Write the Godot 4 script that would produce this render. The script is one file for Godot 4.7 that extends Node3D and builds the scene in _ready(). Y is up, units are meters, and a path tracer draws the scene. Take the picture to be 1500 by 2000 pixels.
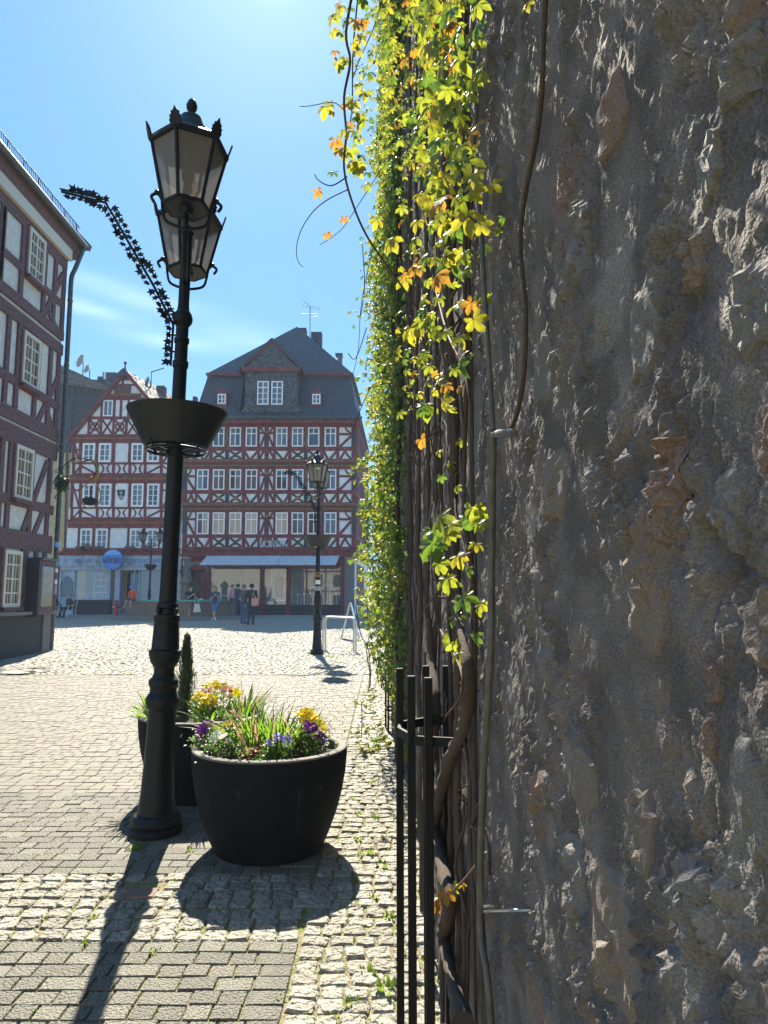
extends Node3D
# The old market square of a half-timbered town, seen along an ivy-grown stone wall, against the sun.
# Units are metres; the camera stands at x = 0, z = 0, 1.6 m above the paving, which rises gently away from it.

const F := 1400.0        # focal length in pixels of the 1500 x 2000 photograph
const HC := 1.6          # height of the camera
const SLOPE := 0.0178    # rise of the square per metre
var tilt := atan(172.0 / 1400.0)
var rng := RandomNumberGenerator.new()
var used := {}
var T := {}              # shared textures
var K := {}              # materials

# ---------------------------------------------------------------- pixels to places
func ray(px: float, py: float) -> Vector3:
	var u := (px - 750.0) / F
	var v := -(py - 1000.0) / F
	return Vector3(u, v * cos(tilt) + sin(tilt), v * sin(tilt) - cos(tilt))

func W(px: float, py: float, d: float) -> Vector3:      # the point on the upright plane z = -d
	var r := ray(px, py)
	return Vector3(0, HC, 0) + r * (d / -r.z)

func G(px: float, py: float) -> Vector3:                # the point on the paving
	var r := ray(px, py)
	return Vector3(0, HC, 0) + r * (HC / (-SLOPE * r.z - r.y))

func X(px: float, py: float, x: float) -> Vector3:      # the point on the upright plane of that x
	var r := ray(px, py)
	return Vector3(0, HC, 0) + r * (x / r.x)

func gy(z: float) -> float:
	return -z * SLOPE

func ground(x: float, z: float) -> Vector3:
	return Vector3(x, gy(z), z)

# ---------------------------------------------------------------- mesh builder
class MB:
	var v := PackedVector3Array()
	var n := PackedVector3Array()
	var c := PackedColorArray()
	var tint := Color(1, 1, 1)
	var coloured := false

	func tri(a: Vector3, b: Vector3, d: Vector3) -> void:
		var m := (d - a).cross(b - a).normalized()
		v.append(a); v.append(b); v.append(d)
		n.append(m); n.append(m); n.append(m)
		c.append(tint); c.append(tint); c.append(tint)

	func tri_n(a: Vector3, b: Vector3, d: Vector3, na: Vector3, nb: Vector3, nd: Vector3) -> void:
		if (d - a).cross(b - a).dot(na + nb + nd) < 0.0:
			v.append(a); v.append(d); v.append(b)
			n.append(na); n.append(nd); n.append(nb)
		else:
			v.append(a); v.append(b); v.append(d)
			n.append(na); n.append(nb); n.append(nd)
		c.append(tint); c.append(tint); c.append(tint)

	func quad(a: Vector3, b: Vector3, d: Vector3, e: Vector3, inside: Vector3) -> void:
		var m := (d - a).cross(b - a)
		if m.dot((a + b + d + e) * 0.25 - inside) < 0.0:
			tri(a, d, b)
			tri(a, e, d)
		else:
			tri(a, b, d)
			tri(a, d, e)

	func hexa(p: Array) -> void:      # eight corners: 0-3 one face, 4-7 the opposite one
		var o := Vector3.ZERO
		for q in p:
			o += q
		o /= 8.0
		quad(p[0], p[1], p[2], p[3], o)
		quad(p[4], p[5], p[6], p[7], o)
		for i in 4:
			var j := (i + 1) % 4
			quad(p[i], p[j], p[4 + j], p[4 + i], o)

	func box(a: Vector3, b: Vector3) -> void:
		hexa([Vector3(a.x, a.y, a.z), Vector3(b.x, a.y, a.z), Vector3(b.x, b.y, a.z), Vector3(a.x, b.y, a.z),
			Vector3(a.x, a.y, b.z), Vector3(b.x, a.y, b.z), Vector3(b.x, b.y, b.z), Vector3(a.x, b.y, b.z)])

	func bevel_box(a: Vector3, b: Vector3, r: float) -> void:
		var lo := Vector3(minf(a.x, b.x), minf(a.y, b.y), minf(a.z, b.z))
		var hi := Vector3(maxf(a.x, b.x), maxf(a.y, b.y), maxf(a.z, b.z))
		var o := (lo + hi) * 0.5
		var h := (hi - lo) * 0.5
		r = minf(r, minf(h.x, minf(h.y, h.z)) * 0.45)
		var f := func(ax: int, s: float, su: float, sv: float) -> Vector3:
			var q := Vector3.ZERO
			q[ax] = s * h[ax]
			q[(ax + 1) % 3] = su * (h[(ax + 1) % 3] - r)
			q[(ax + 2) % 3] = sv * (h[(ax + 2) % 3] - r)
			return o + q
		for ax in 3:
			for s in [-1.0, 1.0]:
				quad(f.call(ax, s, -1.0, -1.0), f.call(ax, s, 1.0, -1.0), f.call(ax, s, 1.0, 1.0), f.call(ax, s, -1.0, 1.0), o)
		for ax in 3:
			var b1 := (ax + 1) % 3
			for s in [-1.0, 1.0]:
				for t in [-1.0, 1.0]:
					quad(f.call(ax, s, t, -1.0), f.call(ax, s, t, 1.0), f.call(b1, t, 1.0, s), f.call(b1, t, -1.0, s), o)
		for sx in [-1.0, 1.0]:
			for sy in [-1.0, 1.0]:
				for sz in [-1.0, 1.0]:
					var p0: Vector3 = f.call(0, sx, sy, sz)
					var p1: Vector3 = f.call(1, sy, sz, sx)
					var p2: Vector3 = f.call(2, sz, sx, sy)
					if (p2 - p0).cross(p1 - p0).dot(p0 - o) < 0.0:
						tri(p0, p2, p1)
					else:
						tri(p0, p1, p2)

	func prism(pts: Array, off: Vector3) -> void:      # a convex outline pushed along off
		var o := Vector3.ZERO
		for q in pts:
			o += q
		o = o / pts.size() + off * 0.5
		for k in range(1, pts.size() - 1):
			var a: Vector3 = pts[0]
			var b: Vector3 = pts[k]
			var d: Vector3 = pts[k + 1]
			if (d - a).cross(b - a).dot(a - o) < 0.0:
				tri(a, d, b)
				tri(a + off, b + off, d + off)
			else:
				tri(a, b, d)
				tri(a + off, d + off, b + off)
		for k in pts.size():
			var p: Vector3 = pts[k]
			var q: Vector3 = pts[(k + 1) % pts.size()]
			quad(p, q, q + off, p + off, o)

	func plate(poly: PackedVector2Array, x: Transform3D, thick: float) -> void:      # any flat outline with thickness, in the xy plane of x
		var ids := Geometry2D.triangulate_polygon(poly)
		var h := thick * 0.5
		for k in range(0, ids.size(), 3):
			var a := Vector3(poly[ids[k]].x, poly[ids[k]].y, h)
			var b := Vector3(poly[ids[k + 1]].x, poly[ids[k + 1]].y, h)
			var d := Vector3(poly[ids[k + 2]].x, poly[ids[k + 2]].y, h)
			if (d - a).cross(b - a).z < 0.0:
				var s := b
				b = d
				d = s
			tri(x * a, x * b, x * d)
			var w := Vector3(0, 0, -thick)
			tri(x * (a + w), x * (d + w), x * (b + w))
		var clockwise := Geometry2D.is_polygon_clockwise(poly)
		for k in poly.size():
			var p := poly[k]
			var q := poly[(k + 1) % poly.size()]
			if clockwise:
				var s2 := p
				p = q
				q = s2
			var a1 := x * Vector3(p.x, p.y, h)
			var b1 := x * Vector3(q.x, q.y, h)
			var a2 := x * Vector3(p.x, p.y, -h)
			var b2 := x * Vector3(q.x, q.y, -h)
			tri(a1, b1, b2)
			tri(a1, b2, a2)

	func tube(pts: Array, radii, sides := 8, capped := true) -> void:
		var m := pts.size()
		var up := Vector3.UP
		var rings := []
		var norms := []
		var last := Vector3.ZERO
		for i in m:
			var dir: Vector3 = (pts[mini(i + 1, m - 1)] - pts[maxi(i - 1, 0)]).normalized()
			if i == 0:
				last = dir.cross(up if absf(dir.y) < 0.9 else Vector3.RIGHT).normalized()
			else:
				last = (last - dir * last.dot(dir)).normalized()
			var side := dir.cross(last)
			var r: float = radii[i] if radii is Array else radii
			var ring := []
			var nn := []
			for k in sides:
				var a := TAU * k / sides
				var w: Vector3 = last * cos(a) + side * sin(a)
				ring.append(pts[i] + w * r)
				nn.append(w)
			rings.append(ring)
			norms.append(nn)
		for i in m - 1:
			for k in sides:
				var j := (k + 1) % sides
				tri_n(rings[i][k], rings[i][j], rings[i + 1][j], norms[i][k], norms[i][j], norms[i + 1][j])
				tri_n(rings[i][k], rings[i + 1][j], rings[i + 1][k], norms[i][k], norms[i + 1][j], norms[i + 1][k])
		if capped:
			for e in [0, m - 1]:
				var dirn: Vector3 = (pts[0] - pts[1]).normalized() if e == 0 else (pts[m - 1] - pts[m - 2]).normalized()
				for k in range(1, sides - 1):
					tri_n(rings[e][0], rings[e][k], rings[e][k + 1], dirn, dirn, dirn)

	func lathe(profile: Array, o: Vector3, sides := 24, flute := 0.0) -> void:      # profile of Vector2(radius, height)
		var m := profile.size()
		for i in m - 1:
			var p: Vector2 = profile[i]
			var q: Vector2 = profile[i + 1]
			var t := (q - p).normalized()
			for k in sides:
				var a := TAU * k / sides
				var b := TAU * (k + 1) / sides
				var fa := 1.0 + (flute if k % 2 == 0 else 0.0)
				var fb := 1.0 + (flute if (k + 1) % 2 == 0 else 0.0)
				var ca := Vector3(cos(a), 0, sin(a))
				var cb := Vector3(cos(b), 0, sin(b))
				var na := (ca * t.y + Vector3(0, -t.x, 0))
				var nb := (cb * t.y + Vector3(0, -t.x, 0))
				var p0 := o + ca * p.x * fa + Vector3(0, p.y, 0)
				var p1 := o + cb * p.x * fb + Vector3(0, p.y, 0)
				var q0 := o + ca * q.x * fa + Vector3(0, q.y, 0)
				var q1 := o + cb * q.x * fb + Vector3(0, q.y, 0)
				if p.x > 0.0001:
					tri_n(p0, p1, q1, na, nb, nb)
				if q.x > 0.0001:
					tri_n(p0, q1, q0, na, nb, na)

	func blob(o: Vector3, r: Vector3, rings := 6, sides := 10) -> void:
		for i in rings:
			for k in sides:
				var q := []
				for e in [[i, k], [i, k + 1], [i + 1, k + 1], [i + 1, k]]:
					var th: float = PI * e[0] / rings
					var ph: float = TAU * e[1] / sides
					q.append(Vector3(sin(th) * cos(ph), cos(th), sin(th) * sin(ph)))
				if i > 0:
					tri_n(o + q[0] * r, o + q[1] * r, o + q[2] * r, q[0], q[1], q[2])
				if i < rings - 1:
					tri_n(o + q[0] * r, o + q[2] * r, o + q[3] * r, q[0], q[2], q[3])

	func mesh() -> ArrayMesh:
		var am := ArrayMesh.new()
		var arr := []
		arr.resize(Mesh.ARRAY_MAX)
		arr[Mesh.ARRAY_VERTEX] = v
		arr[Mesh.ARRAY_NORMAL] = n
		if coloured:
			arr[Mesh.ARRAY_COLOR] = c
		am.add_surface_from_arrays(Mesh.PRIMITIVE_TRIANGLES, arr)
		return am

# ---------------------------------------------------------------- nodes
func numbered(called: String) -> String:
	if not used.has(called):
		used[called] = 0
		return called
	used[called] += 1
	return "%s_%03d" % [called, used[called]]

func tag(o: Node, label := "", category := "", group := "", kind := "") -> void:
	if label:
		o.set_meta("label", label)
	if category:
		o.set_meta("category", category)
	if group:
		o.set_meta("group", group)
	if kind:
		o.set_meta("kind", kind)

func thing(called: String, label: String, category: String, at := Vector3.ZERO, group := "", turn := 0.0) -> Node3D:
	var o := Node3D.new()
	o.name = numbered(called)
	add_child(o)
	o.position = at
	o.rotation.y = turn
	tag(o, label, category, group)
	return o

# A part whose mesh is given in its thing's own axes.
func part(parent: Node3D, called: String, mesh: Mesh, mat: Material, at := Transform3D.IDENTITY) -> MeshInstance3D:
	var o := MeshInstance3D.new()
	o.name = called
	o.mesh = mesh
	o.material_override = mat
	parent.add_child(o, true)
	o.transform = at
	return o

# A part whose mesh is given in world axes, under a thing that is moved but not turned.
func wpart(parent: Node3D, called: String, m: MB, mat: Material) -> MeshInstance3D:
	var at := Vector3.ZERO
	var p: Node = parent
	while p is Node3D and p != self:
		at += p.position
		p = p.get_parent()
	return part(parent, called, m.mesh(), mat, Transform3D(Basis.IDENTITY, -at))

# A thing or a piece of the setting that is one mesh.
func single(called: String, mesh: Mesh, mat: Material, label: String, category: String, at := Transform3D.IDENTITY, group := "", kind := "") -> MeshInstance3D:
	var o := MeshInstance3D.new()
	o.name = numbered(called)
	o.mesh = mesh
	o.material_override = mat
	add_child(o)
	o.transform = at
	tag(o, label, category, group, kind)
	return o

func copies(parent: Node3D, called: String, mesh: Mesh, mat: Material, list: Array, colours := []) -> MultiMeshInstance3D:
	var mm := MultiMesh.new()
	mm.transform_format = MultiMesh.TRANSFORM_3D
	mm.use_colors = not colours.is_empty()
	mm.mesh = mesh
	mm.instance_count = list.size()
	for i in list.size():
		mm.set_instance_transform(i, list[i])
		if mm.use_colors:
			mm.set_instance_color(i, colours[i])
	var o := MultiMeshInstance3D.new()
	o.multimesh = mm
	o.material_override = mat
	o.name = called
	o.set_meta("kind", "stuff")
	parent.add_child(o, true)
	return o

func smooth(pts: Array, steps := 6) -> Array:      # a smooth line through the points
	var c := Curve3D.new()
	for i in pts.size():
		var t: Vector3 = (pts[mini(i + 1, pts.size() - 1)] - pts[maxi(i - 1, 0)]) / 6.0
		c.add_point(pts[i], -t, t)
	var r := []
	for i in pts.size() - 1:
		for k in steps:
			r.append(c.sample(i, float(k) / steps))
	r.append(pts[-1])
	return r

# ---------------------------------------------------------------- materials
func lin(r: float, g: float, b: float, a := 1.0) -> Color:
	var c := Color(r, g, b).linear_to_srgb()
	c.a = a
	return c

func noise_map(called: String, freq: float, octaves: int, lo: float, hi: float, bump := 0.0, kind := FastNoiseLite.TYPE_SIMPLEX_SMOOTH, size := 512) -> void:
	var f := FastNoiseLite.new()
	f.seed = 7 + T.size()
	f.noise_type = kind
	f.frequency = freq
	f.fractal_octaves = octaves
	f.fractal_type = FastNoiseLite.FRACTAL_FBM
	if kind == FastNoiseLite.TYPE_CELLULAR:
		f.cellular_return_type = FastNoiseLite.RETURN_DISTANCE2_SUB
	var t := NoiseTexture2D.new()
	t.width = size
	t.height = size
	t.seamless = true
	t.noise = f
	if bump > 0.0:
		t.as_normal_map = true
		t.bump_strength = bump
	else:
		var g := Gradient.new()
		g.set_color(0, Color(lo, lo, lo))
		g.set_color(1, Color(hi, hi, hi))
		t.color_ramp = g
	T[called] = t

func mat(called: String, col: Color, rough := 0.8, tex := "", tile := 1.0, bump := "", strength := 1.0, spec := 0.5) -> StandardMaterial3D:
	var m := StandardMaterial3D.new()
	m.resource_name = called
	m.albedo_color = col
	m.roughness = rough
	m.metallic_specular = spec
	if tex or bump:
		m.uv1_triplanar = true
		m.uv1_world_triplanar = true
		m.uv1_scale = Vector3.ONE / tile
	if tex:
		m.albedo_texture = T[tex]
	if bump:
		m.normal_enabled = true
		m.normal_texture = T[bump]
		m.normal_scale = strength
	K[called] = m
	return m

func materials() -> void:
	noise_map("cloud", 0.012, 5, 0.55, 1.0)
	noise_map("grain", 0.06, 4, 0.6, 1.0)
	noise_map("speckle", 0.22, 3, 0.45, 1.0)
	noise_map("soft", 0.008, 3, 0.8, 1.0)
	noise_map("bump", 0.05, 5, 0, 1, 6.0)
	noise_map("pits", 0.12, 3, 0, 1, 4.0)
	noise_map("mossy", 0.02, 4, 0, 1)
	var mg2 := Gradient.new()
	mg2.offsets = PackedFloat32Array([0.0, 0.40, 0.52, 0.66, 1.0])
	mg2.colors = PackedColorArray([lin(0.11, 0.085, 0.05), lin(0.20, 0.165, 0.10), lin(0.17, 0.16, 0.06), lin(0.10, 0.13, 0.025), lin(0.16, 0.17, 0.04)])
	T.mossy.color_ramp = mg2
	noise_map("stain", 0.02, 5, 0.86, 1.0)
	mat("joint", Color.WHITE, 0.95, "mossy", 0.9, "bump", 1.0)
	for k in 5:
		var g: float = [0.32, 0.40, 0.49, 0.37, 0.45][k]
		mat("granite%d" % k, lin(g * 1.03, g * 0.98, g * 0.81), 0.72, "speckle", 1.3, "bump", 1.6, 0.45)
	for k in 4:
		var g: float = [0.19, 0.235, 0.275, 0.21][k]
		mat("paver%d" % k, lin(g * 1.0, g * 0.99, g * 0.82), 0.7, "speckle", 1.1, "pits", 1.2, 0.4)
	var mg := mat("square_stone", lin(0.455, 0.435, 0.375), 0.7, "speckle", 0.2, "bump", 1.0, 0.45)
	mg.vertex_color_use_as_albedo = true
	mat("slab", lin(0.26, 0.17, 0.13), 0.8, "grain", 0.2, "pits", 0.6)
	mat("iron", lin(0.0045, 0.006, 0.008), 0.55, "", 1.0, "pits", 0.15, 0.35)
	K.iron.uv1_scale = Vector3.ONE / 0.15
	mat("iron_lamp", lin(0.005, 0.009, 0.012), 0.42, "", 1.0, "pits", 0.12, 0.36)
	K.iron_lamp.uv1_scale = Vector3.ONE / 0.2
	mat("steel_bowl", lin(0.013, 0.019, 0.023), 0.5, "soft", 0.7)
	var gl := mat("frosted", lin(0.62, 0.60, 0.56, 0.78), 0.55)
	gl.albedo_texture = T.speckle
	gl.uv1_triplanar = true
	gl.uv1_scale = Vector3.ONE / 0.7
	gl.transparency = BaseMaterial3D.TRANSPARENCY_ALPHA
	gl.backlight_enabled = true
	gl.backlight = lin(0.95, 0.88, 0.76)
	mat("pot", lin(0.008, 0.012, 0.014), 0.75, "cloud", 0.8, "pits", 0.5, 0.28)
	mat("lime", lin(0.10, 0.105, 0.10), 0.9, "speckle", 0.1)
	mat("pot_rim", lin(0.20, 0.19, 0.165), 0.8, "grain", 0.4, "pits", 0.5)  # rim toned far paler than the bowl: sunlight on it painted in
	mat("soil", lin(0.03, 0.022, 0.014), 0.95, "grain", 0.2, "bump", 1.5)
	mat("timber", lin(0.27, 0.046, 0.042), 0.72, "cloud", 3.0, "bump", 0.3)
	mat("timber_old", lin(0.21, 0.10, 0.105), 0.8, "cloud", 0.7, "bump", 0.6)
	mat("ochre", lin(0.40, 0.20, 0.06), 0.75, "cloud", 1.0)
	mat("olive", lin(0.10, 0.075, 0.03), 0.75, "cloud", 1.0)
	mat("night", lin(0.018, 0.02, 0.03), 0.6)
	mat("plaster", lin(0.82, 0.82, 0.81), 0.9, "stain", 5.0, "bump", 0.15)
	mat("plaster_old", lin(0.66, 0.65, 0.61), 0.9, "stain", 2.5, "bump", 0.2)
	mat("white_paint", lin(0.78, 0.78, 0.76), 0.5)
	mat("cream_paint", lin(0.55, 0.50, 0.40), 0.5)
	mat("yellow", lin(0.56, 0.47, 0.24), 0.9, "soft", 2.0)
	mat("slate", lin(0.07, 0.078, 0.088), 0.55, "grain", 9.0, "pits", 1.5)
	mat("slate_pale", lin(0.155, 0.165, 0.175), 0.6, "speckle", 26.0, "pits", 2.0)
	mat("roof_grey", lin(0.26, 0.235, 0.21), 0.8, "speckle", 24.0, "pits", 1.6)
	mat("roof_tile", lin(0.16, 0.07, 0.05), 0.85, "grain", 0.5, "bump", 1.5)
	mat("zinc", lin(0.11, 0.12, 0.12), 0.4, "cloud", 0.6)
	K.zinc.metallic = 0.3
	mat("stainless", lin(0.55, 0.54, 0.52), 0.32)
	K.stainless.metallic = 0.9
	mat("glass", lin(0.012, 0.015, 0.020), 0.06, "", 1.0, "", 0.0, 0.9)
	mat("glass_mid", lin(0.07, 0.08, 0.09), 0.07, "", 1.0, "", 0.0, 0.9)
	mat("glass_curtain", lin(0.24, 0.25, 0.25), 0.08, "cloud", 0.4, "", 0.0, 0.8)
	glasses = [K.glass, K.glass_mid, K.glass_curtain, K.glass_mid]
	mat("poster", lin(0.42, 0.34, 0.33), 0.5)
	mat("curtain", lin(0.55, 0.56, 0.55), 0.9, "cloud", 0.5)
	var sg := mat("shop_glass", lin(0.5, 0.6, 0.6, 0.10), 0.02, "", 1.0, "", 0.0, 0.9)
	sg.transparency = BaseMaterial3D.TRANSPARENCY_ALPHA
	mat("shop_dark", lin(0.24, 0.20, 0.17), 0.8)
	mat("shop_wall", lin(0.42, 0.37, 0.30), 0.8, "soft", 1.0)
	mat("shop_blue", lin(0.36, 0.45, 0.55), 0.6, "soft", 2.0)
	mat("plinth", lin(0.055, 0.052, 0.050), 0.8, "grain", 0.8, "bump", 0.6)
	mat("stone_grey", lin(0.26, 0.25, 0.23), 0.85, "grain", 0.7, "bump", 1.0)
	mat("sandstone", lin(0.30, 0.21, 0.15), 0.9, "cloud", 0.6, "bump", 1.0)
	mat("teal", lin(0.05, 0.30, 0.27), 0.6)
	mat("awning", lin(0.62, 0.62, 0.63), 0.85, "soft", 1.5)
	mat("sign_blue", lin(0.05, 0.20, 0.55), 0.4)
	mat("sign_pale", lin(0.16, 0.36, 0.72), 0.4)
	mat("letter_dark", lin(0.01, 0.012, 0.03), 0.5)
	mat("letter_blue", lin(0.10, 0.20, 0.45), 0.5)
	mat("letter_grey", lin(0.45, 0.46, 0.47), 0.35)
	mat("gold", lin(0.26, 0.16, 0.05), 0.35)
	K.gold.metallic = 0.6
	mat("red_paint", lin(0.35, 0.02, 0.015), 0.45)
	mat("orange_cloth", lin(0.75, 0.16, 0.02), 0.85)
	mat("bark", lin(0.115, 0.085, 0.065), 0.95, "grain", 0.12, "bump", 2.0)
	mat("stem_red", lin(0.07, 0.032, 0.022), 0.8)
	mat("cable", lin(0.16, 0.16, 0.14), 0.6, "cloud", 0.3)
	var wl := mat("old_wall", lin(1, 1, 1), 0.88, "grain", 0.11, "bump", 1.6, 0.35)
	wl.vertex_color_use_as_albedo = true
	mat("wall_stone_red", lin(0.27, 0.195, 0.165), 0.88, "grain", 0.09, "bump", 1.4)
	mat("wall_stone_grey", lin(0.24, 0.23, 0.22), 0.88, "grain", 0.09, "bump", 1.4)
	mat("wall_stone_brown", lin(0.26, 0.215, 0.18), 0.88, "grain", 0.09, "bump", 1.4)
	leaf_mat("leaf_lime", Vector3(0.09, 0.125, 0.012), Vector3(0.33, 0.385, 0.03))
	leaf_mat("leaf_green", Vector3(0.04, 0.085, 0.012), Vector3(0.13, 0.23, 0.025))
	leaf_mat("leaf_yellow", Vector3(0.14, 0.14, 0.012), Vector3(0.44, 0.42, 0.03))
	leaf_mat("leaf_orange", Vector3(0.19, 0.09, 0.012), Vector3(0.50, 0.26, 0.03))
	leaf_mat("blade", Vector3(0.05, 0.10, 0.012), Vector3(0.20, 0.36, 0.03))
	leaf_mat("blade_dry", Vector3(0.20, 0.12, 0.06), Vector3(0.36, 0.24, 0.12))
	leaf_mat("herb", Vector3(0.035, 0.075, 0.015), Vector3(0.12, 0.24, 0.03))
	leaf_mat("conifer", Vector3(0.030, 0.050, 0.028), Vector3(0.05, 0.08, 0.03))
	leaf_mat("weed", Vector3(0.07, 0.11, 0.014), Vector3(0.20, 0.30, 0.03))
	leaf_mat("petal_yellow", Vector3(0.74, 0.54, 0.010), Vector3(0.78, 0.66, 0.012))
	leaf_mat("petal_purple", Vector3(0.07, 0.012, 0.14), Vector3(0.16, 0.02, 0.28))
	leaf_mat("petal_lilac", Vector3(0.36, 0.32, 0.66), Vector3(0.4, 0.36, 0.75))
	leaf_mat("petal_white", Vector3(0.62, 0.62, 0.56), Vector3(0.6, 0.6, 0.55))
	leaf_mat("petal_pink", Vector3(0.60, 0.32, 0.28), Vector3(0.6, 0.3, 0.26))
	leaf_mat("petal_red", Vector3(0.22, 0.02, 0.03), Vector3(0.3, 0.03, 0.04))
	var pm := mat("skin_cloth", lin(1, 1, 1), 0.85)
	pm.vertex_color_use_as_albedo = true

func leaf_mat(called: String, front: Vector3, through: Vector3) -> void:
	var m := mat(called, lin(front.x, front.y, front.z), 0.5, "", 1.0, "", 0.0, 0.42)
	m.backlight_enabled = true
	m.backlight = lin(through.x, through.y, through.z)
	m.cull_mode = BaseMaterial3D.CULL_DISABLED

# ---------------------------------------------------------------- the scene
func _ready() -> void:
	rng.seed = 20240511
	var cam := Camera3D.new()
	cam.name = "camera"
	cam.fov = rad_to_deg(2.0 * atan(1000.0 / F))
	cam.near = 0.03
	cam.far = 1500.0
	cam.position = Vector3(0, HC, 0)
	cam.rotation.x = tilt
	add_child(cam)
	cam.current = true
	var we := WorldEnvironment.new()
	we.name = "world"
	var env := Environment.new()
	env.background_mode = Environment.BG_SKY
	env.tonemap_mode = Environment.TONE_MAPPER_LINEAR
	env.tonemap_exposure = 3.4
	env.sdfgi_enabled = true
	env.ssao_enabled = true
	env.ssil_enabled = true
	var sky := Sky.new()
	var sm := ProceduralSkyMaterial.new()
	sm.sky_top_color = lin(0.045, 0.137, 0.285)
	sm.sky_horizon_color = lin(0.190, 0.365, 0.55)
	sm.sky_curve = 0.18
	sm.ground_bottom_color = lin(0.10, 0.10, 0.09)
	sm.ground_horizon_color = lin(0.190, 0.365, 0.55)
	sm.sun_angle_max = 14.0
	sm.sun_curve = 0.06
	sm.sky_cover = cirrus()
	sm.sky_cover_modulate = lin(0.32, 0.32, 0.32)
	sky.sky_material = sm
	env.fog_enabled = true
	env.fog_density = 0.0010
	env.fog_light_color = Color(0.80, 0.88, 1.0)
	env.sky = sky
	we.environment = env
	add_child(we)
	var sun := DirectionalLight3D.new()
	sun.name = "sun"
	sun.light_energy = 1.6
	sun.light_color = Color(1.0, 0.955, 0.87)
	sun.light_angular_distance = 0.5
	sun.shadow_enabled = true
	var az := deg_to_rad(10.0)
	var el := deg_to_rad(45.5)
	var to_sun := Vector3(-sin(az) * cos(el), sin(el), -cos(az) * cos(el))
	add_child(sun)
	sun.look_at_from_position(to_sun * 100.0, Vector3.ZERO, Vector3.UP)

	materials()
	build_ground()
	build_wall()
	build_left_house()
	build_gable_house()
	build_tall_house()
	build_far_houses()
	build_behind()
	build_lamps()
	build_planters()
	build_vine()
	build_ivy()
	build_street()
	build_people()
	build_weeds()

func cirrus() -> Texture2D:      # thin cloud low over the roofs and the bright air round the sun
	var w := 2048
	var h := 1024
	var im := Image.create(w, h, false, Image.FORMAT_RGBA8)
	im.fill(Color(1, 1, 1, 0))
	var f := FastNoiseLite.new()
	f.seed = 3
	f.frequency = 0.012
	f.fractal_octaves = 5
	var g := FastNoiseLite.new()
	g.seed = 9
	g.frequency = 0.004
	var az := deg_to_rad(-10.0)
	var el := deg_to_rad(45.5)
	var su := Vector3(sin(az) * cos(el), sin(el), -cos(az) * cos(el))
	var wisps := [[-20.5, 22.6, 6.0, 0.7, -0.12], [-23.5, 21.2, 4.0, 0.5, -0.10], [-12.0, 20.6, 5.0, 0.9, -0.16], [-16.5, 19.6, 4.0, 0.5, -0.05], [14.0, 24.0, 9.0, 0.8, 0.1], [-48.0, 20.0, 9.0, 1.0, -0.1], [-80.0, 26.0, 12.0, 1.3, 0.1], [60.0, 18.0, 12.0, 1.1, 0.0], [120.0, 22.0, 14.0, 1.2, 0.05], [-140.0, 24.0, 14.0, 1.2, 0.1]]
	for y in range(0, h / 2):
		var lat := PI / 2 - (y + 0.5) / h * PI
		for x in w:
			var lon := (x + 0.5) / w * TAU
			var ang := su.angle_to(Vector3(sin(lon) * cos(lat), sin(lat), -cos(lon) * cos(lat)))
			var v := 0.56 * exp(-ang / 0.20)
			var ld := rad_to_deg(lat)
			if ld > 14.0 and ld < 32.0:
				var od := rad_to_deg(lon)
				if od > 180.0:
					od -= 360.0
				var c := 0.0
				for q in wisps:
					var du: float = (od - q[0]) / q[2]
					if absf(du) < 2.0:
						var dv: float = (ld - q[1] - q[4] * (od - q[0]) - 0.5 * g.get_noise_2d(x, y)) / q[3]
						c += exp(-du * du - dv * dv)
				if c > 0.01:
					v += 0.40 * c * clampf(f.get_noise_2d(x * 0.5 + y * 0.4, y * 2.4) * 0.9 + 0.55, 0.0, 1.0)
			if v > 0.003:
				im.set_pixel(x, y, Color(1, 1, 1, minf(v, 1.0)))
	return ImageTexture.create_from_image(im)

func proj(p: Vector3) -> Vector2:
	var q := p - Vector3(0, HC, 0)
	var y := q.y * cos(tilt) + q.z * sin(tilt)
	var z := -q.y * sin(tilt) + q.z * cos(tilt)
	if z > -0.01:
		return Vector2(-9999, -9999)
	return Vector2(750.0 + F * q.x / -z, 1000.0 - F * y / -z)

# ---------------------------------------------------------------- paving
func cobble_mesh(k: int, pts := 8) -> ArrayMesh:
	var r := RandomNumberGenerator.new()
	r.seed = 100 + k
	var m := MB.new()
	var outer := []
	for i in pts:
		var a := TAU * i / pts + r.randf_range(-0.16, 0.16)
		var c := Vector2(cos(a), sin(a))
		var sq := 1.0 / maxf(absf(c.x), absf(c.y))
		outer.append(c * 0.5 * (minf(sq, 1.31) if pts == 8 else lerpf(1.0, sq, 0.8)) * r.randf_range(0.94, 1.03))
	var top := []
	var mid := []
	for i in pts:
		var o: Vector2 = outer[i]
		mid.append(Vector3(o.x, -r.randf_range(0.004, 0.009), o.y))
		o = o * r.randf_range(0.80, 0.90)
		top.append(Vector3(o.x, r.randf_range(-0.003, 0.006), o.y))
	var c0 := Vector3(r.randf_range(-0.2, 0.2), r.randf_range(-0.001, 0.007), r.randf_range(-0.2, 0.2))
	for i in pts:
		var j := (i + 1) % pts
		m.tri(c0, top[i], top[j])
		var ins := Vector3(0, -0.5, 0)
		m.quad(top[i], top[j], mid[j], mid[i], ins)
		var d := Vector3(0, -0.03, 0)
		m.quad(mid[i], mid[j], mid[j] + d, mid[i] + d, Vector3(0, -0.02, 0))
	return m.mesh()

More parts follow.
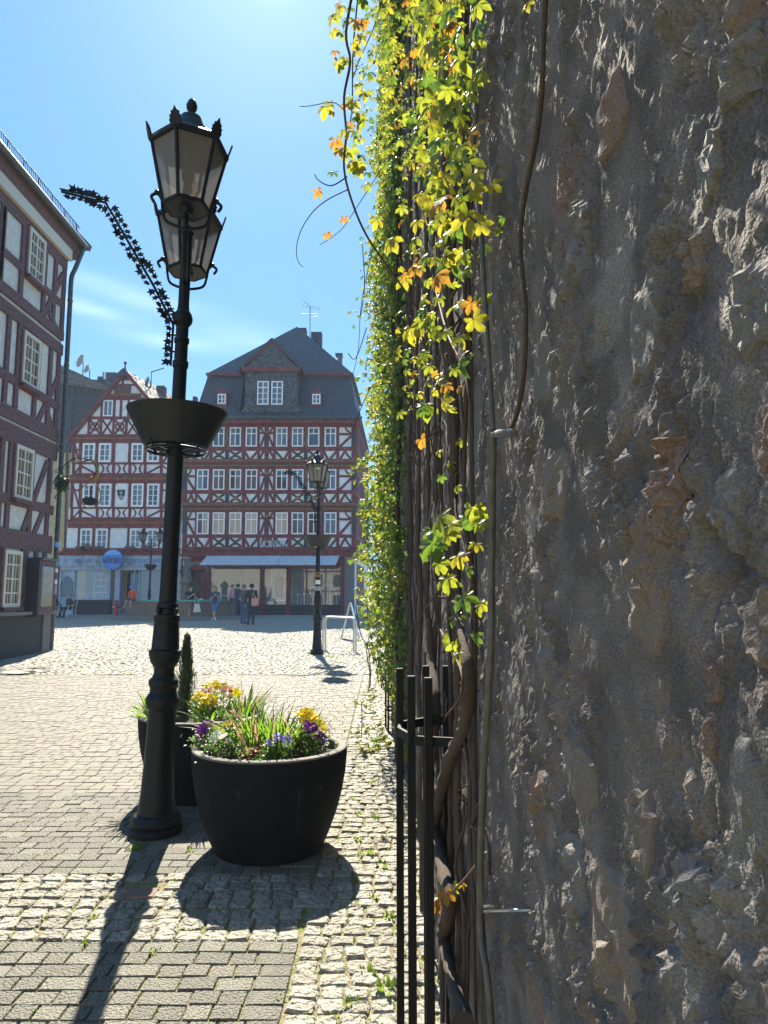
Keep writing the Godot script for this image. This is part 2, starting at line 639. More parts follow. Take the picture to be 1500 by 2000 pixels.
func paver_mesh(k: int) -> ArrayMesh:
	var r := RandomNumberGenerator.new()
	r.seed = 300 + k
	var m := MB.new()
	var t := []
	var o := []
	for c in [Vector2(-0.5, -0.5), Vector2(0.5, -0.5), Vector2(0.5, 0.5), Vector2(-0.5, 0.5)]:
		t.append(Vector3(c.x * r.randf_range(0.92, 0.95), r.randf_range(-0.001, 0.001), c.y * r.randf_range(0.90, 0.94)))
		o.append(Vector3(c.x * r.randf_range(0.985, 1.0), -r.randf_range(0.004, 0.006), c.y * r.randf_range(0.98, 1.0)))
	var ins := Vector3(0, -0.5, 0)
	m.quad(t[0], t[1], t[2], t[3], ins)
	for i in 4:
		var j := (i + 1) % 4
		m.quad(t[i], t[j], o[j], o[i], ins)
		var d := Vector3(0, -0.03, 0)
		m.quad(o[i], o[j], o[j] + d, o[i] + d, Vector3(0, -0.02, 0))
	return m.mesh()

func stone_at(x: float, z: float, w: float, l: float, rough: float) -> Transform3D:
	var b := Basis(Vector3.RIGHT, atan(SLOPE) + rng.randfn(0, rough)) * Basis(Vector3.BACK, rng.randfn(0, rough)) * Basis(Vector3.UP, rng.randfn(0, rough * 1.5))
	if rng.randf() < 0.5:
		w = -w
	if rng.randf() < 0.5:
		l = -l
	if w * l < 0.0:
		l = -l
	return Transform3D(b * Basis.from_scale(Vector3(w, 1, l)), ground(x, z) + Vector3(0, rng.randf_range(-0.003, 0.003), 0))

# Rows of stones; the 300 that show largest are parts, the rest one mass.
func pave(called: String, label: String, kind: String, list: Array, meshes: Array, mats: Array, most: int, tones: Array) -> Node3D:
	var root := Node3D.new()
	root.name = numbered(called)
	add_child(root)
	tag(root, label, "", "", "structure")
	var seen := []
	var rest := []
	for t in list:
		var s := proj(t.origin)
		if s.x > -20 and s.x < 1520 and s.y < 2060 and s.y > 0 and t.origin.z < -0.5:
			seen.append([-t.origin.z, t])
		else:
			rest.append(t)
	seen.sort_custom(func(a, b): return a[0] < b[0])
	for i in seen.size():
		if i < most:
			part(root, kind, meshes[rng.randi() % meshes.size()], mats[rng.randi() % mats.size()], seen[i][1])
		else:
			rest.append(seen[i][1])
	var split := []
	var cols := []
	for k in meshes.size():
		split.append([])
		cols.append([])
	for t in rest:
		var k := rng.randi() % meshes.size()
		split[k].append(t)
		var g: float = tones[rng.randi() % tones.size()] * rng.randf_range(0.9, 1.1)
		cols[k].append(Color(g, g * rng.randf_range(0.97, 1.0), g * rng.randf_range(0.90, 0.98)))
	for k in meshes.size():
		if split[k].size():
			copies(root, kind + "_field", meshes[k], K.square_stone, split[k], cols[k])
	return root

func build_ground() -> void:
	var m := MB.new()
	var lift := -0.010
	var edge := [-120.0, -30.0, -12.0, -4.0, 0.6, 8.0, 40.0, 120.0]
	var deep := [80.0, 20.0, 4.0, -4.0, -12.0, -30.0, -60.0, -140.0, -420.0]
	for i in edge.size() - 1:
		for j in deep.size() - 1:
			var a := ground(edge[i], deep[j]) + Vector3(0, lift, 0)
			var b := ground(edge[i + 1], deep[j]) + Vector3(0, lift, 0)
			var c := ground(edge[i + 1], deep[j + 1]) + Vector3(0, lift, 0)
			var d := ground(edge[i], deep[j + 1]) + Vector3(0, lift, 0)
			m.quad(a, b, c, d, a - Vector3(0, 50, 0))
	single("ground", m.mesh(), K.joint, "mossy earth that shows in the joints of the paving", "", Transform3D.IDENTITY, "", "structure")
	var cob := []
	for k in 8:
		cob.append(cobble_mesh(k))
	var pav := []
	for k in 5:
		pav.append(paver_mesh(k))
	var gran := [K.granite0, K.granite1, K.granite2, K.granite3, K.granite4]
	var pavm := [K.paver0, K.paver1, K.paver2, K.paver3]
	# cobbles along the wall
	var list := []
	var z := -0.6
	while z > -13.3:
		var l := rng.randf_range(0.088, 0.118)
		var x := -0.383 + rng.randf_range(0.0, 0.006)
		while x < 0.26:
			var w := rng.randf_range(0.085, 0.14)
			list.append(stone_at(x + w * 0.5, z - l * 0.5 + rng.randf_range(-0.006, 0.006), w - 0.004, l - 0.004, 0.022))
			x += w
		z -= l
	pave("wall_path", "strip of pale granite cobbles running along the old wall", "cobblestone", list, cob, gran, 300, [0.85, 1.0, 1.12])
	# band of cobbles across the pavers
	list = []
	z = -3.47
	while z > -4.20:
		var l := rng.randf_range(0.100, 0.120)
		var x := -4.2 + rng.randf_range(-0.05, 0.05)
		while x < -0.42:
			var w := rng.randf_range(0.095, 0.135)
			var skip := x > -1.46 and x < -1.2 and z < -3.93 and z > -4.05
			if not skip:
				list.append(stone_at(x + w * 0.5, z - l * 0.5 + rng.randf_range(-0.005, 0.005), w - 0.004, l - 0.004, 0.02))
			x += w
		z -= l
	var band_end := z
	pave("cobble_band", "band of pale granite cobbles laid across the grey pavers", "cobblestone", list, cob, gran, 300, [0.85, 1.0, 1.12])
	var sl := MB.new()
	sl.bevel_box(Vector3(-0.11, -0.03, -0.055), Vector3(0.11, 0.004, 0.055), 0.003)
	single("utility_plate", sl.mesh(), K.slab, "flat reddish square plate set among the cobbles", "plate", Transform3D(Basis(Vector3.RIGHT, atan(SLOPE)), ground(-1.31, -3.99)))
	# near pavers
	for far in [false, true]:
		list = []
		z = -0.783 if not far else band_end
		var stop := -3.43 if not far else -13.2
		var row := 0
		while z > stop:
			var l := 0.0995
			var reach := -4.2 if not far else minf(-4.2, z * 0.62 - 0.6)
			var x := reach + (0.053 if row % 2 else 0.0) + rng.randf_range(-0.015, 0.015)
			while x < -0.40:
				var w: float = [0.10, 0.105, 0.112, 0.15, 0.205, 0.108][rng.randi() % 6] if not far else [0.105, 0.16, 0.11][rng.randi() % 3]
				if -0.385 - x < w + 0.05:
					w = maxf(-0.385 - x, 0.03)
				list.append(stone_at(x + w * 0.5, z - l * 0.5, w - (0.0025 if far else 0.006), l - (0.0025 if far else 0.006), 0.006 if far else 0.010))
				x += w
			z -= l
			row += 1
		pave("paver_field", "grey rectangular concrete pavers %s" % ("covering the middle of the square" if far else "in front of the cobble band"), "paver", list, pav, pavm, 300, [0.44, 0.5, 0.55, 0.48])
	# the open square: small granite setts in waves
	list = []
	z = -13.26
	while z > -44.0:
		var l := 0.115
		var x := z * 0.60 - 1.5
		while x < 3.0:
			var w := rng.randf_range(0.10, 0.14)
			var bow := 0.12 * absf(sin(x * 2.2))
			if z < -13.5 or bow < 0.05:
				list.append(stone_at(x, z + bow, w - 0.006, l - 0.005, 0.025))
			x += w
		z -= l
	var few := [cobble_mesh(20, 6), cobble_mesh(21, 6), cobble_mesh(22, 7)]
	pave("market_square", "open market square paved with small pale setts", "sett", list, few, gran, 0, [0.95, 1.05, 1.15])

# ---------------------------------------------------------------- the old wall
var wall_x := 0.225
var nz := []

func wall_out(d: float, y: float) -> float:      # how far the wall's face stands out from its plane
	var big: float = nz[0].get_noise_2d(d, y)
	var cell: float = nz[1].get_noise_2d(d, y)
	var mid: float = nz[2].get_noise_2d(d, y)
	var fine: float = nz[3].get_noise_2d(d, y)
	var rough := 0.45 + 1.25 * smoothstep(-0.1, 0.35, float(nz[4].get_noise_2d(d * 1.7 + 31.0, y * 1.3)))
	return big * 0.015 + (cell + 0.35) * 0.010 + (mid * 0.0092 + fine * 0.0078) * rough

func wall_tone(d: float, y: float) -> Color:
	var a: float = nz[4].get_noise_2d(d, y)
	var b: float = nz[5].get_noise_2d(d, y)
	var c := Color(0.275, 0.245, 0.230).lerp(Color(0.170, 0.155, 0.152), clampf(b * 1.6 + 0.5, 0.0, 1.0))
	if a > 0.45:
		c = c.lerp(Color(0.30, 0.205, 0.165), clampf((a - 0.45) * 9.0, 0.0, 0.55))
	elif a < -0.45:
		c = c.lerp(Color(0.36, 0.345, 0.32), clampf((-0.45 - a) * 7.0, 0.0, 0.7))
	return c

func wall_sheet(d0: float, d1: float, y0: float, y1: float, sd: float, sy: float) -> ArrayMesh:
	var nd := int(ceil((d1 - d0) / sd)) + 1
	var ny := int(ceil((y1 - y0) / sy)) + 1
	var v := PackedVector3Array()
	var n := PackedVector3Array()
	var c := PackedColorArray()
	var ix := PackedInt32Array()
	v.resize(nd * ny)
	n.resize(nd * ny)
	c.resize(nd * ny)
	for j in ny:
		var y := y0 + (y1 - y0) * j / (ny - 1)
		for i in nd:
			var d := d0 + (d1 - d0) * i / (nd - 1)
			v[j * nd + i] = Vector3(wall_x - wall_out(d, y), y, -d)
			c[j * nd + i] = wall_tone(d, y)
	for j in ny:
		for i in nd:
			var a := v[j * nd + mini(i + 1, nd - 1)] - v[j * nd + maxi(i - 1, 0)]
			var b := v[mini(j + 1, ny - 1) * nd + i] - v[maxi(j - 1, 0) * nd + i]
			var m := a.cross(b).normalized()
			n[j * nd + i] = -m if m.x > 0.0 else m
	for j in ny - 1:
		for i in nd - 1:
			var p := j * nd + i
			ix.append_array([p, p + 1, p + nd, p + 1, p + nd + 1, p + nd])
	var arr := []
	arr.resize(Mesh.ARRAY_MAX)
	arr[Mesh.ARRAY_VERTEX] = v
	arr[Mesh.ARRAY_NORMAL] = n
	arr[Mesh.ARRAY_COLOR] = c
	arr[Mesh.ARRAY_INDEX] = ix
	var am := ArrayMesh.new()
	am.add_surface_from_arrays(Mesh.PRIMITIVE_TRIANGLES, arr)
	return am

func build_wall() -> void:
	var spec := [[1.3, 2, 0], [7.0, 2, 1], [17.0, 3, 0], [70.0, 3, 0], [2.6, 3, 0], [6.0, 3, 0]]
	for k in spec.size():
		var f := FastNoiseLite.new()
		f.seed = 40 + k
		f.frequency = spec[k][0]
		f.fractal_octaves = spec[k][1]
		f.noise_type = FastNoiseLite.TYPE_CELLULAR if spec[k][2] else FastNoiseLite.TYPE_SIMPLEX_SMOOTH
		if spec[k][2]:
			f.cellular_return_type = FastNoiseLite.RETURN_DISTANCE
			f.cellular_jitter = 1.0
			f.domain_warp_enabled = true
			f.domain_warp_amplitude = 0.06
			f.domain_warp_frequency = 5.0
		nz.append(f)
	var t := thing("stone_wall", "tall old rubble wall with rough weathered mortar, overgrown by vine", "wall", Vector3(wall_x, 0, -3.0))
	var inv := Transform3D(Basis.IDENTITY, -t.position)
	part(t, "wall_face", wall_sheet(0.22, 1.75, -0.05, 3.4, 0.0045, 0.007), K.old_wall, inv)
	part(t, "wall_face", wall_sheet(1.75, 5.0, -0.05, 6.2, 0.012, 0.020), K.old_wall, inv)
	part(t, "wall_face", wall_sheet(0.22, 1.75, 3.4, 12.4, 0.03, 0.04), K.old_wall, inv)
	part(t, "wall_face", wall_sheet(1.75, 5.0, 6.2, 12.4, 0.03, 0.04), K.old_wall, inv)
	part(t, "wall_face", wall_sheet(5.0, 12.5, -0.05, 12.4, 0.035, 0.045), K.old_wall, inv)
	part(t, "wall_face", wall_sheet(-2.6, 0.22, -0.05, 12.4, 0.03, 0.04), K.old_wall, inv)
	var m := MB.new()
	m.box(Vector3(wall_x + 0.055, -0.3, 2.58), Vector3(wall_x + 0.95, 12.38, -12.48))
	wpart(t, "wall_core", m, K.wall_stone_grey)
	# stones that show in the mortar
	var at := [[1165, 230, 62, 150, 0], [1075, 950, 40, 150, 2], [1275, 930, 50, 150, 0], [1120, 1530, 34, 130, 2], [1345, 1330, 26, 90, 0], [1345, 1440, 22, 90, 0], [1235, 1150, 60, 260, 2],
		[1215, 1620, 40, 170, 2], [1330, 330, 60, 170, 1], [1440, 1220, 90, 170, 2], [1110, 480, 44, 170, 1], [1225, 640, 60, 220, 1], [1420, 600, 90, 200, 1], [1060, 1280, 40, 140, 1], [1170, 1830, 70, 260, 2],
		[1380, 1000, 70, 180, 1], [1420, 1560, 80, 230, 1], [1300, 1760, 60, 190, 1], [1050, 720, 36, 150, 1], [1390, 130, 80, 160, 1], [1100, 1700, 40, 150, 1], [1300, 520, 50, 120, 2], [1460, 850, 60, 150, 0], [1040, 1560, 30, 130, 0]]
	for s in at:
		var p := X(s[0], s[1], wall_x - 0.012)
		var q := X(s[0] + s[2] * 0.5, s[1], wall_x - 0.012)
		var rd := absf(q.z - p.z)
		var ry: float = s[3] * 0.5 * -p.z / F
		var r := RandomNumberGenerator.new()
		r.seed = int(s[0] * 7 + s[1])
		var mb := MB.new()
		var n := 20
		var rings := []
		var wob := []
		for k in n:
			wob.append(r.randf_range(0.82, 1.12))
		for e in [[0.0, 0.004], [0.2, 0.0045], [0.4, 0.0045], [0.6, 0.0045], [0.78, 0.004], [0.92, 0.0025], [1.03, -0.004]]:
			var ring := []
			for k in n:
				var a := TAU * k / n
				var ca := signf(cos(a)) * pow(absf(cos(a)), 0.7)
				var sa := signf(sin(a)) * pow(absf(sin(a)), 0.7)
				var d: float = -p.z + ca * rd * e[0] * wob[k]
				var y: float = p.y + sa * ry * e[0] * wob[k]
				ring.append(Vector3(wall_x - wall_out(d, y) - e[1] - (r.randf_range(0.0, 0.002) if e[0] > 0.0 else 0.0), y, -d))
			rings.append(ring)
		for e in 6:
			for k in n:
				var j := (k + 1) % n
				mb.quad(rings[e][k], rings[e][j], rings[e + 1][j], rings[e + 1][k], p + Vector3(0.3, 0, 0))
		wpart(t, "wall_stone", mb, [K.wall_stone_red, K.wall_stone_grey, K.wall_stone_brown][s[4]])

# ---------------------------------------------------------------- facades that face the camera, given in photograph pixels on the plane z = -d
func fbox(m: MB, x0: float, y0: float, x1: float, y1: float, d: float, z0: float, z1: float) -> void:
	var my := (y0 + y1) * 0.5
	var a := W(x0, my, d)
	var b := W(x1, my, d)
	m.box(Vector3(a.x, W(750, y1, d).y, -d + z0), Vector3(b.x, W(750, y0, d).y, -d + z1))

func rect(t: Node3D, called: String, x0: float, y0: float, x1: float, y1: float, d: float, z0: float, z1: float, material: Material) -> MeshInstance3D:
	var m := MB.new()
	fbox(m, x0, y0, x1, y1, d, z0, z1)
	return wpart(t, called, m, material)

func brace(t: Node3D, x0: float, y0: float, x1: float, y1: float, w: float, d: float, z1 := 0.045, material: Material = null, called := "timber_brace") -> void:
	var a := W(x0, y0, d)
	var b := W(x1, y1, d)
	var s := (b - a).normalized().cross(Vector3.BACK) * (w * 0.5 * d / F)
	var o := Vector3(0, 0, 0.002)
	var m := MB.new()
	m.prism([a - s + o, a + s + o, b + s + o, b - s + o], Vector3(0, 0, z1 - 0.002))
	wpart(t, called, m, material if material else K.timber)

# An arched brace, as bent timber is cut.
func bent(t: Node3D, x0: float, y0: float, x1: float, y1: float, bow: float, w: float, d: float, material: Material = null) -> void:
	var a := W(x0, y0, d)
	var b := W(x1, y1, d)
	var s := (b - a).normalized().cross(Vector3.BACK)
	var m := MB.new()
	var last := []
	for k in 7:
		var u := k / 6.0
		var p := a.lerp(b, u) + s * (bow * d / F * 4.0 * u * (1.0 - u))
		var q := [p - s * (w * 0.5 * d / F) + Vector3(0, 0, 0.002), p + s * (w * 0.5 * d / F) + Vector3(0, 0, 0.002)]
		if k:
			m.prism([last[0], last[1], q[1], q[0]], Vector3(0, 0, 0.041))
		last = q
	wpart(t, "timber_brace", m, material if material else K.timber)

var glasses := []

func window(t: Node3D, x0: float, y0: float, x1: float, y1: float, d: float, rows: int, transom := 0.0, paint: Material = null, open_below := false, fr := 2.2) -> void:
	paint = paint if paint else K.white_paint
	var m := MB.new()
	fbox(m, x0, y0, x0 + fr, y1, d, 0.004, 0.085)
	fbox(m, x1 - fr, y0, x1, y1, d, 0.004, 0.085)
	fbox(m, x0 + fr, y0, x1 - fr, y0 + fr, d, 0.004, 0.083)
	fbox(m, x0 + fr, y1 - fr, x1 - fr, y1, d, 0.004, 0.088)
	var cx := (x0 + x1) * 0.5
	var ty := y0 + (y1 - y0) * transom
	if not open_below:
		fbox(m, cx - 0.9, y0 + fr, cx + 0.9, y1 - fr, d, 0.02, 0.078)
	if transom > 0.0:
		fbox(m, x0 + fr, ty - 0.9, x1 - fr, ty + 0.9, d, 0.02, 0.081)
		if open_below:
			fbox(m, cx - 0.9, y0 + fr, cx + 0.9, ty, d, 0.02, 0.078)
	var top := ty if transom > 0.0 else y0
	for r in range(1, rows):
		var y := top + (y1 - top) * r / rows
		fbox(m, x0 + fr, y - 0.45, x1 - fr, y + 0.45, d, 0.02, 0.070)
	var w := wpart(t, "window", m, paint)
	for s in 2:
		var p := MB.new()
		var xa := x0 + fr if s == 0 else cx
		var xb := cx if s == 0 else x1 - fr
		fbox(p, xa, y0 + fr, xb, y1 - fr, d, 0.006, 0.035)
		var g: Material = glasses[rng.randi() % glasses.size()]
		wpart(w, "pane", p, K.glass if open_below else g)

func text_on(called: String, words: String, x0: float, y0: float, x1: float, y1: float, d: float, material: Material, label: String, depth := 0.05, parent: Node3D = null) -> void:
	var tm := TextMesh.new()
	var f := SystemFont.new()
	f.font_names = PackedStringArray(["Droid Sans"])
	tm.font = f
	tm.text = words
	tm.font_size = 32
	tm.pixel_size = 0.02
	tm.depth = depth
	tm.curve_step = 2.0
	var bb := tm.get_aabb()
	var a := W(x0, (y0 + y1) * 0.5, d)
	var b := W(x1, (y0 + y1) * 0.5, d)
	var h := W(750, y0, d).y - W(750, y1, d).y
	var sc := Vector3((b.x - a.x) / maxf(bb.size.x, 0.01), h / maxf(bb.size.y, 0.01), 1.0)
	var at := Transform3D(Basis.from_scale(sc), (a + b) * 0.5 - Vector3(bb.get_center().x * sc.x, bb.get_center().y * sc.y, -depth * 0.5 - 0.003))
	if parent:
		part(parent, called, tm, material, Transform3D(at.basis, at.origin - parent.position))
	else:
		single(called, tm, material, label, "sign", at)

# ---------------------------------------------------------------- the tall corner house with the awning
func build_tall_house() -> void:
	var d := 42.0
	var t := thing("corner_house", "tall red half-timbered corner house with slate mansard roof and pale awning", "house", ground(-6.6, -d))
	var m := MB.new()
	fbox(m, 357, 818, 693, 1090, d, -9.0, 0.0)
	wpart(t, "wall", m, K.plaster)
	var tops := [[835.0, 872.5, 881.0, 897.0], [917.0, 957.0, 965.0, 981.5], [1001.0, 1043.5, 1051.0, 1068.5]]
	var cs := [396.5, 427.5, 460.0, 491.3, 550.5, 581.5, 612.8, 645.5]
	var posts := [412.0, 475.7, 566.0, 629.0]
	for si in 3:
		var s: Array = tops[si]
		var half := 11.0 + si * 0.4
		for i in 8:
			window(t, cs[i] - half, s[0], cs[i] + half, s[1], d, 1, 0.33, null, si == 0 and (i == 0 or i == 6))
		# rails
		rect(t, "timber_rail", 365, s[0] - 6.0, 687, s[0] - 0.4, d, 0.002, 0.05, K.timber)
		rect(t, "timber_rail", 365, s[1] + 0.4, 687, s[2] - 0.5, d, 0.002, 0.055, K.timber)
		rect(t, "timber_rail", 365, s[3] - 0.6, 687, s[3] + 2.0, d, 0.002, 0.05, K.timber)
		for x in posts:
			rect(t, "timber_post", x - 4.2, s[0] - 0.4, x + 4.2, s[1] + 0.4, d, 0.002, 0.048, K.timber)
			rect(t, "timber_post", x - 3.4, s[2] - 0.5, x + 3.4, s[3] - 0.6, d, 0.002, 0.048, K.timber)
		for x in [[380.7, 385.2], [502.7, 507.5], [533.5, 539.0], [656.8, 662.5]]:
			rect(t, "timber_post", x[0], s[0] - 0.4, x[1], s[1] + 0.4, d, 0.002, 0.048, K.timber)
			rect(t, "timber_post", x[0], s[2] - 0.5, x[1], s[3] - 0.6, d, 0.002, 0.048, K.timber)
		# the two carved posts with a painted rope
		for x in [443.8, 597.2]:
			rect(t, "carved_post", x - 4.6, s[0] - 0.4, x + 4.6, s[1] + 0.4, d, 0.002, 0.045, K.timber)
			rect(t, "carved_post", x - 3.6, s[2] - 0.5, x + 3.6, s[3] - 0.6, d, 0.002, 0.06, K.night)
			var rope := MB.new()
			var pts := []
			for k in 25:
				var u := k / 24.0
				var p := W(x, lerpf(s[0] + 1.0, s[1] + 5.0, u), d)
				pts.append(p + Vector3(sin(u * 15.0) * 0.055, 0, 0.06 + cos(u * 15.0) * 0.02))
			rope.tube(pts, 0.035, 5)
			wpart(t, "painted_rope", rope, K.ochre)
		# middle and end panels
		rect(t, "carved_post", 516.8, s[0] - 0.4, 525.2, s[1] + 0.4, d, 0.002, 0.06, K.timber)
		rect(t, "carved_post", 517.6, s[0] + 14.0, 524.4, s[1] - 4.0, d, 0.06, 0.085, K.night)
		rect(t, "carved_post", 517.0, s[2] - 0.5, 525.0, s[3] - 0.6, d, 0.002, 0.06, K.timber)
		var boss := MB.new()
		boss.lathe([Vector2(0.0, 0.05), Vector2(0.05, 0.045), Vector2(0.10, 0.0)], Vector3.ZERO, 10)
		var bo := part(t, "carved_boss", boss.mesh(), K.ochre, Transform3D(Basis(Vector3.RIGHT, PI / 2), W(521, s[0] + 8.0, d) + Vector3(0, 0, 0.06) - t.position))
		for q in [-1, 1]:
			brace(t, 521 + q * 4, s[0] + 14, 521 + q * 12.5, s[0] - 1, 3.6, d, 0.044, K.olive)
			brace(t, 521 + q * 4, s[0] + 16, 521 + q * 12.5, s[1], 4.4, d)
			rect(t, "timber_rail", 521 + q * 8.6 - 4.2, s[0] + 9.2, 521 + q * 8.6 + 4.2, s[0] + 13.0, d, 0.002, 0.04, K.timber)
			brace(t, 521 + q * 14, s[3] - 0.6, 521 + q * 6, s[2] - 0.5, 4.6, d, 0.044, K.timber if si == 0 else K.olive)
		for e in [[662.5, 686.0, 1], [380.7, 365.5, -1]]:
			var mid: float = (e[0] + e[1]) * 0.5
			rect(t, "timber_rail", minf(e[0], e[1]), s[0] + 11, maxf(e[0], e[1]), s[0] + 15.5, d, 0.002, 0.045, K.timber)
			brace(t, e[0] + e[2] * 1.0, s[1], e[1], s[0] + 17, 5.0, d)
			bent(t, mid, s[0] - 0.5, e[1], s[0] + 11, 2.0 * e[2], 3.5, d, K.olive)
			brace(t, e[0] + e[2] * 2.0, s[3] - 0.6, mid, s[2] - 0.5, 4.5, d)
			bent(t, mid, s[2] - 0.5, e[1], s[3] - 0.6, 1.5 * e[2], 4.0, d, K.olive)
		# panels under the windows
		for x in [427.5, 460.0, 581.5, 612.8]:
			bent(t, x - 11, s[2] - 0.5, x + 11, s[3] - 0.6, 0.0, 4.4, d, K.olive)
			bent(t, x + 11, s[2] - 0.5, x - 11, s[3] - 0.6, 0.0, 4.4, d, K.olive)
			var disc := MB.new()
			disc.lathe([Vector2(0.0, 0.03), Vector2(0.08, 0.025), Vector2(0.13, 0.0)], Vector3.ZERO, 10)
			part(t, "painted_boss", disc.mesh(), K.ochre if si == 1 else K.olive, Transform3D(Basis(Vector3.RIGHT, PI / 2), W(x, (s[2] + s[3]) * 0.5, d) + Vector3(0, 0, 0.045) - t.position))
		for e in [[396.5, 1], [491.3, -1], [550.5, 1], [645.5, -1]]:
			brace(t, e[0] - 13.0 * e[1], s[2] - 0.5, e[0] + 1.0 * e[1], s[3] - 0.6, 4.6, d, 0.044, K.olive if si else K.timber)
			brace(t, e[0] + 14.0 * e[1], s[2] - 0.5, e[0] + 5.0 * e[1], s[3] - 0.6, 4.6, d)
		# corner posts
		for x in [361.0, 691.0]:
			rect(t, "corner_post", x - 4.5, s[0] - 6.0, x + 4.5, s[1] - 26.0, d, -0.3, 0.075, K.olive)
			rect(t, "corner_post", x - 4.5, s[1] - 26.0, x + 4.5, s[1] - 1.0, d, -0.3, 0.07, K.night)
			rect(t, "corner_post", x - 4.5, s[1] - 1.0, x + 4.5, s[3] + 2.0, d, -0.3, 0.075, K.timber)
	# string courses
	for y in [899.0, 983.5]:
		rect(t, "string_course", 357.5, y, 695, y + 2.6, d, 0.0, 0.14, K.ochre)
		rect(t, "string_course", 357, y + 2.6, 695.5, y + 6.2, d, 0.0, 0.18, K.timber)
		rect(t, "string_course", 357, y + 6.2, 695, y + 9.4, d, 0.0, 0.13, K.olive)
		rect(t, "string_course", 357.5, y + 9.4, 694.6, y + 11.6, d, 0.0, 0.10, K.ochre)
	rect(t, "cornice", 356, 1071, 697, 1075, d, 0.0, 0.24, K.timber)
	rect(t, "cornice", 356, 1075, 696, 1082, d, 0.0, 0.16, K.timber)
	rect(t, "cornice", 355, 1082, 698, 1088, d, 0.0, 0.26, K.timber)
	# ground floor: shop with real depth
	var gb := 1201.0
	rect(t, "shop_back", 357, 1090, 693, gb, d, -4.6, -4.3, K.shop_wall)
	rect(t, "shop_floor", 400, 1192, 693, gb, d, -4.3, -0.12, K.shop_dark)
	rect(t, "shop_side", 357, 1090, 362, gb, d, -4.3, -0.4, K.shop_dark)
	for p in [[401, 410.5, K.timber], [507.5, 515.5, K.timber], [559, 567, K.timber], [664.5, 672.5, K.timber]]:
		rect(t, "shop_pillar", p[0], 1088, p[1], gb, d, -0.25, 0.05, p[2])
	rect(t, "stone_pillar", 673, 1090, 692, gb, d, -0.45, 0.09, K.stone_grey)
	rect(t, "shop_plinth", 410.5, 1181, 664.5, gb, d, -0.2, 0.04, K.plinth)
	rect(t, "shop_lintel", 410.5, 1088, 664.5, 1107, d, -0.2, 0.03, K.timber)
	for g in [[410.5, 470], [470.6, 507.5], [515.5, 559], [567, 597.5], [598.5, 664.5]]:
		rect(t, "shop_pane", g[0], 1107, g[1], 1181, d, -0.09, -0.075, K.shop_glass)
	rect(t, "glazing_bar", 597.2, 1107, 598.8, 1181, d, -0.1, -0.05, K.timber)
	rect(t, "glazing_bar", 469.7, 1107, 470.9, 1181, d, -0.1, -0.05, K.white_paint)
	# arched doorway at the left end
	rect(t, "door_wall", 357, 1090, 372, gb, d, -0.4, 0.0, K.stone_grey)
	rect(t, "door_wall", 372, 1088, 401, 1114, d, -0.4, 0.0, K.timber)
	var dr := rect(t, "door", 378, 1117, 400.5, 1195, d, -0.35, -0.2, K.timber_old)
	for q in [[381, 1122, 388, 1150], [391, 1122, 398, 1150], [381, 1156, 388, 1188], [391, 1156, 398, 1188]]:
		rect(dr, "door_panel", q[0], q[1], q[2], q[3], d, -0.2, -0.16, K.timber)
	var arch := MB.new()
	var ap := []
	for k in 13:
		var a := PI * k / 12.0
		ap.append(W(386.5, 1117, d) + Vector3(cos(a) * 0.62, sin(a) * 0.5, 0.02))
	arch.tube(ap, 0.12, 6)
	wpart(t, "door_arch", arch, K.stone_grey)
	# poster and goods behind the glass
	var po := rect(t, "poster", 525, 1109, 556, 1174, d, -0.7, -0.66, K.white_paint)
	rect(po, "poster_print", 527, 1111, 554, 1172, d, -0.66, -0.652, K.poster)
	var fig := MB.new()
	var zz := -d - 0.648
	for q in [[[538, 1116], [544, 1116], [545, 1124], [537, 1124]], [[534, 1126], [548, 1126], [550, 1148], [533, 1148]], [[532, 1126], [535, 1126], [534, 1142], [531, 1142]], [[548, 1127], [551, 1129], [552, 1143], [549, 1143]], [[533, 1148], [550, 1148], [549, 1168], [535, 1168]]]:
		var pts := []
		for e in q:
			var w := W(e[0], e[1], d)
			pts.append(Vector3(w.x, w.y, zz))
		fig.prism(pts, Vector3(0, 0, 0.003))
	wpart(po, "printed_figure", fig, K.night)
	for q in [[575, 1160, 583], [588, 1158, 596], [600, 1146, 622], [640, 1150, 655], [420, 1162, 436], [445, 1166, 462]]:
		var tb := rect(t, "display_table", q[0], q[1], q[2], q[1] + 2.2, d, -1.9, -0.9, K.white_paint)
		for lx in [q[0], q[2] - 1.6]:
			rect(tb, "leg", lx, q[1] + 2.2, lx + 1.6, 1192, d, -1.5, -1.42, K.white_paint)
	for q in [[604, 1150, K.night], [611, 1150, K.sign_blue], [630, 1140, K.night], [478, 1140, K.curtain], [490, 1140, K.petal_pink], [618, 1120, K.leaf_green]]:
		var gar := MB.new()
		gar.lathe([Vector2(0.0, 0.95), Vector2(0.07, 0.93), Vector2(0.2, 0.85), Vector2(0.16, 0.5), Vector2(0.22, 0.0)], W(q[0], 1185, d) + Vector3(0, 0.2, -1.7), 8)
		wpart(t, "garment", gar, q[2])
	# roof
	var e0 := 41.45
	var low := [W(366, 821, e0), W(706, 817, e0)]
	low[0].y = low[1].y
	var hy := W(750, 729, 43.3).y
	var xl := W(408, 729, 43.3).x
	var xr := W(684, 729, 43.3).x
	var ym: float = lerpf(low[0].y, hy, 0.28)
	var r := MB.new()
	var ringA := [low[0], low[1], Vector3(low[1].x + 0.3, low[0].y, -52), Vector3(low[0].x, low[0].y, -52)]
	var ringB := [Vector3(lerpf(low[0].x, xl, 0.5), ym, -42.25), Vector3(lerpf(low[1].x, xr, 0.5), ym, -42.25), Vector3(lerpf(low[1].x, xr, 0.5) + 0.3, ym, -51.2), Vector3(lerpf(low[0].x, xl, 0.5), ym, -51.2)]
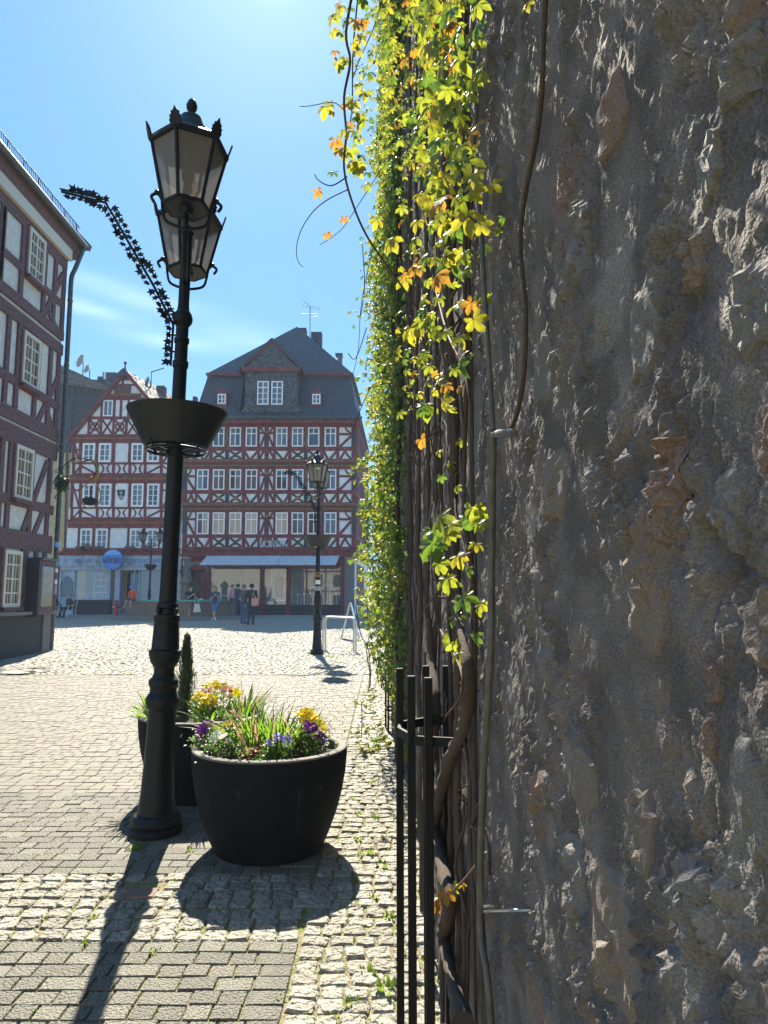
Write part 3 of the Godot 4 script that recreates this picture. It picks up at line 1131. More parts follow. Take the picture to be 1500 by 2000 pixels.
	var ringC := [Vector3(xl, hy, -43.3), Vector3(xr, hy, -43.3), Vector3(xr + 0.3, hy, -50), Vector3(xl, hy, -50)]
	r.hexa(ringA + ringB)
	r.hexa(ringB + ringC)
	var rf := wpart(t, "roof", r, K.slate)
	var u := MB.new()
	var p0 := W(401, 731, 43.0)
	var p1 := W(691, 731, 43.0)
	var ap0 := W(580, 638, 46.4)
	var ap1 := ap0 + Vector3(0.4, 0, -2.4)
	var b0 := Vector3(p0.x, p0.y, -50.3)
	var b1 := Vector3(p1.x + 0.3, p0.y, -50.3)
	var ins := (p0 + p1 + b0 + b1) * 0.25
	u.tri(p0, ap0, p1)
	u.quad(p1, ap0, ap1, b1, ins)
	u.quad(p0, ap0, ap1, b0, ins)
	u.tri(b1, ap1, b0)
	u.quad(p0, p1, b1, b0, ins + Vector3(0, 1, 0))
	wpart(rf, "upper_roof", u, K.slate)
	rect(rf, "roof_cornice", 403, 728, 689, 733.5, 43.05, -6.0, 0.05, K.timber)
	rect(rf, "eaves_board", 366, 819, 704, 826, e0, -1.0, 0.02, K.timber)
	var gut := MB.new()
	gut.tube([low[0] + Vector3(-0.05, 0.02, 0.08), low[1] + Vector3(0.05, 0.02, 0.08)], 0.08, 8)
	wpart(rf, "gutter", gut, K.zinc)
	# middle dormer with pediment
	var dm := MB.new()
	var dp := []
	for q in [[479, 724], [580, 724], [580.5, 788], [585, 797], [592, 805], [469, 805], [475, 797], [478.5, 788]]:
		dp.append(W(q[0], q[1], 41.75))
	dm.prism(dp, Vector3(0, 0, -3.0))
	var dorm := wpart(t, "dormer", dm, K.slate_pale)
	for x in [502.7, 530.2]:
		window(t, x, 745, x + 22.4, 791, 41.75, 3, 0.27)
	var ped := MB.new()
	ped.prism([W(475, 722, 41.7), W(585, 722, 41.7), W(531, 669, 41.7)], Vector3(0, 0, -4.5))
	wpart(dorm, "pediment", ped, K.slate_pale)
	var pr := MB.new()
	var pa := W(531, 665, 41.6)
	for q in [W(466, 724, 41.6), W(592, 724, 41.6)]:
		pr.prism([q, pa, pa + Vector3(0, 0.2, 0), q + Vector3(0, 0.2, 0)], Vector3(0, 0, -4.8))
	wpart(dorm, "dormer_roof", pr, K.slate)
	rect(dorm, "pediment_beam", 473, 717.5, 586, 726, 41.7, -0.3, 0.08, K.timber)
	for q in [[474, 717, 531, 668], [588, 717, 531, 668]]:
		brace(dorm, q[0], q[1], q[2], q[3], 3.2, 41.7, 0.07, K.timber, "barge_board")
	for x in [425.5, 610.0]:
		var sd := rect(t, "small_dormer", x - 2.5, 767, x + 18.5, 796, 42.15, -1.6, 0.0, K.timber)
		window(t, x, 770, x + 16, 789.5, 42.15, 2)
		var rr := MB.new()
		rr.prism([W(x - 4, 768, 42.05), W(x + 20, 768, 42.05), W(x + 8, 757, 42.05)], Vector3(0, 0, -2.2))
		wpart(sd, "dormer_roof", rr, K.timber)
	rect(rf, "chimney", 607, 648, 628, 690, 47.0, -0.7, 0.0, K.slate)
	rect(rf, "chimney", 583, 640, 598, 656, 47.6, -0.7, 0.0, K.slate)
	rect(rf, "chimney", 659, 692, 668, 725, 46.0, -0.5, 0.0, K.stone_grey)
	rect(rf, "chimney_cap", 655, 690, 669, 693, 46.0, -0.55, 0.08, K.zinc)
	rect(rf, "chimney", 376, 774, 383, 800, 46.0, -0.5, 0.0, K.slate)
	# the side towards the alley
	var c0 := W(694.5, 1000, d)
	var c1 := W(719, 1000, 52.0)
	var along := Vector3(c1.x - c0.x, 0, -10.0)
	var out := Vector3(10.0, 0, along.x).normalized()
	var ytop := W(750, 818, d).y
	var side := func(s0: float, s1: float, ya: float, yb: float, z0: float, z1: float) -> MB:
		var k := MB.new()
		var base := Vector3(c0.x, 0, -d)
		var q := [base + along * s0 + out * z0, base + along * s1 + out * z0, base + along * s1 + out * z1, base + along * s0 + out * z1]
		var w := []
		for e in q:
			w.append(e + Vector3(0, W(750, yb, d).y, 0))
		for e in q:
			w.append(e + Vector3(0, W(750, ya, d).y, 0))
		k.hexa(w)
		return k
	wpart(t, "side_wall", side.call(0.0, 1.0, 818.0, 1204.0, -0.6, 0.0), K.plaster)
	for y in [[826, 834], [874, 881], [897, 914], [957.5, 965], [981, 1001], [1044, 1051], [1068, 1090]]:
		wpart(t, "timber_rail", side.call(0.0, 1.0, y[0], y[1], 0.0, 0.06), K.timber)
	for si in 3:
		for k in 14:
			var s0 := 0.01 + k * 0.071
			wpart(t, "timber_post", side.call(s0, s0 + 0.02, tops[si][0], tops[si][3], 0.0, 0.05), K.timber)
			if k % 2 == 1 and k < 12:
				wpart(t, "side_window", side.call(s0 + 0.024, s0 + 0.067, tops[si][0], tops[si][1], 0.0, 0.03), K.glass)
	wpart(t, "side_shop", side.call(0.08, 0.6, 1100.0, 1185.0, 0.0, 0.03), K.timber_old)
	# awning
	var aw := thing("shop_awning", "wide pale grey awning over the corner shop windows", "awning", W(525, 1100, 41.3))
	var mm := MB.new()
	for q in [[404.5, 548.5, 389, 541], [549.5, 663, 542, 655.5]]:
		mm = MB.new()
		mm.prism([W(q[0], 1086, 41.6), W(q[1], 1086, 41.6), W(q[3], 1103.5, 40.5), W(q[2], 1103.5, 40.5)], Vector3(0, 0.015, 0))
		wpart(aw, "awning_cloth", mm, K.awning)
	mm = MB.new()
	mm.prism([W(389, 1103.5, 40.5), W(655.5, 1103.5, 40.5), W(655.5, 1106.5, 40.5), W(389, 1106.5, 40.5)], Vector3(0, 0, 0.05))
	wpart(aw, "front_rail", mm, K.timber)
	for x in [396.0, 545.0, 652.0]:
		mm = MB.new()
		mm.tube([W(x, 1104, 40.55), W(x + 8.0, 1098, 41.95)], 0.03, 6)
		wpart(aw, "awning_arm", mm, K.timber)
	text_on("shop_sign", "BONITA", 508, 1056, 560, 1069, d - 0.2, K.letter_grey, "raised grey letters reading BONITA above the awning")

# ---------------------------------------------------------------- the gabled house with the opticians
func build_gable_house() -> void:
	var d := 42.4
	var t := thing("gabled_house", "red half-timbered gabled house with steep roof and shop below", "house", ground(-14.6, -d))
	var m := MB.new()
	m.prism([W(244, 727, d), W(139, 856, d), W(349, 856, d)], Vector3(0, 0, -0.5))
	wpart(t, "gable_wall", m, K.plaster)
	rect(t, "wall", 139, 855, 347, 937, d, -7.0, 0.0, K.plaster)
	rect(t, "wall", 136, 936, 348, 1026, d, -7.0, 0.03, K.plaster)
	rect(t, "wall", 131, 1025, 352, 1086, d, -7.0, 0.06, K.plaster)
	# roof
	var ax := W(244, 722, d - 0.25)
	var bk := W(337, 779, 47.8)
	var lf := W(131, 860, d - 0.25)
	var rt := W(357, 860, d - 0.25)
	var off := bk - ax
	off.y = 0.0
	var rm := MB.new()
	rm.prism([ax, lf, lf + off, ax + off], Vector3(0, -0.14, 0))
	rm.prism([ax, rt, rt + off, ax + off], Vector3(0, -0.14, 0))
	var rf := wpart(t, "roof", rm, K.roof_grey)
	for q in [[133, 858, 244, 725], [355, 858, 244, 725]]:
		brace(rf, q[0], q[1], q[2], q[3], 7.0, d - 0.2, 0.06, K.timber, "barge_board")
	var tri := MB.new()
	tri.prism([W(244, 722, d), W(228, 737, d), W(260, 737, d)], Vector3(0, 0, 0.35))
	wpart(rf, "gable_hood", tri, K.slate)
	var fin := MB.new()
	fin.lathe([Vector2(0.12, -0.1), Vector2(0.05, 0.2), Vector2(0.04, 0.38), Vector2(0.10, 0.46), Vector2(0.08, 0.56), Vector2(0.0, 0.6)], W(244, 724, d - 0.15), 10)
	wpart(rf, "finial", fin, K.timber)
	rect(rf, "chimney", 305, 753, 320, 775, 45.5, -0.6, 0.0, K.timber_old)
	# gable storeys
	rect(t, "timber_rail", 212, 769, 276, 776, d, 0.002, 0.08, K.timber)
	rect(t, "string_course", 208, 770.5, 271, 772.3, d, 0.08, 0.10, K.ochre)
	rect(t, "timber_rail", 222, 750.5, 265, 753.5, d, 0.002, 0.05, K.timber)
	rect(t, "shutter", 223.5, 753.5, 239, 769, d, 0.002, 0.06, K.timber_old)
	rect(t, "shutter", 240, 753.5, 256, 769, d, 0.002, 0.06, K.timber_old)
	rect(t, "timber_post", 238, 742, 242.5, 753, d, 0.002, 0.05, K.timber)
	rect(t, "timber_rail", 226, 737, 258, 743, d, 0.002, 0.05, K.timber)
	rect(t, "timber_rail", 204, 776.5, 282, 781.5, d, 0.002, 0.05, K.timber)
	rect(t, "timber_rail", 176, 813.8, 312, 819, d, 0.002, 0.06, K.timber)
	for x in [199.5, 223.5, 236.5, 251.5, 276.0]:
		rect(t, "timber_post", x - 2.4, 781, x + 2.4, 814, d, 0.002, 0.05, K.timber)
	window(t, 202.3, 782, 221, 813.5, d, 1)
	window(t, 254.5, 782, 273, 813.5, d, 1)
	for x in [174.0, 197.5, 222.0, 247.0, 271.0, 295.0, 318.0]:
		rect(t, "timber_post", x - 2.4, 818.8, x + 2.4, 849, d, 0.002, 0.05, K.timber)
	for q in [[176.5, 195, 1], [200, 219.5, 0], [224.5, 244.5, 1], [249.5, 268.5, 0], [273.5, 292.5, 1], [297.5, 315.5, 0]]:
		brace(t, q[0], 819, q[1], 848.5, 3.6, d)
		brace(t, q[1], 819, q[0], 848.5, 3.6, d)
		if q[2]:
			var ring := MB.new()
			var pts := []
			for k in 17:
				pts.append(W((q[0] + q[1]) * 0.5, 833.5, d) + Vector3(cos(TAU * k / 16.0) * 0.24, sin(TAU * k / 16.0) * 0.24, 0.05))
			ring.tube(pts, 0.045, 5, false)
			wpart(t, "timber_ring", ring, K.timber)
	# storeys with windows: [top, bottom, panel bottom, left, right]
	for s in [[866.0, 903.0, 926.0, 141.0, 346.0, 3], [945.0, 990.0, 1012.0, 138.0, 347.0, 4]]:
		var y0: float = s[0]
		rect(t, "timber_rail", s[3], y0 - 17, s[4], y0 - 10, d, 0.002, 0.13, K.timber)
		rect(t, "string_course", s[3], y0 - 10, s[4], y0 - 8, d, 0.002, 0.15, K.ochre)
		rect(t, "timber_rail", s[3], y0 - 8, s[4], y0 - 0.6, d, 0.002, 0.08, K.timber)
		rect(t, "timber_rail", s[3], s[1] + 0.4, s[4], s[1] + 4.0, d, 0.002, 0.075, K.timber)
		rect(t, "timber_rail", s[3], s[2] - 1.5, s[4], s[2] + 3.0, d, 0.002, 0.07, K.timber)
		for x in [s[3] + 3.0, 157.5, 190.3, 222.0, 254.0, 283.8, 315.5, s[4] - 3.0]:
			rect(t, "timber_post", x - 3.0, y0 - 0.6, x + 3.0, s[1] + 0.4, d, 0.002, 0.07, K.timber)
			rect(t, "timber_post", x - 2.6, s[1] + 4.0, x + 2.6, s[2] - 1.5, d, 0.002, 0.068, K.timber)
		for x in [162.3, 193.7, 257.2, 287.8]:
			window(t, x, y0, x + 23.6, s[1], d, s[5], 0.0, null, false, 3.4)
		for e in [[s[3] + 6.0, 154.5, 1], [s[4] - 6.0, 318.5, -1]]:
			brace(t, e[0], y0 + 6, e[1], s[1], 3.6, d)
			rect(t, "timber_rail", minf(e[0], e[1]), y0 + 11, maxf(e[0], e[1]), y0 + 14.5, d, 0.002, 0.06, K.timber)
			brace(t, e[0], s[2] - 1.5, e[1] + e[2] * 3.0, s[1] + 6.0, 3.2, d)
			brace(t, e[1] + e[2] * 2.0, s[1] + 6.0, e[1] + e[2] * 31.0, s[2] - 1.5, 4.0, d)
		for x in [206.0, 238.0, 269.0]:
			bent(t, x - 8.5, s[1] + 4.0, x - 8.5, s[2] - 1.5, -5.0, 3.4, d)
			bent(t, x + 8.5, s[1] + 4.0, x + 8.5, s[2] - 1.5, 5.0, 3.4, d)
	# painted arms between the windows
	var oval := MB.new()
	var op := []
	for q in [[231, 944], [245, 944], [249.5, 949], [249.5, 980], [245, 985], [231, 985], [226.5, 980], [226.5, 949]]:
		op.append(W(q[0], q[1], d) + Vector3(0, 0, 0.004))
	oval.prism(op, Vector3(0, 0, 0.07))
	var arms := wpart(t, "painted_panel", oval, K.plaster)
	var sh := MB.new()
	var sp := []
	for q in [[229.5, 957], [246, 957], [244, 968], [241, 974], [237.8, 977], [234, 974], [231, 968]]:
		sp.append(W(q[0], q[1], d) + Vector3(0, 0, 0.076))
	sh.prism(sp, Vector3(0, 0, 0.02))
	wpart(arms, "shield", sh, K.letter_dark)
	var an := MB.new()
	for q in [[237.8, 960, 237.8, 973], [235, 962.5, 240.6, 962.5], [233.5, 969, 237.8, 973.4], [242, 969, 237.8, 973.4]]:
		var a := W(q[0], q[1], d) + Vector3(0, 0, 0.1)
		var b := W(q[2], q[3], d) + Vector3(0, 0, 0.1)
		an.tube([a, b], 0.02, 4)
	wpart(arms, "anchor_emblem", an, K.plaster)
	# low storey over the shop
	rect(t, "timber_rail", 134, 1015, 350, 1020, d, 0.03, 0.15, K.timber)
	rect(t, "string_course", 134, 1020, 350, 1022, d, 0.03, 0.17, K.ochre)
	rect(t, "timber_rail", 134, 1022, 350, 1031.5, d, 0.03, 0.14, K.timber)
	for x in [155.0, 184.0, 213.0, 251.5, 282.0, 311.0, 348.0]:
		rect(t, "timber_post", x - 2.2, 1031.5, x + 2.2, 1071, d, 0.03, 0.11, K.timber)
	for x in [157.5, 188.5, 254.0, 287.0]:
		window(t, x, 1033, x + 22.5, 1071, d - 0.06, 3, 0.0, null, false, 3.2)
	rect(t, "cornice", 126, 1071, 356, 1077, d, 0.0, 0.30, K.timber)
	rect(t, "cornice", 116, 1077, 360, 1085, d, 0.0, 0.22, K.timber)
	# shop front
	var gb := 1203.0
	rect(t, "sign_band", 118, 1085, 356, 1105.5, d, -0.2, 0.16, K.shop_blue)
	rect(t, "shop_blind", 120, 1105.5, 354, 1113.5, d, -0.2, 0.10, K.shop_blue)
	rect(t, "shop_back", 118, 1100, 356, gb, d, -3.6, -3.4, K.shop_dark)
	rect(t, "shop_plinth", 145, 1172, 214, gb, d, -0.3, 0.02, K.plinth)
	rect(t, "shop_plinth", 272, 1172, 354, gb, d, -0.3, 0.02, K.plinth)
	rect(t, "window_sill", 145, 1170, 214, 1172, d, -0.3, 0.14, K.shop_blue)
	rect(t, "window_sill", 272, 1170, 354, 1172, d, -0.3, 0.14, K.shop_blue)
	rect(t, "shop_floor", 118, 1197, 356, gb, d, -3.4, -0.3, K.shop_dark)
	rect(t, "shop_pillar", 116, 1113.5, 119, gb, d, -0.3, 0.10, K.shop_blue)
	rect(t, "shop_wall", 119, 1113.5, 145, gb, d, -0.4, 0.0, K.shop_blue)
	rect(t, "shop_pane", 146.5, 1114, 213, 1170, d, -0.10, -0.08, K.shop_glass)
	rect(t, "shop_pane", 272, 1114, 352, 1170, d, -0.10, -0.08, K.shop_glass)
	rect(t, "column", 223.5, 1113.5, 233, gb, d, -0.3, 0.0, K.shop_blue)
	rect(t, "door", 237, 1118, 262, gb, d, -1.0, -0.9, K.glass)
	for x in [212.5, 260.5, 270.0]:
		rect(t, "glazing_bar", x, 1113.5, x + 2.0, gb, d, -0.15, 0.0, K.shop_blue)
	var op2 := MB.new()
	var q2 := []
	for q in [[120, 1166], [142.5, 1166], [142.5, 1138], [139, 1129], [131.5, 1124.5], [124, 1129], [120, 1138]]:
		q2.append(W(q[0], q[1], d) + Vector3(0, 0, 0.003))
	op2.prism(q2, Vector3(0, 0, 0.03))
	wpart(t, "arched_window", op2, K.glass)
	# display rack and cards in the optician's window
	var rk := rect(t, "display_rack", 176, 1120, 200, 1121.5, d, -0.7, -0.5, K.white_paint)
	for y in [1132.0, 1144.0, 1156.0, 1168.0]:
		rect(rk, "shelf", 176, y, 200, y + 1.2, d, -0.7, -0.5, K.white_paint)
	for x in [175.0, 187.4, 199.5]:
		rect(rk, "upright", x, 1120, x + 1.2, 1169, d, -0.7, -0.64, K.white_paint)
	for x in [161.0, 180.0, 191.5]:
		rect(t, "display_card", x, 1160, x + 7, 1169.5, d, -0.35, -0.32, K.curtain)
	text_on("lettering", "BRILLEN", 143, 1091.5, 178, 1099.5, d - 0.165, K.letter_blue, "", 0.02, t)
	text_on("lettering", "KONTAKTLINSEN", 246, 1091.5, 326, 1099.5, d - 0.165, K.letter_blue, "", 0.02, t)
	for x in [130.0, 191.5]:
		var st := MB.new()
		st.plate(star(0.09, 0.05, 6), Transform3D(Basis.IDENTITY, W(x, 1095, d) + Vector3(0, 0, 0.175)), 0.02)
		wpart(t, "painted_star", st, K.letter_blue)
	# round blue sign
	var sg := thing("round_sign", "round blue disc sign reading GÖCKEL on the optician's shop front", "sign", W(220.5, 1093, 41.95))
	var ds := MB.new()
	ds.lathe([Vector2(0.0, -0.06), Vector2(0.57, -0.06), Vector2(0.6, -0.03), Vector2(0.6, 0.03), Vector2(0.57, 0.06), Vector2(0.0, 0.06)], Vector3.ZERO, 40)
	part(sg, "disc", ds.mesh(), K.sign_blue, Transform3D(Basis(Vector3.RIGHT, PI / 2), Vector3.ZERO))
	var cap := PackedVector2Array()
	for k in 17:
		var a := lerpf(0.5, PI - 0.5, k / 16.0)
		cap.append(Vector2(cos(a), sin(a)) * 0.56)
	var cm := MB.new()
	cm.plate(cap, Transform3D(Basis.IDENTITY, Vector3(0, 0, 0.065)), 0.01)
	part(sg, "printed_field", cm.mesh(), K.sign_pale)
	cm = MB.new()
	cm.plate(PackedVector2Array([Vector2(-0.1, -0.5), Vector2(0.14, -0.5), Vector2(0.08, -0.25), Vector2(0.16, -0.12), Vector2(-0.12, -0.14), Vector2(-0.05, -0.28)]), Transform3D(Basis.IDENTITY, Vector3(0, 0, 0.066)), 0.01)
	part(sg, "printed_emblem", cm.mesh(), K.letter_blue)
	text_on("lettering", "GÖCKEL", 201, 1087, 240, 1099.5, 41.86, K.letter_dark, "", 0.02, sg)
	var br := MB.new()
	br.tube([Vector3(0, 0, -0.05), Vector3(0, 0, -0.34)], 0.03, 6)
	part(sg, "bracket", br.mesh(), K.iron)
	# hanging plants over the cornice
	for k in 5:
		var x: float = [160.0, 195.0, 255.0, 288.0, 170.0][k]
		var pl := thing("window_plant", "trailing green plant %s" % ["under the first low window beside the round sign", "between low window and round sign, short", "hanging long over the KONTAKT lettering", "dark tuft beside the twin lantern", "bushy tuft on the cornice over BRILLEN"][k], "plant", W(x, 1073, 42.2) + Vector3(0, 0.02, 0.12), "plants on the shop cornice")
		var list := []
		for i in 130:
			var h := rng.randf_range(-1.0, 0.25) if k != 3 and k != 4 else rng.randf_range(-0.15, 0.3)
			var w := 0.28 * (1.0 - 0.6 * clampf(-h, 0, 1))
			list.append(Transform3D(Basis.from_euler(Vector3(rng.randf() * TAU, rng.randf() * TAU, rng.randf() * TAU)).scaled(Vector3.ONE * rng.randf_range(0.05, 0.10)), Vector3(rng.randf_range(-w, w), h, rng.randf_range(0.0, 0.14))))
		copies(pl, "foliage", leaflet(0.5), K.leaf_green if k % 2 else K.herb, list)
		var bx := MB.new()
		bx.bevel_box(Vector3(-0.3, -0.02, -0.02), Vector3(0.3, 0.14, 0.12), 0.01)
		part(pl, "planter_box", bx.mesh(), K.timber_old)

func star(r: float, r2: float, n: int) -> PackedVector2Array:
	var p := PackedVector2Array()
	for k in n * 2:
		var a := PI * k / n + PI / 2
		p.append(Vector2(cos(a), sin(a)) * (r if k % 2 == 0 else r2))
	return p

# ---------------------------------------------------------------- the near house at the left edge; its front is the plane x = -8.6
const LX := -8.6

func lrect(t: Node3D, called: String, d0: float, d1: float, y0: float, y1: float, o0: float, o1: float, material: Material) -> MeshInstance3D:
	var m := MB.new()
	m.box(Vector3(LX + o0, y0, -d0), Vector3(LX + o1, y1, -d1))
	return wpart(t, called, m, material)

func lbrace(t: Node3D, px0: float, py0: float, px1: float, py1: float, w: float) -> void:
	var a := X(px0, py0, LX)
	var b := X(px1, py1, LX)
	var s := (b - a).normalized().cross(Vector3.RIGHT) * w * 0.5
	var m := MB.new()
	m.prism([a - s, a + s, b + s, b - s], Vector3(0.042, 0, 0))
	wpart(t, "timber_brace", m, K.timber_old)

func build_left_house() -> void:
	var z1 := 18.42
	var t := thing("timbered_house", "old purplish half-timbered house with cream windows and overhanging eaves", "house", ground(LX, -z1))
	var yt := X(128, 508, LX).y
	var hy := func(px: float, py: float) -> float: return X(px, py, LX).y
	lrect(t, "wall", 7.0, z1, 1.2, yt, -8.0, 0.0, K.plaster_old)
	lrect(t, "plinth", 7.0, z1 - 0.02, -0.2, 1.25, -8.0, 0.12, K.plinth)
	lrect(t, "ledge", 7.0, z1 + 0.06, 1.25, 1.33, -0.3, 0.26, K.stone_grey)
	lrect(t, "corner_stone", z1 - 0.45, z1 + 0.04, 0.0, 1.25, 0.0, 0.16, K.stone_grey)
	# long rails
	var b4 := [hy.call(30.0, 572.0), hy.call(30.0, 594.0)]
	var b4b := [hy.call(30.0, 604.0), hy.call(30.0, 628.0)]
	var b3 := [hy.call(30.0, 800.0), hy.call(30.0, 826.0)]
	var b3b := [hy.call(30.0, 833.0), hy.call(30.0, 868.0)]
	var b2 := [hy.call(30.0, 1035.0), hy.call(30.0, 1072.0)]
	for b in [b4, b4b, b3, b3b, b2]:
		lrect(t, "timber_rail", 7.0, z1, b[1], b[0], 0.002, 0.06, K.timber_old)
	lrect(t, "timber_rail", 7.0, z1, yt - 0.28, yt, 0.002, 0.05, K.timber_old)
	lrect(t, "eaves_moulding", 7.0, z1 + 0.05, yt, yt + 0.30, -0.1, 0.14, K.cream_paint)
	lrect(t, "timber_rail", 7.0, z1, hy.call(20.0, 512.0), hy.call(20.0, 496.0), 0.002, 0.046, K.timber_old)
	lrect(t, "timber_rail", 7.0, z1, hy.call(25.0, 752.0), hy.call(25.0, 733.0), 0.002, 0.046, K.timber_old)
	lrect(t, "timber_rail", 7.0, z1, hy.call(14.0, 984.0), hy.call(14.0, 964.0), 0.002, 0.046, K.timber_old)
	# posts: [px, py, storey bottom, storey top]
	var st := [[b4[0], yt - 0.28], [b3[0], b4b[1]], [b2[0], b3b[1]], [1.33, b2[1]]]
	for q in [[4.0, 450.0, 0], [44.0, 470.0, 0], [84.0, 560.0, 0], [105.0, 560.0, 0], [123.0, 560.0, 0],
			[11.0, 700.0, 1], [33.0, 700.0, 1], [70.0, 700.0, 1], [96.0, 720.0, 1], [112.0, 720.0, 1],
			[18.0, 900.0, 2], [62.0, 900.0, 2], [94.0, 940.0, 2], [1.0, 900.0, 2],
			[40.0, 1130.0, 3], [46.0, 1130.0, 3], [66.0, 1130.0, 3], [83.0, 1130.0, 3], [0.0, 1130.0, 3]]:
		var dd := -X(q[0], q[1], LX).z
		dd = minf(dd, z1 - 0.09)
		lrect(t, "timber_post", dd - 0.085, dd + 0.085, st[q[2]][0], st[q[2]][1], 0.002, 0.05, K.timber_old)
	for k in 3:
		for dd in [15.2, 14.2, 13.1, 12.0, 10.9, 9.8, 8.6]:
			lrect(t, "timber_post", dd - 0.085, dd + 0.085, st[k][0], st[k][1], 0.002, 0.05, K.timber_old)
	for q in [[80, 624, 121, 536], [92, 606, 112, 650], [70, 827, 110, 742], [84, 780, 103, 846], [42, 1038, 91, 902], [62, 1048, 88, 985]]:
		lbrace(t, q[0], q[1], q[2], q[3], 0.17)
	# windows: left and right edge in pixels, top and bottom at the middle
	for q in [[49, 82, 454, 552], [38, 72, 653, 758], [23, 58, 872, 977], [0, 34, 1075, 1186]]:
		var mx: float = (q[0] + q[1]) * 0.5
		var my: float = (q[2] + q[3]) * 0.5
		var da := -X(q[0], my, LX).z
		var db := -X(q[1], my, LX).z
		var ya: float = X(mx, q[3], LX).y
		var yb: float = X(mx, q[2], LX).y
		var m := MB.new()
		var f := 0.09
		m.box(Vector3(LX, ya, -da), Vector3(LX + 0.1, yb, -da - f))
		m.box(Vector3(LX, ya, -db), Vector3(LX + 0.1, yb, -db + f))
		m.box(Vector3(LX, yb - f, -da - f), Vector3(LX + 0.098, yb, -db + f))
		m.box(Vector3(LX, ya, -da - f), Vector3(LX + 0.098, ya + f, -db + f))
		var dm := (da + db) * 0.5
		m.box(Vector3(LX + 0.02, ya + f, -dm + 0.03), Vector3(LX + 0.085, yb - f, -dm - 0.03))
		for k in range(1, 4):
			var yy := lerpf(ya, yb, k / 4.0)
			m.box(Vector3(LX + 0.02, yy - 0.018, -da - f), Vector3(LX + 0.08, yy + 0.018, -db + f))
		for s in [0.25, 0.75]:
			var ds := lerpf(da + f, db - f, s)
			m.box(Vector3(LX + 0.02, ya + f, -ds + 0.012), Vector3(LX + 0.078, yb - f, -ds - 0.012))
		var w := wpart(t, "window", m, K.cream_paint)
		for s in 2:
			var p := MB.new()
			p.box(Vector3(LX + 0.004, ya + f, -(da + f if s == 0 else dm)), Vector3(LX + 0.04, yb - f, -(dm if s == 0 else db - f)))
			wpart(w, "pane", p, K.glass_mid if s else K.glass)
		var sl := MB.new()
		sl.box(Vector3(LX, ya - 0.09, -da + 0.05), Vector3(LX + 0.17, ya, -db - 0.05))
		wpart(w, "sill", sl, K.timber_old)
		var cs := MB.new()
		cs.box(Vector3(LX, ya, -da + 0.07), Vector3(LX + 0.075, yb, -da))
		wpart(w, "casing", cs, K.timber_old)
		cs = MB.new()
		cs.box(Vector3(LX, ya, -db), Vector3(LX + 0.075, yb, -db - 0.07))
		wpart(w, "casing", cs, K.timber_old)
	# eaves, gutter, roof
	var ge := W(166, 480, 19.0)
	var m2 := MB.new()
	m2.prism([Vector3(LX + 0.1, yt + 0.30, -7.0), Vector3(ge.x, ge.y - 0.1, -7.0), Vector3(ge.x, ge.y, -7.0), Vector3(LX - 4.0, ge.y + 4.6, -7.0), Vector3(LX - 8.0, ge.y, -7.0), Vector3(LX - 7.9, yt, -7.0)], Vector3(0, 0, -12.0))
	var rf := wpart(t, "roof", m2, K.roof_tile)
	var rowm := MB.new()
	var dirr := Vector3(-4.0 - (ge.x - LX), 4.6, 0).normalized()
	for r in 12:
		for k in 52:
			var o := Vector3(ge.x, ge.y, -7.0 - k * 0.231) + dirr * (r * 0.30)
			var up := Vector3(-dirr.y, dirr.x, 0) * -1.0
			if up.y < 0:
				up = -up
			rowm.prism([o + up * 0.05, o + up * 0.05 + Vector3(0, 0, -0.21), o + up * 0.03 + dirr * 0.32 + Vector3(0, 0, -0.21), o + up * 0.03 + dirr * 0.32], up * -0.04)
	var tl := wpart(rf, "roof_tiles", rowm, K.roof_tile)
	tl.set_meta("kind", "stuff")
	var sf := MB.new()
	sf.prism([Vector3(LX + 0.1, yt + 0.29, -7.0), Vector3(ge.x - 0.02, ge.y - 0.10, -7.0), Vector3(ge.x - 0.02, ge.y - 0.13, -7.0), Vector3(LX + 0.1, yt + 0.26, -7.0)], Vector3(0, 0, -12.0))
	wpart(rf, "soffit", sf, K.timber_old)
	var gt := MB.new()
	gt.tube([Vector3(ge.x + 0.07, ge.y - 0.06, -7.0), Vector3(ge.x + 0.07, ge.y - 0.1, -18.95)], 0.085, 10)
	wpart(rf, "gutter", gt, K.zinc)
	var bb := MB.new()
	bb.prism([Vector3(ge.x + 0.08, ge.y - 0.12, -19.0), Vector3(ge.x + 0.14, ge.y + 0.04, -19.0), Vector3(LX - 4.0, ge.y + 4.7, -19.0), Vector3(LX - 4.0, ge.y + 4.4, -19.0)], Vector3(0, 0, -0.14))
	wpart(rf, "barge_board", bb, K.timber_old)
	var gd := MB.new()
	var o2 := Vector3(ge.x, ge.y, 0) + dirr * 0.18
	for h in [0.10, 0.34]:
		gd.tube([o2 + Vector3(0, h, -7.0), o2 + Vector3(0, h, -18.9)], 0.014, 5)
	for k in 130:
		var zz := -7.0 - k * 0.0913
		gd.tube([o2 + Vector3(0, 0.02 if k % 8 == 0 else 0.10, zz), o2 + Vector3(0, 0.34, zz)], 0.016 if k % 8 == 0 else 0.008, 4)
	wpart(rf, "snow_guard", gd, K.iron)
	# downpipe
	var dp := MB.new()
	var pz := -z1 - 0.02
	var px := LX + 0.16
	dp.tube(smooth([Vector3(ge.x + 0.07, ge.y - 0.12, -18.8), Vector3(ge.x + 0.03, ge.y - 0.35, -18.75), Vector3(px + 0.05, yt - 0.15, pz - 0.1), Vector3(px, yt - 0.5, pz), Vector3(px, yt - 1.2, pz)], 5) + [Vector3(px, gy(pz) + 0.02, pz)], 0.062, 10)
	var pipe := wpart(t, "downpipe", dp, K.zinc)
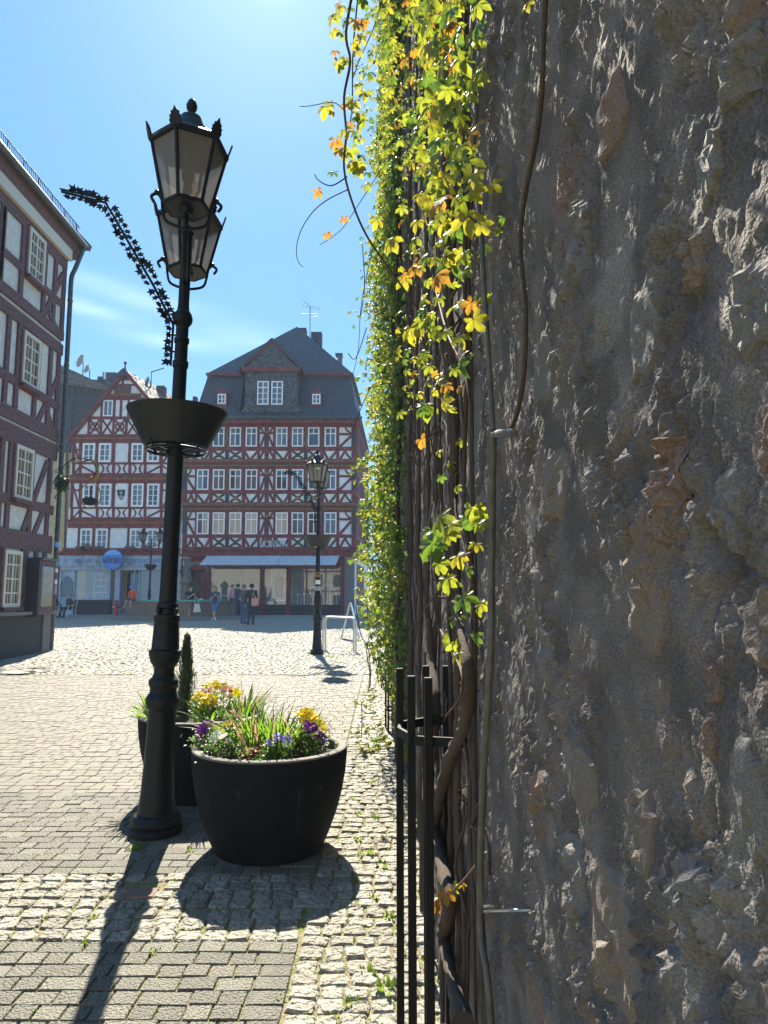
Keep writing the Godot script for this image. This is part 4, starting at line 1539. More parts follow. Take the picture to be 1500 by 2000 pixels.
	for y in [1.4, 3.4, 5.6, 7.8, 9.6]:
		var cl := MB.new()
		cl.lathe([Vector2(0.066, -0.03), Vector2(0.075, -0.02), Vector2(0.075, 0.02), Vector2(0.066, 0.03)], Vector3(px, y, pz), 12)
		wpart(pipe, "pipe_collar", cl, K.zinc)
	for q in [[1.75, 0.22, K.curtain], [2.3, 0.10, K.white_paint], [2.45, 0.2, K.teal], [2.0, 0.12, K.white_paint], [2.95, 0.14, K.sign_pale]]:
		var sk := MB.new()
		sk.lathe([Vector2(0.0635, 0.0), Vector2(0.0635, q[1])], Vector3(px, q[0], pz), 12)
		wpart(pipe, "sticker", sk, q[2])
	# glazed menu case on the wall
	var mc := thing("menu_case", "slim glazed wooden showcase fixed beside the downpipe", "showcase", X(62, 1195, LX) + Vector3(0.06, 0, 0))
	var c0 := -X(50, 1140, LX).z
	var c1 := -X(80, 1140, LX).z
	var ya2 := X(62, 1196, LX).y
	var yb2 := X(62, 1094, LX).y
	lrect(mc, "case", c0, c1, ya2, yb2, 0.06, 0.34, K.timber_old)
	lrect(mc, "case_roof", c0 - 0.03, c1 + 0.03, yb2, yb2 + 0.05, 0.05, 0.40, K.zinc)
	lrect(mc, "case_pane", c0 + 0.10, c1 - 0.10, ya2 + 0.14, yb2 - 0.16, 0.34, 0.345, K.glass_mid)
	var menu := MB.new()
	menu.box(Vector3(LX + 0.346, yb2 - 0.75, -c0 - 0.16), Vector3(LX + 0.35, yb2 - 0.25, -c1 + 0.16))
	wpart(mc, "notice", menu, K.shop_wall)
	lrect(mc, "side_board", c0 - 0.10, c0, ya2 - 0.1, yb2 + 0.02, 0.05, 0.36, K.night)

# ---------------------------------------------------------------- houses seen in the gaps
func build_far_houses() -> void:
	var d := 46.0
	var t := thing("yellow_house", "pale yellow house with slate-hung upper storey squeezed behind the gabled house", "house", ground(-21.0, -d))
	rect(t, "wall", 84, 880, 140, 1206, d, -6.0, 0.0, K.yellow)
	rect(t, "slate_cladding", 92, 742, 206, 884, d, -6.0, 0.06, K.slate)
	var m := MB.new()
	m.prism([W(70, 690, d - 0.4), W(214, 757, d - 0.4), W(214, 762, d - 0.4), W(70, 742, d - 0.4)], Vector3(0, 0, -6.0))
	wpart(t, "roof", m, K.roof_grey)
	m = MB.new()
	m.tube([W(131, 885, d - 0.15), W(126.5, 1075, d - 0.15)], 0.07, 8)
	wpart(t, "downpipe", m, K.timber_old)
	rect(t, "slate_corner", 138, 752, 141, 884, d, 0.06, 0.12, K.zinc)
	for y in [1000.0, 1012.0, 1024.0, 1036.0]:
		rect(t, "shutter_slat", 86, y, 93, y + 9, d, 0.0, 0.05, K.slate)
	rect(t, "door", 99, 1090, 115, 1206, d, 0.0, 0.05, K.timber_old)
	var h := thing("slate_house", "dark slate roofed house with chimneys peeping over the roofs", "house", ground(-19.5, -54.0))
	rect(h, "wall", 196, 745, 232, 1170, 54.0, -5.0, 0.0, K.slate)
	rect(h, "chimney", 200, 727, 226, 748, 54.0, -1.2, 0.0, K.slate)
	rect(h, "chimney", 190, 735, 198, 752, 54.0, -1.0, 0.0, K.slate)
	rect(h, "chimney_flue", 203, 728, 207, 741, 54.0, 0.0, 0.05, K.white_paint)
	var a := thing("alley_house", "grey house closing the alley between the two timbered houses", "house", ground(-13.6, -53.0))
	rect(a, "wall", 330, 845, 392, 1175, 53.0, -5.0, 0.0, K.plaster_old)
	m = MB.new()
	m.prism([W(326, 850, 52.8), W(396, 850, 52.8), W(372, 790, 52.8), W(352, 790, 52.8)], Vector3(0, 0, -5.0))
	wpart(a, "roof", m, K.slate)
	# dishes and aerials
	for q in [[160, 706, 0.45, 45.8, "large pale satellite dish on the yellow house's roof"], [172.5, 722, 0.3, 45.8, "small grey satellite dish beside the larger one"], [291, 744, 0.26, 44.5, "small satellite dish below the bent aerial"]]:
		var p := W(q[0], q[1], q[3])
		var s := thing("satellite_dish", q[4], "satellite dish", p - Vector3(0, 0.5, 0))
		var dm := MB.new()
		dm.lathe([Vector2(0.0, 0.0), Vector2(q[2] * 0.5, 0.03), Vector2(q[2], 0.12), Vector2(q[2] * 0.98, 0.14), Vector2(q[2] * 0.5, 0.05), Vector2(0.0, 0.02)], Vector3.ZERO, 18)
		part(s, "dish", dm.mesh(), K.curtain, Transform3D(Basis.from_euler(Vector3(0.3, 0.0, 1.15)), Vector3(0, 0.5, 0)))
		dm = MB.new()
		dm.tube([Vector3(0.08, 0.5, 0), Vector3(0.1, 0.1, 0), Vector3(0.1, -0.6, 0)], 0.03, 6)
		dm.tube([Vector3(0, 0.45, 0), Vector3(-0.45, 0.42, 0.1)], 0.015, 4)
		part(s, "mast", dm.mesh(), K.zinc)
	for q in [[294, 727, 780, 44.6, 0], [605, 600, 665, 47.0, 1]]:
		var p := W(q[0], q[2], q[3])
		var top := W(q[0], q[1], q[3]).y
		var s := thing("roof_aerial", ["bent aerial pole on the gabled house roof", "television aerial beside the tall house chimney"][q[4]], "aerial", p)
		var dm := MB.new()
		dm.tube([Vector3.ZERO, Vector3(0, top - p.y, 0)], 0.025, 5)
		part(s, "mast", dm.mesh(), K.iron)
		dm = MB.new()
		var hh := top - p.y
		if q[4] == 0:
			dm.tube([Vector3(-0.05, hh, 0), Vector3(0.8, hh + 0.28, 0)], 0.035, 5)
		else:
			for e in [[-0.55, 0.1, 0.75, -0.15], [-0.6, -0.5, 0.5, -0.45], [-0.5, 0.45, 0.1, 0.0], [0.0, -0.8, 0.5, -0.6]]:
				dm.tube([Vector3(e[0], hh + e[1], 0.1), Vector3(e[2], hh + e[3], -0.1)], 0.016, 4)
			for k in 6:
				var x := -0.45 + k * 0.2
				dm.tube([Vector3(x, hh + 0.05 - 0.05 * k * 0.3, -0.3), Vector3(x, hh + 0.05 - 0.05 * k * 0.3, 0.4)], 0.010, 4)
		part(s, "aerial_rods", dm.mesh(), K.iron)

# ---------------------------------------------------------------- what the shop windows mirror: the sunlit side of the square, behind the camera
func build_behind() -> void:
	for k in 3:
		var x0: float = [-27.0, -15.0, -4.0][k]
		var t := thing("sunlit_house", ["white sunlit house with timbered gable on the square's sunlit side", "cream sunlit house with wide eaves on the square's sunlit side", "timbered sunlit house on the square's sunlit side"][k], "house", ground(x0 + 5.0, 12.0))
		var m := MB.new()
		m.box(Vector3(-5.2, -0.6, 0), Vector3(5.2, 9.5 - k, 8))
		part(t, "wall", m.mesh(), K.plaster if k != 1 else K.cream_paint)
		m = MB.new()
		m.prism([Vector3(-5.6, 9.4 - k, -0.4), Vector3(5.6, 9.4 - k, -0.4), Vector3(0, 14.5 - k, -0.4)], Vector3(0, 0, 9))
		part(t, "roof", m.mesh(), K.roof_tile)
		for r in 3:
			m = MB.new()
			m.box(Vector3(-5.2, 2.9 + r * 2.6, -0.05), Vector3(5.2, 3.2 + r * 2.6, -0.002))
			part(t, "timber_rail", m.mesh(), K.timber)
			for c in 4:
				m = MB.new()
				m.box(Vector3(-4.3 + c * 2.5, 0.9 + r * 2.7, -0.06), Vector3(-3.2 + c * 2.5, 2.5 + r * 2.7, -0.003))
				part(t, "window", m.mesh(), K.glass)
				m = MB.new()
				m.box(Vector3(-2.9 + c * 2.5, 0.4, -0.05), Vector3(-2.7 + c * 2.5, 8.5, -0.004))
				part(t, "timber_post", m.mesh(), K.timber)
	for k in 2:
		var p := ground([-21.5, -17.0][k], [9.0, 8.0][k])
		var t := thing("parasol", ["orange parasol open in the sun on the square's sunlit side", "teal parasol open in the sun on the square's sunlit side"][k], "parasol", p)
		var m := MB.new()
		m.lathe([Vector2(0.0, 3.0), Vector2(1.3, 2.55), Vector2(1.32, 2.35)], Vector3.ZERO, 8)
		part(t, "canopy", m.mesh(), K.orange_cloth if k == 0 else K.teal)
		m = MB.new()
		m.tube([Vector3(0, 0, 0), Vector3(0, 2.95, 0)], 0.03, 6)
		part(t, "pole", m.mesh(), K.white_paint)

# ---------------------------------------------------------------- street lamps
var lamp_parts := {}

func lantern_parts() -> Dictionary:
	var L := {}
	var hex := func(r: float, y: float, k: float) -> Vector3: return Vector3(cos(TAU * k / 6.0), 0, sin(TAU * k / 6.0)) * r + Vector3(0, y, 0)
	var fr := MB.new()
	for k in 6:
		fr.tube([hex.call(0.152, 0.0, k), hex.call(0.246, 0.42, k)], 0.0125, 6)
		fr.tube([hex.call(0.152, 0.0, k), hex.call(0.152, 0.0, k + 1)], 0.016, 6)
		fr.tube([hex.call(0.248, 0.42, k), hex.call(0.248, 0.42, k + 1)], 0.019, 6)
	L.frame = fr.mesh()
	var pl := MB.new()
	pl.prism([hex.call(0.148, -0.012, 0), hex.call(0.148, -0.012, 1), hex.call(0.148, -0.012, 2), hex.call(0.148, -0.012, 3), hex.call(0.148, -0.012, 4), hex.call(0.148, -0.012, 5)], Vector3(0, 0.014, 0))
	pl.lathe([Vector2(0.0, -0.05), Vector2(0.035, -0.045), Vector2(0.05, -0.01)], Vector3.ZERO, 12)
	L.base = pl.mesh()
	var gl := MB.new()
	var w := 0.955
	gl.quad(hex.call(0.150, 0.01, 0.0).lerp(hex.call(0.150, 0.01, 1.0), 0.05), hex.call(0.150, 0.01, 1.0).lerp(hex.call(0.150, 0.01, 0.0), 0.05), hex.call(0.241, 0.41, 1.0).lerp(hex.call(0.241, 0.41, 0.0), 0.04), hex.call(0.241, 0.41, 0.0).lerp(hex.call(0.241, 0.41, 1.0), 0.04), Vector3(0, 0.2, 0))
	L.pane = gl.mesh()
	var rf := MB.new()
	rf.lathe([Vector2(0.262, 0.425), Vector2(0.265, 0.44), Vector2(0.155, 0.515), Vector2(0.148, 0.53), Vector2(0.12, 0.53)], Vector3.ZERO, 6)
	rf.lathe([Vector2(0.12, 0.53), Vector2(0.115, 0.545), Vector2(0.088, 0.60), Vector2(0.070, 0.645), Vector2(0.04, 0.66), Vector2(0.022, 0.67)], Vector3.ZERO, 16)
	L.roof = rf.mesh()
	var fi := MB.new()
	fi.lathe([Vector2(0.018, 0.665), Vector2(0.014, 0.685), Vector2(0.034, 0.71), Vector2(0.038, 0.735), Vector2(0.026, 0.77), Vector2(0.0, 0.80)], Vector3.ZERO, 12)
	L.finial = fi.mesh()
	var cr := MB.new()
	var leaf := PackedVector2Array([Vector2(-0.03, 0), Vector2(-0.042, 0.03), Vector2(-0.034, 0.036), Vector2(-0.038, 0.058), Vector2(-0.026, 0.064), Vector2(-0.028, 0.082), Vector2(-0.014, 0.088), Vector2(0, 0.118), Vector2(0.014, 0.088), Vector2(0.028, 0.082), Vector2(0.026, 0.064), Vector2(0.038, 0.058), Vector2(0.034, 0.036), Vector2(0.042, 0.03), Vector2(0.03, 0)])
	cr.plate(leaf, Transform3D(Basis(Vector3.UP, PI / 2) * Basis(Vector3.RIGHT, 0.28), Vector3(0.252, 0.42, 0)), 0.012)
	L.crown = cr.mesh()
	var bu := MB.new()
	bu.blob(Vector3(0, 0.24, 0), Vector3(0.045, 0.085, 0.045))
	bu.lathe([Vector2(0.03, 0.0), Vector2(0.03, 0.15)], Vector3.ZERO, 10)
	L.bulb = bu.mesh()
	return L

func add_lantern(t: Node3D, at: Vector3, turn: float) -> void:
	var L := lamp_parts
	var n := part(t, "lantern", L.frame, K.iron_lamp, Transform3D(Basis(Vector3.UP, turn), at))
	part(n, "lantern_base", L.base, K.iron_lamp)
	part(n, "lantern_roof", L.roof, K.iron_lamp)
	part(n, "finial", L.finial, K.iron_lamp)
	part(n, "bulb", L.bulb, K.curtain)
	for k in 6:
		part(n, "pane", L.pane, K.frosted, Transform3D(Basis(Vector3.UP, -TAU * k / 6.0), Vector3.ZERO))
		part(n, "crown_leaf", L.crown, K.iron_lamp, Transform3D(Basis(Vector3.UP, -TAU * k / 6.0), Vector3.ZERO))

func make_lamp(label: String, at: Vector3, turn: float) -> Node3D:
	var t := thing("street_lamp", label, "street lamp", at, "twin-lantern street lamps", turn)
	var m := MB.new()
	m.lathe([Vector2(0, 0), Vector2(0.168, 0.0), Vector2(0.168, 0.035), Vector2(0.152, 0.045), Vector2(0.160, 0.065), Vector2(0.160, 0.09), Vector2(0.145, 0.115), Vector2(0.122, 0.125), Vector2(0.118, 0.16)], Vector3.ZERO, 32)
	part(t, "base", m.mesh(), K.iron_lamp)
	m = MB.new()
	m.lathe([Vector2(0.118, 0.15), Vector2(0.108, 0.25), Vector2(0.100, 0.40), Vector2(0.089, 0.68), Vector2(0.088, 0.78)], Vector3.ZERO, 32, 0.02)
	m.lathe([Vector2(0.088, 0.78), Vector2(0.104, 0.80), Vector2(0.112, 0.83), Vector2(0.112, 0.86), Vector2(0.098, 0.88), Vector2(0.086, 0.90), Vector2(0.088, 0.93), Vector2(0.097, 0.95), Vector2(0.097, 0.98), Vector2(0.075, 1.0), Vector2(0.066, 1.03), Vector2(0.068, 1.06), Vector2(0.094, 1.10), Vector2(0.106, 1.15), Vector2(0.108, 1.175), Vector2(0.088, 1.185)], Vector3.ZERO, 32)
	m.lathe([Vector2(0.088, 1.18), Vector2(0.080, 1.36)], Vector3.ZERO, 24, 0.04)
	m.lathe([Vector2(0.080, 1.36), Vector2(0.086, 1.37), Vector2(0.086, 1.41), Vector2(0.066, 1.42), Vector2(0.062, 1.45), Vector2(0.072, 1.46), Vector2(0.072, 1.485), Vector2(0.060, 1.50)], Vector3.ZERO, 28)
	part(t, "pedestal", m.mesh(), K.iron_lamp)
	for k in 4:
		m = MB.new()
		m.blob(Vector3(cos(PI / 4 + k * PI / 2) * 0.078, 1.44, sin(PI / 4 + k * PI / 2) * 0.078), Vector3(0.018, 0.024, 0.018), 6, 8)
		part(t, "knob", m.mesh(), K.iron_lamp)
	m = MB.new()
	m.lathe([Vector2(0.060, 1.49), Vector2(0.057, 1.60), Vector2(0.054, 2.50), Vector2(0.048, 2.86), Vector2(0.047, 3.15), Vector2(0.055, 3.16), Vector2(0.055, 3.20), Vector2(0.046, 3.21), Vector2(0.045, 3.33), Vector2(0.053, 3.34), Vector2(0.053, 3.37), Vector2(0.044, 3.38), Vector2(0.044, 3.46), Vector2(0.066, 3.49), Vector2(0.070, 3.52), Vector2(0.062, 3.55), Vector2(0.044, 3.58), Vector2(0.039, 3.62), Vector2(0.038, 4.15), Vector2(0.05, 4.17), Vector2(0.03, 4.22), Vector2(0.0, 4.25)], Vector3.ZERO, 24)
	part(t, "shaft", m.mesh(), K.iron_lamp)
	for s in [-1.0, 1.0]:
		m = MB.new()
		m.tube(smooth([Vector3(0, 3.785, s * 0.03), Vector3(0, 3.815, s * 0.2), Vector3(0, 3.885, s * 0.38), Vector3(0, 3.960, s * 0.47), Vector3(0, 4.055, s * 0.48)], 5), 0.018, 8)
		m.tube(smooth([Vector3(0, 4.035, s * 0.03), Vector3(0, 4.015, s * 0.14), Vector3(0, 3.945, s * 0.25), Vector3(0, 3.885, s * 0.33)], 5), 0.012, 6)
		var arm := part(t, "arm", m.mesh(), K.iron_lamp)
		m = MB.new()
		var yo := smooth([Vector3(-0.205, 4.105, 0), Vector3(-0.225, 4.145, 0), Vector3(-0.19, 4.170, 0), Vector3(-0.16, 4.135, 0), Vector3(-0.15, 4.065, 0), Vector3(-0.12, 3.985, 0), Vector3(0, 3.950, 0)], 5)
		m.tube(yo, 0.0105, 6)
		var mirrored := []
		for p in yo:
			mirrored.append(Vector3(-p.x, p.y, p.z))
		m.tube(mirrored, 0.0105, 6)
		for q in [-1.0, 1.0]:
			m.blob(Vector3(q * 0.19, 4.180, 0), Vector3(0.02, 0.016, 0.02), 5, 8)
		part(arm, "yoke", m.mesh(), K.iron_lamp, Transform3D(Basis.IDENTITY, Vector3(0, 0, s * 0.48)))
		add_lantern(t, Vector3(0, 4.100, s * 0.48), 0.18)
	return t

func make_bowl(label: String, lamp: Node3D) -> void:
	var t := thing("flower_bowl", label, "planter", lamp.transform * Vector3(0, 2.58, 0), "steel bowls on the lamp posts")
	t.basis = lamp.basis
	var m := MB.new()
	m.lathe([Vector2(0.205, 0.0), Vector2(0.218, -0.004), Vector2(0.345, 0.245), Vector2(0.348, 0.252), Vector2(0.338, 0.252), Vector2(0.215, 0.01), Vector2(0.205, 0.0)], Vector3.ZERO, 48)
	part(t, "bowl", m.mesh(), K.steel_bowl)
	m = MB.new()
	for s in [0.0, PI]:
		var a: float = s + 1.45
		m.tube([Vector3(cos(a) * 0.219, 0.0, sin(a) * 0.219), Vector3(cos(a) * 0.347, 0.248, sin(a) * 0.347)], 0.005, 5)
	part(t, "seam", m.mesh(), K.steel_bowl)
	m = MB.new()
	var ring := []
	for k in 33:
		ring.append(Vector3(cos(TAU * k / 32.0), 0, sin(TAU * k / 32.0)) * 0.20 + Vector3(0, -0.03, 0))
	m.tube(ring, 0.010, 6, false)
	for k in 4:
		var a := PI / 4 + k * PI / 2
		m.tube([Vector3(cos(a) * 0.05, -0.045, sin(a) * 0.05), Vector3(cos(a) * 0.20, -0.03, sin(a) * 0.20), Vector3(cos(a) * 0.23, 0.02, sin(a) * 0.23)], 0.010, 6)
	m.lathe([Vector2(0.056, -0.07), Vector2(0.066, -0.065), Vector2(0.066, -0.03), Vector2(0.056, -0.025)], Vector3.ZERO, 20)
	part(t, "carrier", m.mesh(), K.iron_lamp)

func make_garland(label: String, lamp: Node3D, proto: Transform3D) -> void:
	var inv := proto.affine_inverse()
	var d := 4.93
	var pts := []
	for q in [[333, 714], [338.5, 634], [300, 558], [255, 480], [207, 396], [120, 374]]:
		pts.append(inv * W(q[0], q[1], d))
	var t := thing("leaf_garland", label, "garland", lamp.transform * pts[0], "metal leaf garlands on the lamps")
	t.basis = lamp.basis
	var o: Vector3 = pts[0]
	for k in pts.size():
		pts[k] -= o
	var m := MB.new()
	m.tube(pts, 0.010, 6)
	m.tube([pts[4] + Vector3(0.01, 0.022, 0), pts[5] + Vector3(-0.01, 0.02, 0)], 0.007, 5)
	part(t, "rod", m.mesh(), K.iron_lamp)
	for q in [0.35, 0.75]:
		m = MB.new()
		var p: Vector3 = pts[0].lerp(pts[1], q)
		m.tube([p, p + Vector3(0.05, 0, 0)], 0.008, 6)
		part(t, "clamp", m.mesh(), K.iron_lamp)
	var shapes := []
	for k in 3:
		m = MB.new()
		var poly := PackedVector2Array()
		var tips := [0.042, 0.036, 0.034, 0.024, 0.034, 0.036]
		for i in 12:
			var a := TAU * i / 12.0 + PI / 2
			poly.append(Vector2(cos(a), sin(a)) * (tips[(i / 2 + k) % 6] if i % 2 == 0 else 0.0185))
		m.plate(poly, Transform3D.IDENTITY, 0.005)
		shapes.append(m.mesh())
	var r := RandomNumberGenerator.new()
	r.seed = 77
	for i in 5:
		var a: Vector3 = pts[i]
		var b: Vector3 = pts[i + 1]
		var dir := (b - a).normalized()
		var side := dir.cross(Vector3.BACK)
		var n := int(a.distance_to(b) / 0.050)
		for k in n:
			for s in ([-1.0] if i == 0 else [-1.0, 1.0]):
				var p: Vector3 = a + dir * (k + (0.25 if s > 0 else 0.75)) * 0.050 + side * s * r.randf_range(0.024, 0.042) + Vector3(0, 0, r.randf_range(-0.012, 0.012))
				if i == 0:
					p = a + dir * (k + 0.5) * 0.050 - side * 0.028
				var bs := Basis.from_euler(Vector3(r.randf_range(-0.5, 0.5), r.randf_range(-0.5, 0.5), r.randf() * TAU)).scaled(Vector3.ONE * r.randf_range(0.75, 1.15))
				part(t, "metal_leaf", shapes[r.randi() % 3], K.iron_lamp, Transform3D(bs, p))

func build_lamps() -> void:
	lamp_parts = lantern_parts()
	var a := make_lamp("black twin-lantern lamp beside the concrete planters", ground(-1.50, -4.93), 0.26)
	a.rotation.z = -0.016
	var b := make_lamp("black twin-lantern lamp beside the steel bicycle hoop", ground(-1.605, -17.45), 0.0)
	var c := make_lamp("twin-lantern lamp standing before the optician's shop", ground(-12.75, -39.2), PI / 2)
	make_bowl("dark steel flower bowl round the planter-side lamp's shaft", a)
	make_bowl("dark steel flower bowl on the lamp by the bicycle hoop", b)
	make_bowl("dark steel flower bowl on the lamp before the optician's", c)
	for q in [[1.72, 0.12, K.ochre], [1.55, 0.10, K.white_paint], [1.40, 0.10, K.curtain]]:
		var sk := MB.new()
		sk.lathe([Vector2(0.062, 0.0), Vector2(0.0615, q[1])], Vector3(0, q[0] + 0.12, 0), 16)
		part(b, "sticker", sk.mesh(), q[2])
	var proto := a.transform
	make_garland("arching garland of black metal leaves on the lamp beside the planters", a, proto)
	make_garland("arching garland of metal leaves on the lamp by the bicycle hoop", b, proto)

# ---------------------------------------------------------------- planters and their flowers
func leaflet(width := 0.36) -> ArrayMesh:
	var m := MB.new()
	leaflet_into(m, Transform3D.IDENTITY, width)
	return m.mesh()

func leaflet_into(m: MB, x: Transform3D, width: float) -> void:
	var c := [Vector3(0, 0.04, 0), Vector3(0, 0.38, 0.03), Vector3(0, 0.72, -0.02), Vector3(0, 1.0, -0.14)]
	var w := [0.0, width * 0.42, width * 0.46, 0.0]
	for s in [-1.0, 1.0]:
		var e := []
		for k in 4:
			e.append(x * (c[k] + Vector3(s * w[k], 0, 0.10 * w[k] * 2.0)))
		for k in 3:
			var a: Vector3 = x * c[k]
			var b: Vector3 = x * c[k + 1]
			if k > 0:
				m.tri(a, b, e[k]) if s > 0 else m.tri(a, e[k], b)
			if k < 2:
				m.tri(e[k], b, e[k + 1]) if s > 0 else m.tri(e[k], e[k + 1], b)

func creeper_leaf(k: int) -> ArrayMesh:      # five leaflets on one stalk
	var r := RandomNumberGenerator.new()
	r.seed = 500 + k
	var m := MB.new()
	var ang := [0.0, 0.95, -0.95, 1.95, -1.95]
	var len := [1.0, 0.95, 0.95, 0.66, 0.66]
	for i in 5:
		var b := Basis(Vector3.BACK, ang[i] + r.randf_range(-0.12, 0.12)) * Basis(Vector3.RIGHT, r.randf_range(-0.55, -0.05)) * Basis(Vector3.UP, r.randf_range(-0.35, 0.35))
		leaflet_into(m, Transform3D(b.scaled(Vector3.ONE * len[i] * 0.6 * r.randf_range(0.9, 1.1)), Vector3.ZERO), 0.50)
	return m.mesh()

func blade_mesh(k: int) -> ArrayMesh:
	var r := RandomNumberGenerator.new()
	r.seed = 700 + k
	var m := MB.new()
	var bend := r.randf_range(0.05, 0.55)
	var last := []
	for i in 6:
		var u := i / 5.0
		var w := 0.028 * (1.0 - pow(u, 2.2)) + 0.001
		var p := Vector3(0, u * (1.0 - 0.25 * bend * u), bend * u * u)
		var q := [p + Vector3(-w, 0, w * 0.5), p, p + Vector3(w, 0, w * 0.5)]
		if i:
			for e in 2:
				m.tri(last[e], q[e], last[e + 1])
				m.tri(last[e + 1], q[e], q[e + 1])
		last = q
	return m.mesh()

func flower_mesh() -> ArrayMesh:
	var m := MB.new()
	for k in 5:
		var a := TAU * k / 5.0 + 0.3
		var s := 1.0 if k != 1 else 1.15
		var c := Vector3(cos(a), sin(a), 0)
		var t := Vector3(-sin(a), cos(a), 0)
		var p := [Vector3.ZERO, (c * 0.25 + t * 0.28) * s + Vector3(0, 0, 0.05), (c * 0.5 + t * 0.22) * s + Vector3(0, 0, -0.01), c * 0.56 * s + Vector3(0, 0, -0.04), (c * 0.5 - t * 0.22) * s + Vector3(0, 0, 0.0), (c * 0.25 - t * 0.28) * s + Vector3(0, 0, 0.04)]
		for i in range(1, 5):
			m.tri(p[0], p[i + 1], p[i])
	return m.mesh()

func make_pot(label: String, c: Vector3) -> Node3D:
	var t := thing("planter", label, "planter", c, "round concrete planters")
	var m := MB.new()
	m.lathe([Vector2(0, 0.0), Vector2(0.325, 0.0), Vector2(0.335, 0.012), Vector2(0.375, 0.10), Vector2(0.420, 0.22), Vector2(0.452, 0.34), Vector2(0.473, 0.46), Vector2(0.482, 0.56), Vector2(0.483, 0.598)], Vector3.ZERO, 56)
	part(t, "bowl", m.mesh(), K.pot)
	m = MB.new()
	m.lathe([Vector2(0.483, 0.597), Vector2(0.480, 0.608), Vector2(0.470, 0.612), Vector2(0.432, 0.610), Vector2(0.424, 0.602), Vector2(0.420, 0.54)], Vector3.ZERO, 56)
	part(t, "rim", m.mesh(), K.pot_rim)
	m = MB.new()
	m.lathe([Vector2(0.0, 0.575), Vector2(0.2, 0.57), Vector2(0.422, 0.548)], Vector3.ZERO, 24)
	part(t, "soil", m.mesh(), K.soil)
	for q in [[1.80, 0.40, 0.47, 0.006], [1.05, 0.30, 0.46, 0.006], [1.03, 0.16, 0.32, 0.004], [2.3, 0.33, 0.36, 0.012], [0.75, 0.42, 0.44, 0.015]]:
		m = MB.new()
		var last := []
		for k in 9:
			var h := lerpf(q[1], q[2], k / 8.0)
			var rad := 0.0
			for e in [[0.335, 0.012, 0.375, 0.10], [0.375, 0.10, 0.420, 0.22], [0.420, 0.22, 0.452, 0.34], [0.452, 0.34, 0.473, 0.46], [0.473, 0.46, 0.482, 0.56]]:
				if h >= e[1] and h <= e[3]:
					rad = lerpf(e[0], e[2], (h - e[1]) / (e[3] - e[1])) + 0.0012
			var wd: float = q[3] * sin(PI * (k + 0.4) / 8.8) * rng.randf_range(0.6, 1.2)
			var aa: float = q[0] + rng.randfn(0, 0.004)
			var e2 := [Vector3(cos(aa - wd) * rad, h, sin(aa - wd) * rad), Vector3(cos(aa + wd) * rad, h, sin(aa + wd) * rad)]
			if k:
				m.quad(last[0], last[1], e2[1], e2[0], Vector3(0, h, 0))
			last = e2
		part(t, "lime_streak", m.mesh(), K.lime)
	return t

func make_clump(label: String, c: Vector3, n: int, tall: float, spread: float, lean: Vector3, dry: float, group := "narrow-leaved clumps in the planters") -> void:
	var t := thing("daffodil_clump", label, "plant", c, group)
	for i in n:
		var a := rng.randf() * TAU
		var r := sqrt(rng.randf()) * spread
		var out := Vector3(cos(a), 0, sin(a))
		var h := tall * rng.randf_range(0.55, 1.1)
		var up := (Vector3.UP + out * rng.randf_range(0.05, 0.5) + lean * rng.randf_range(0.3, 1.0)).normalized()
		var sd := up.cross(out).normalized()
		var b := Basis(sd, up, sd.cross(up)).scaled(Vector3(1, 1, 1) * h)
		b = Basis(b.x * rng.randf_range(0.7, 1.2) * 0.32 / h, b.y, b.z)
		part(t, "blade", K.blades[rng.randi() % 6], K.blade_dry if rng.randf() < dry else K.blade, Transform3D(b, out * r))

func make_flower_plant(label: String, pot_y: float, petal: Material, spots: Array, d: float, size: float, herbs: int, called := "pansy") -> void:
	var mid := Vector3.ZERO
	var at := []
	for q in spots:
		var p := W(q[0], q[1], d + (q[2] if q.size() > 2 else 0.0))
		p.y = maxf(p.y, pot_y + 0.03)
		at.append(p)
		mid += p
	mid /= at.size()
	mid.y = pot_y
	var t := thing(called, label, "flower", mid, "bedding flowers in the planters")
	for p in at:
		var f := (Vector3(0, 0.75, 0.7) + Vector3(rng.randfn(0, 0.4), rng.randfn(0, 0.25), rng.randfn(0, 0.25))).normalized()
		var sd := Vector3.UP.cross(f).normalized()
		var b := Basis(sd, f.cross(sd), f).rotated(f, rng.randf() * TAU).scaled(Vector3.ONE * size * rng.randf_range(0.85, 1.2))
		var fl := part(t, "blossom", K.flower, petal, Transform3D(b, p - mid))
		var ey := MB.new()
		ey.blob(Vector3(0, 0, 0.03), Vector3(0.09, 0.09, 0.05), 4, 6)
		part(fl, "flower_eye", ey.mesh(), K.petal_yellow if petal != K.petal_yellow else K.ochre)
		var st := MB.new()
		st.tube([Vector3(p.x - mid.x, 0.0, p.z - mid.z) * 0.8, (p - mid) * Vector3(0.95, 0.6, 0.95), p - mid - f * 0.004], 0.0022, 4)
		part(t, "stalk", st.mesh(), K.blade)
	var list := []
	for i in herbs:
		var p: Vector3 = at[rng.randi() % at.size()] - mid + Vector3(rng.randfn(0, 0.035), 0, rng.randfn(0, 0.035))
		p.y = p.y * rng.randf_range(0.02, 0.97)
		list.append(Transform3D(Basis.from_euler(Vector3(rng.randf_range(-1.7, 0.2), rng.randf() * TAU, 0)).scaled(Vector3.ONE * rng.randf_range(0.018, 0.036)), p))
	copies(t, "foliage", leaflet(0.6), K.herb, list)

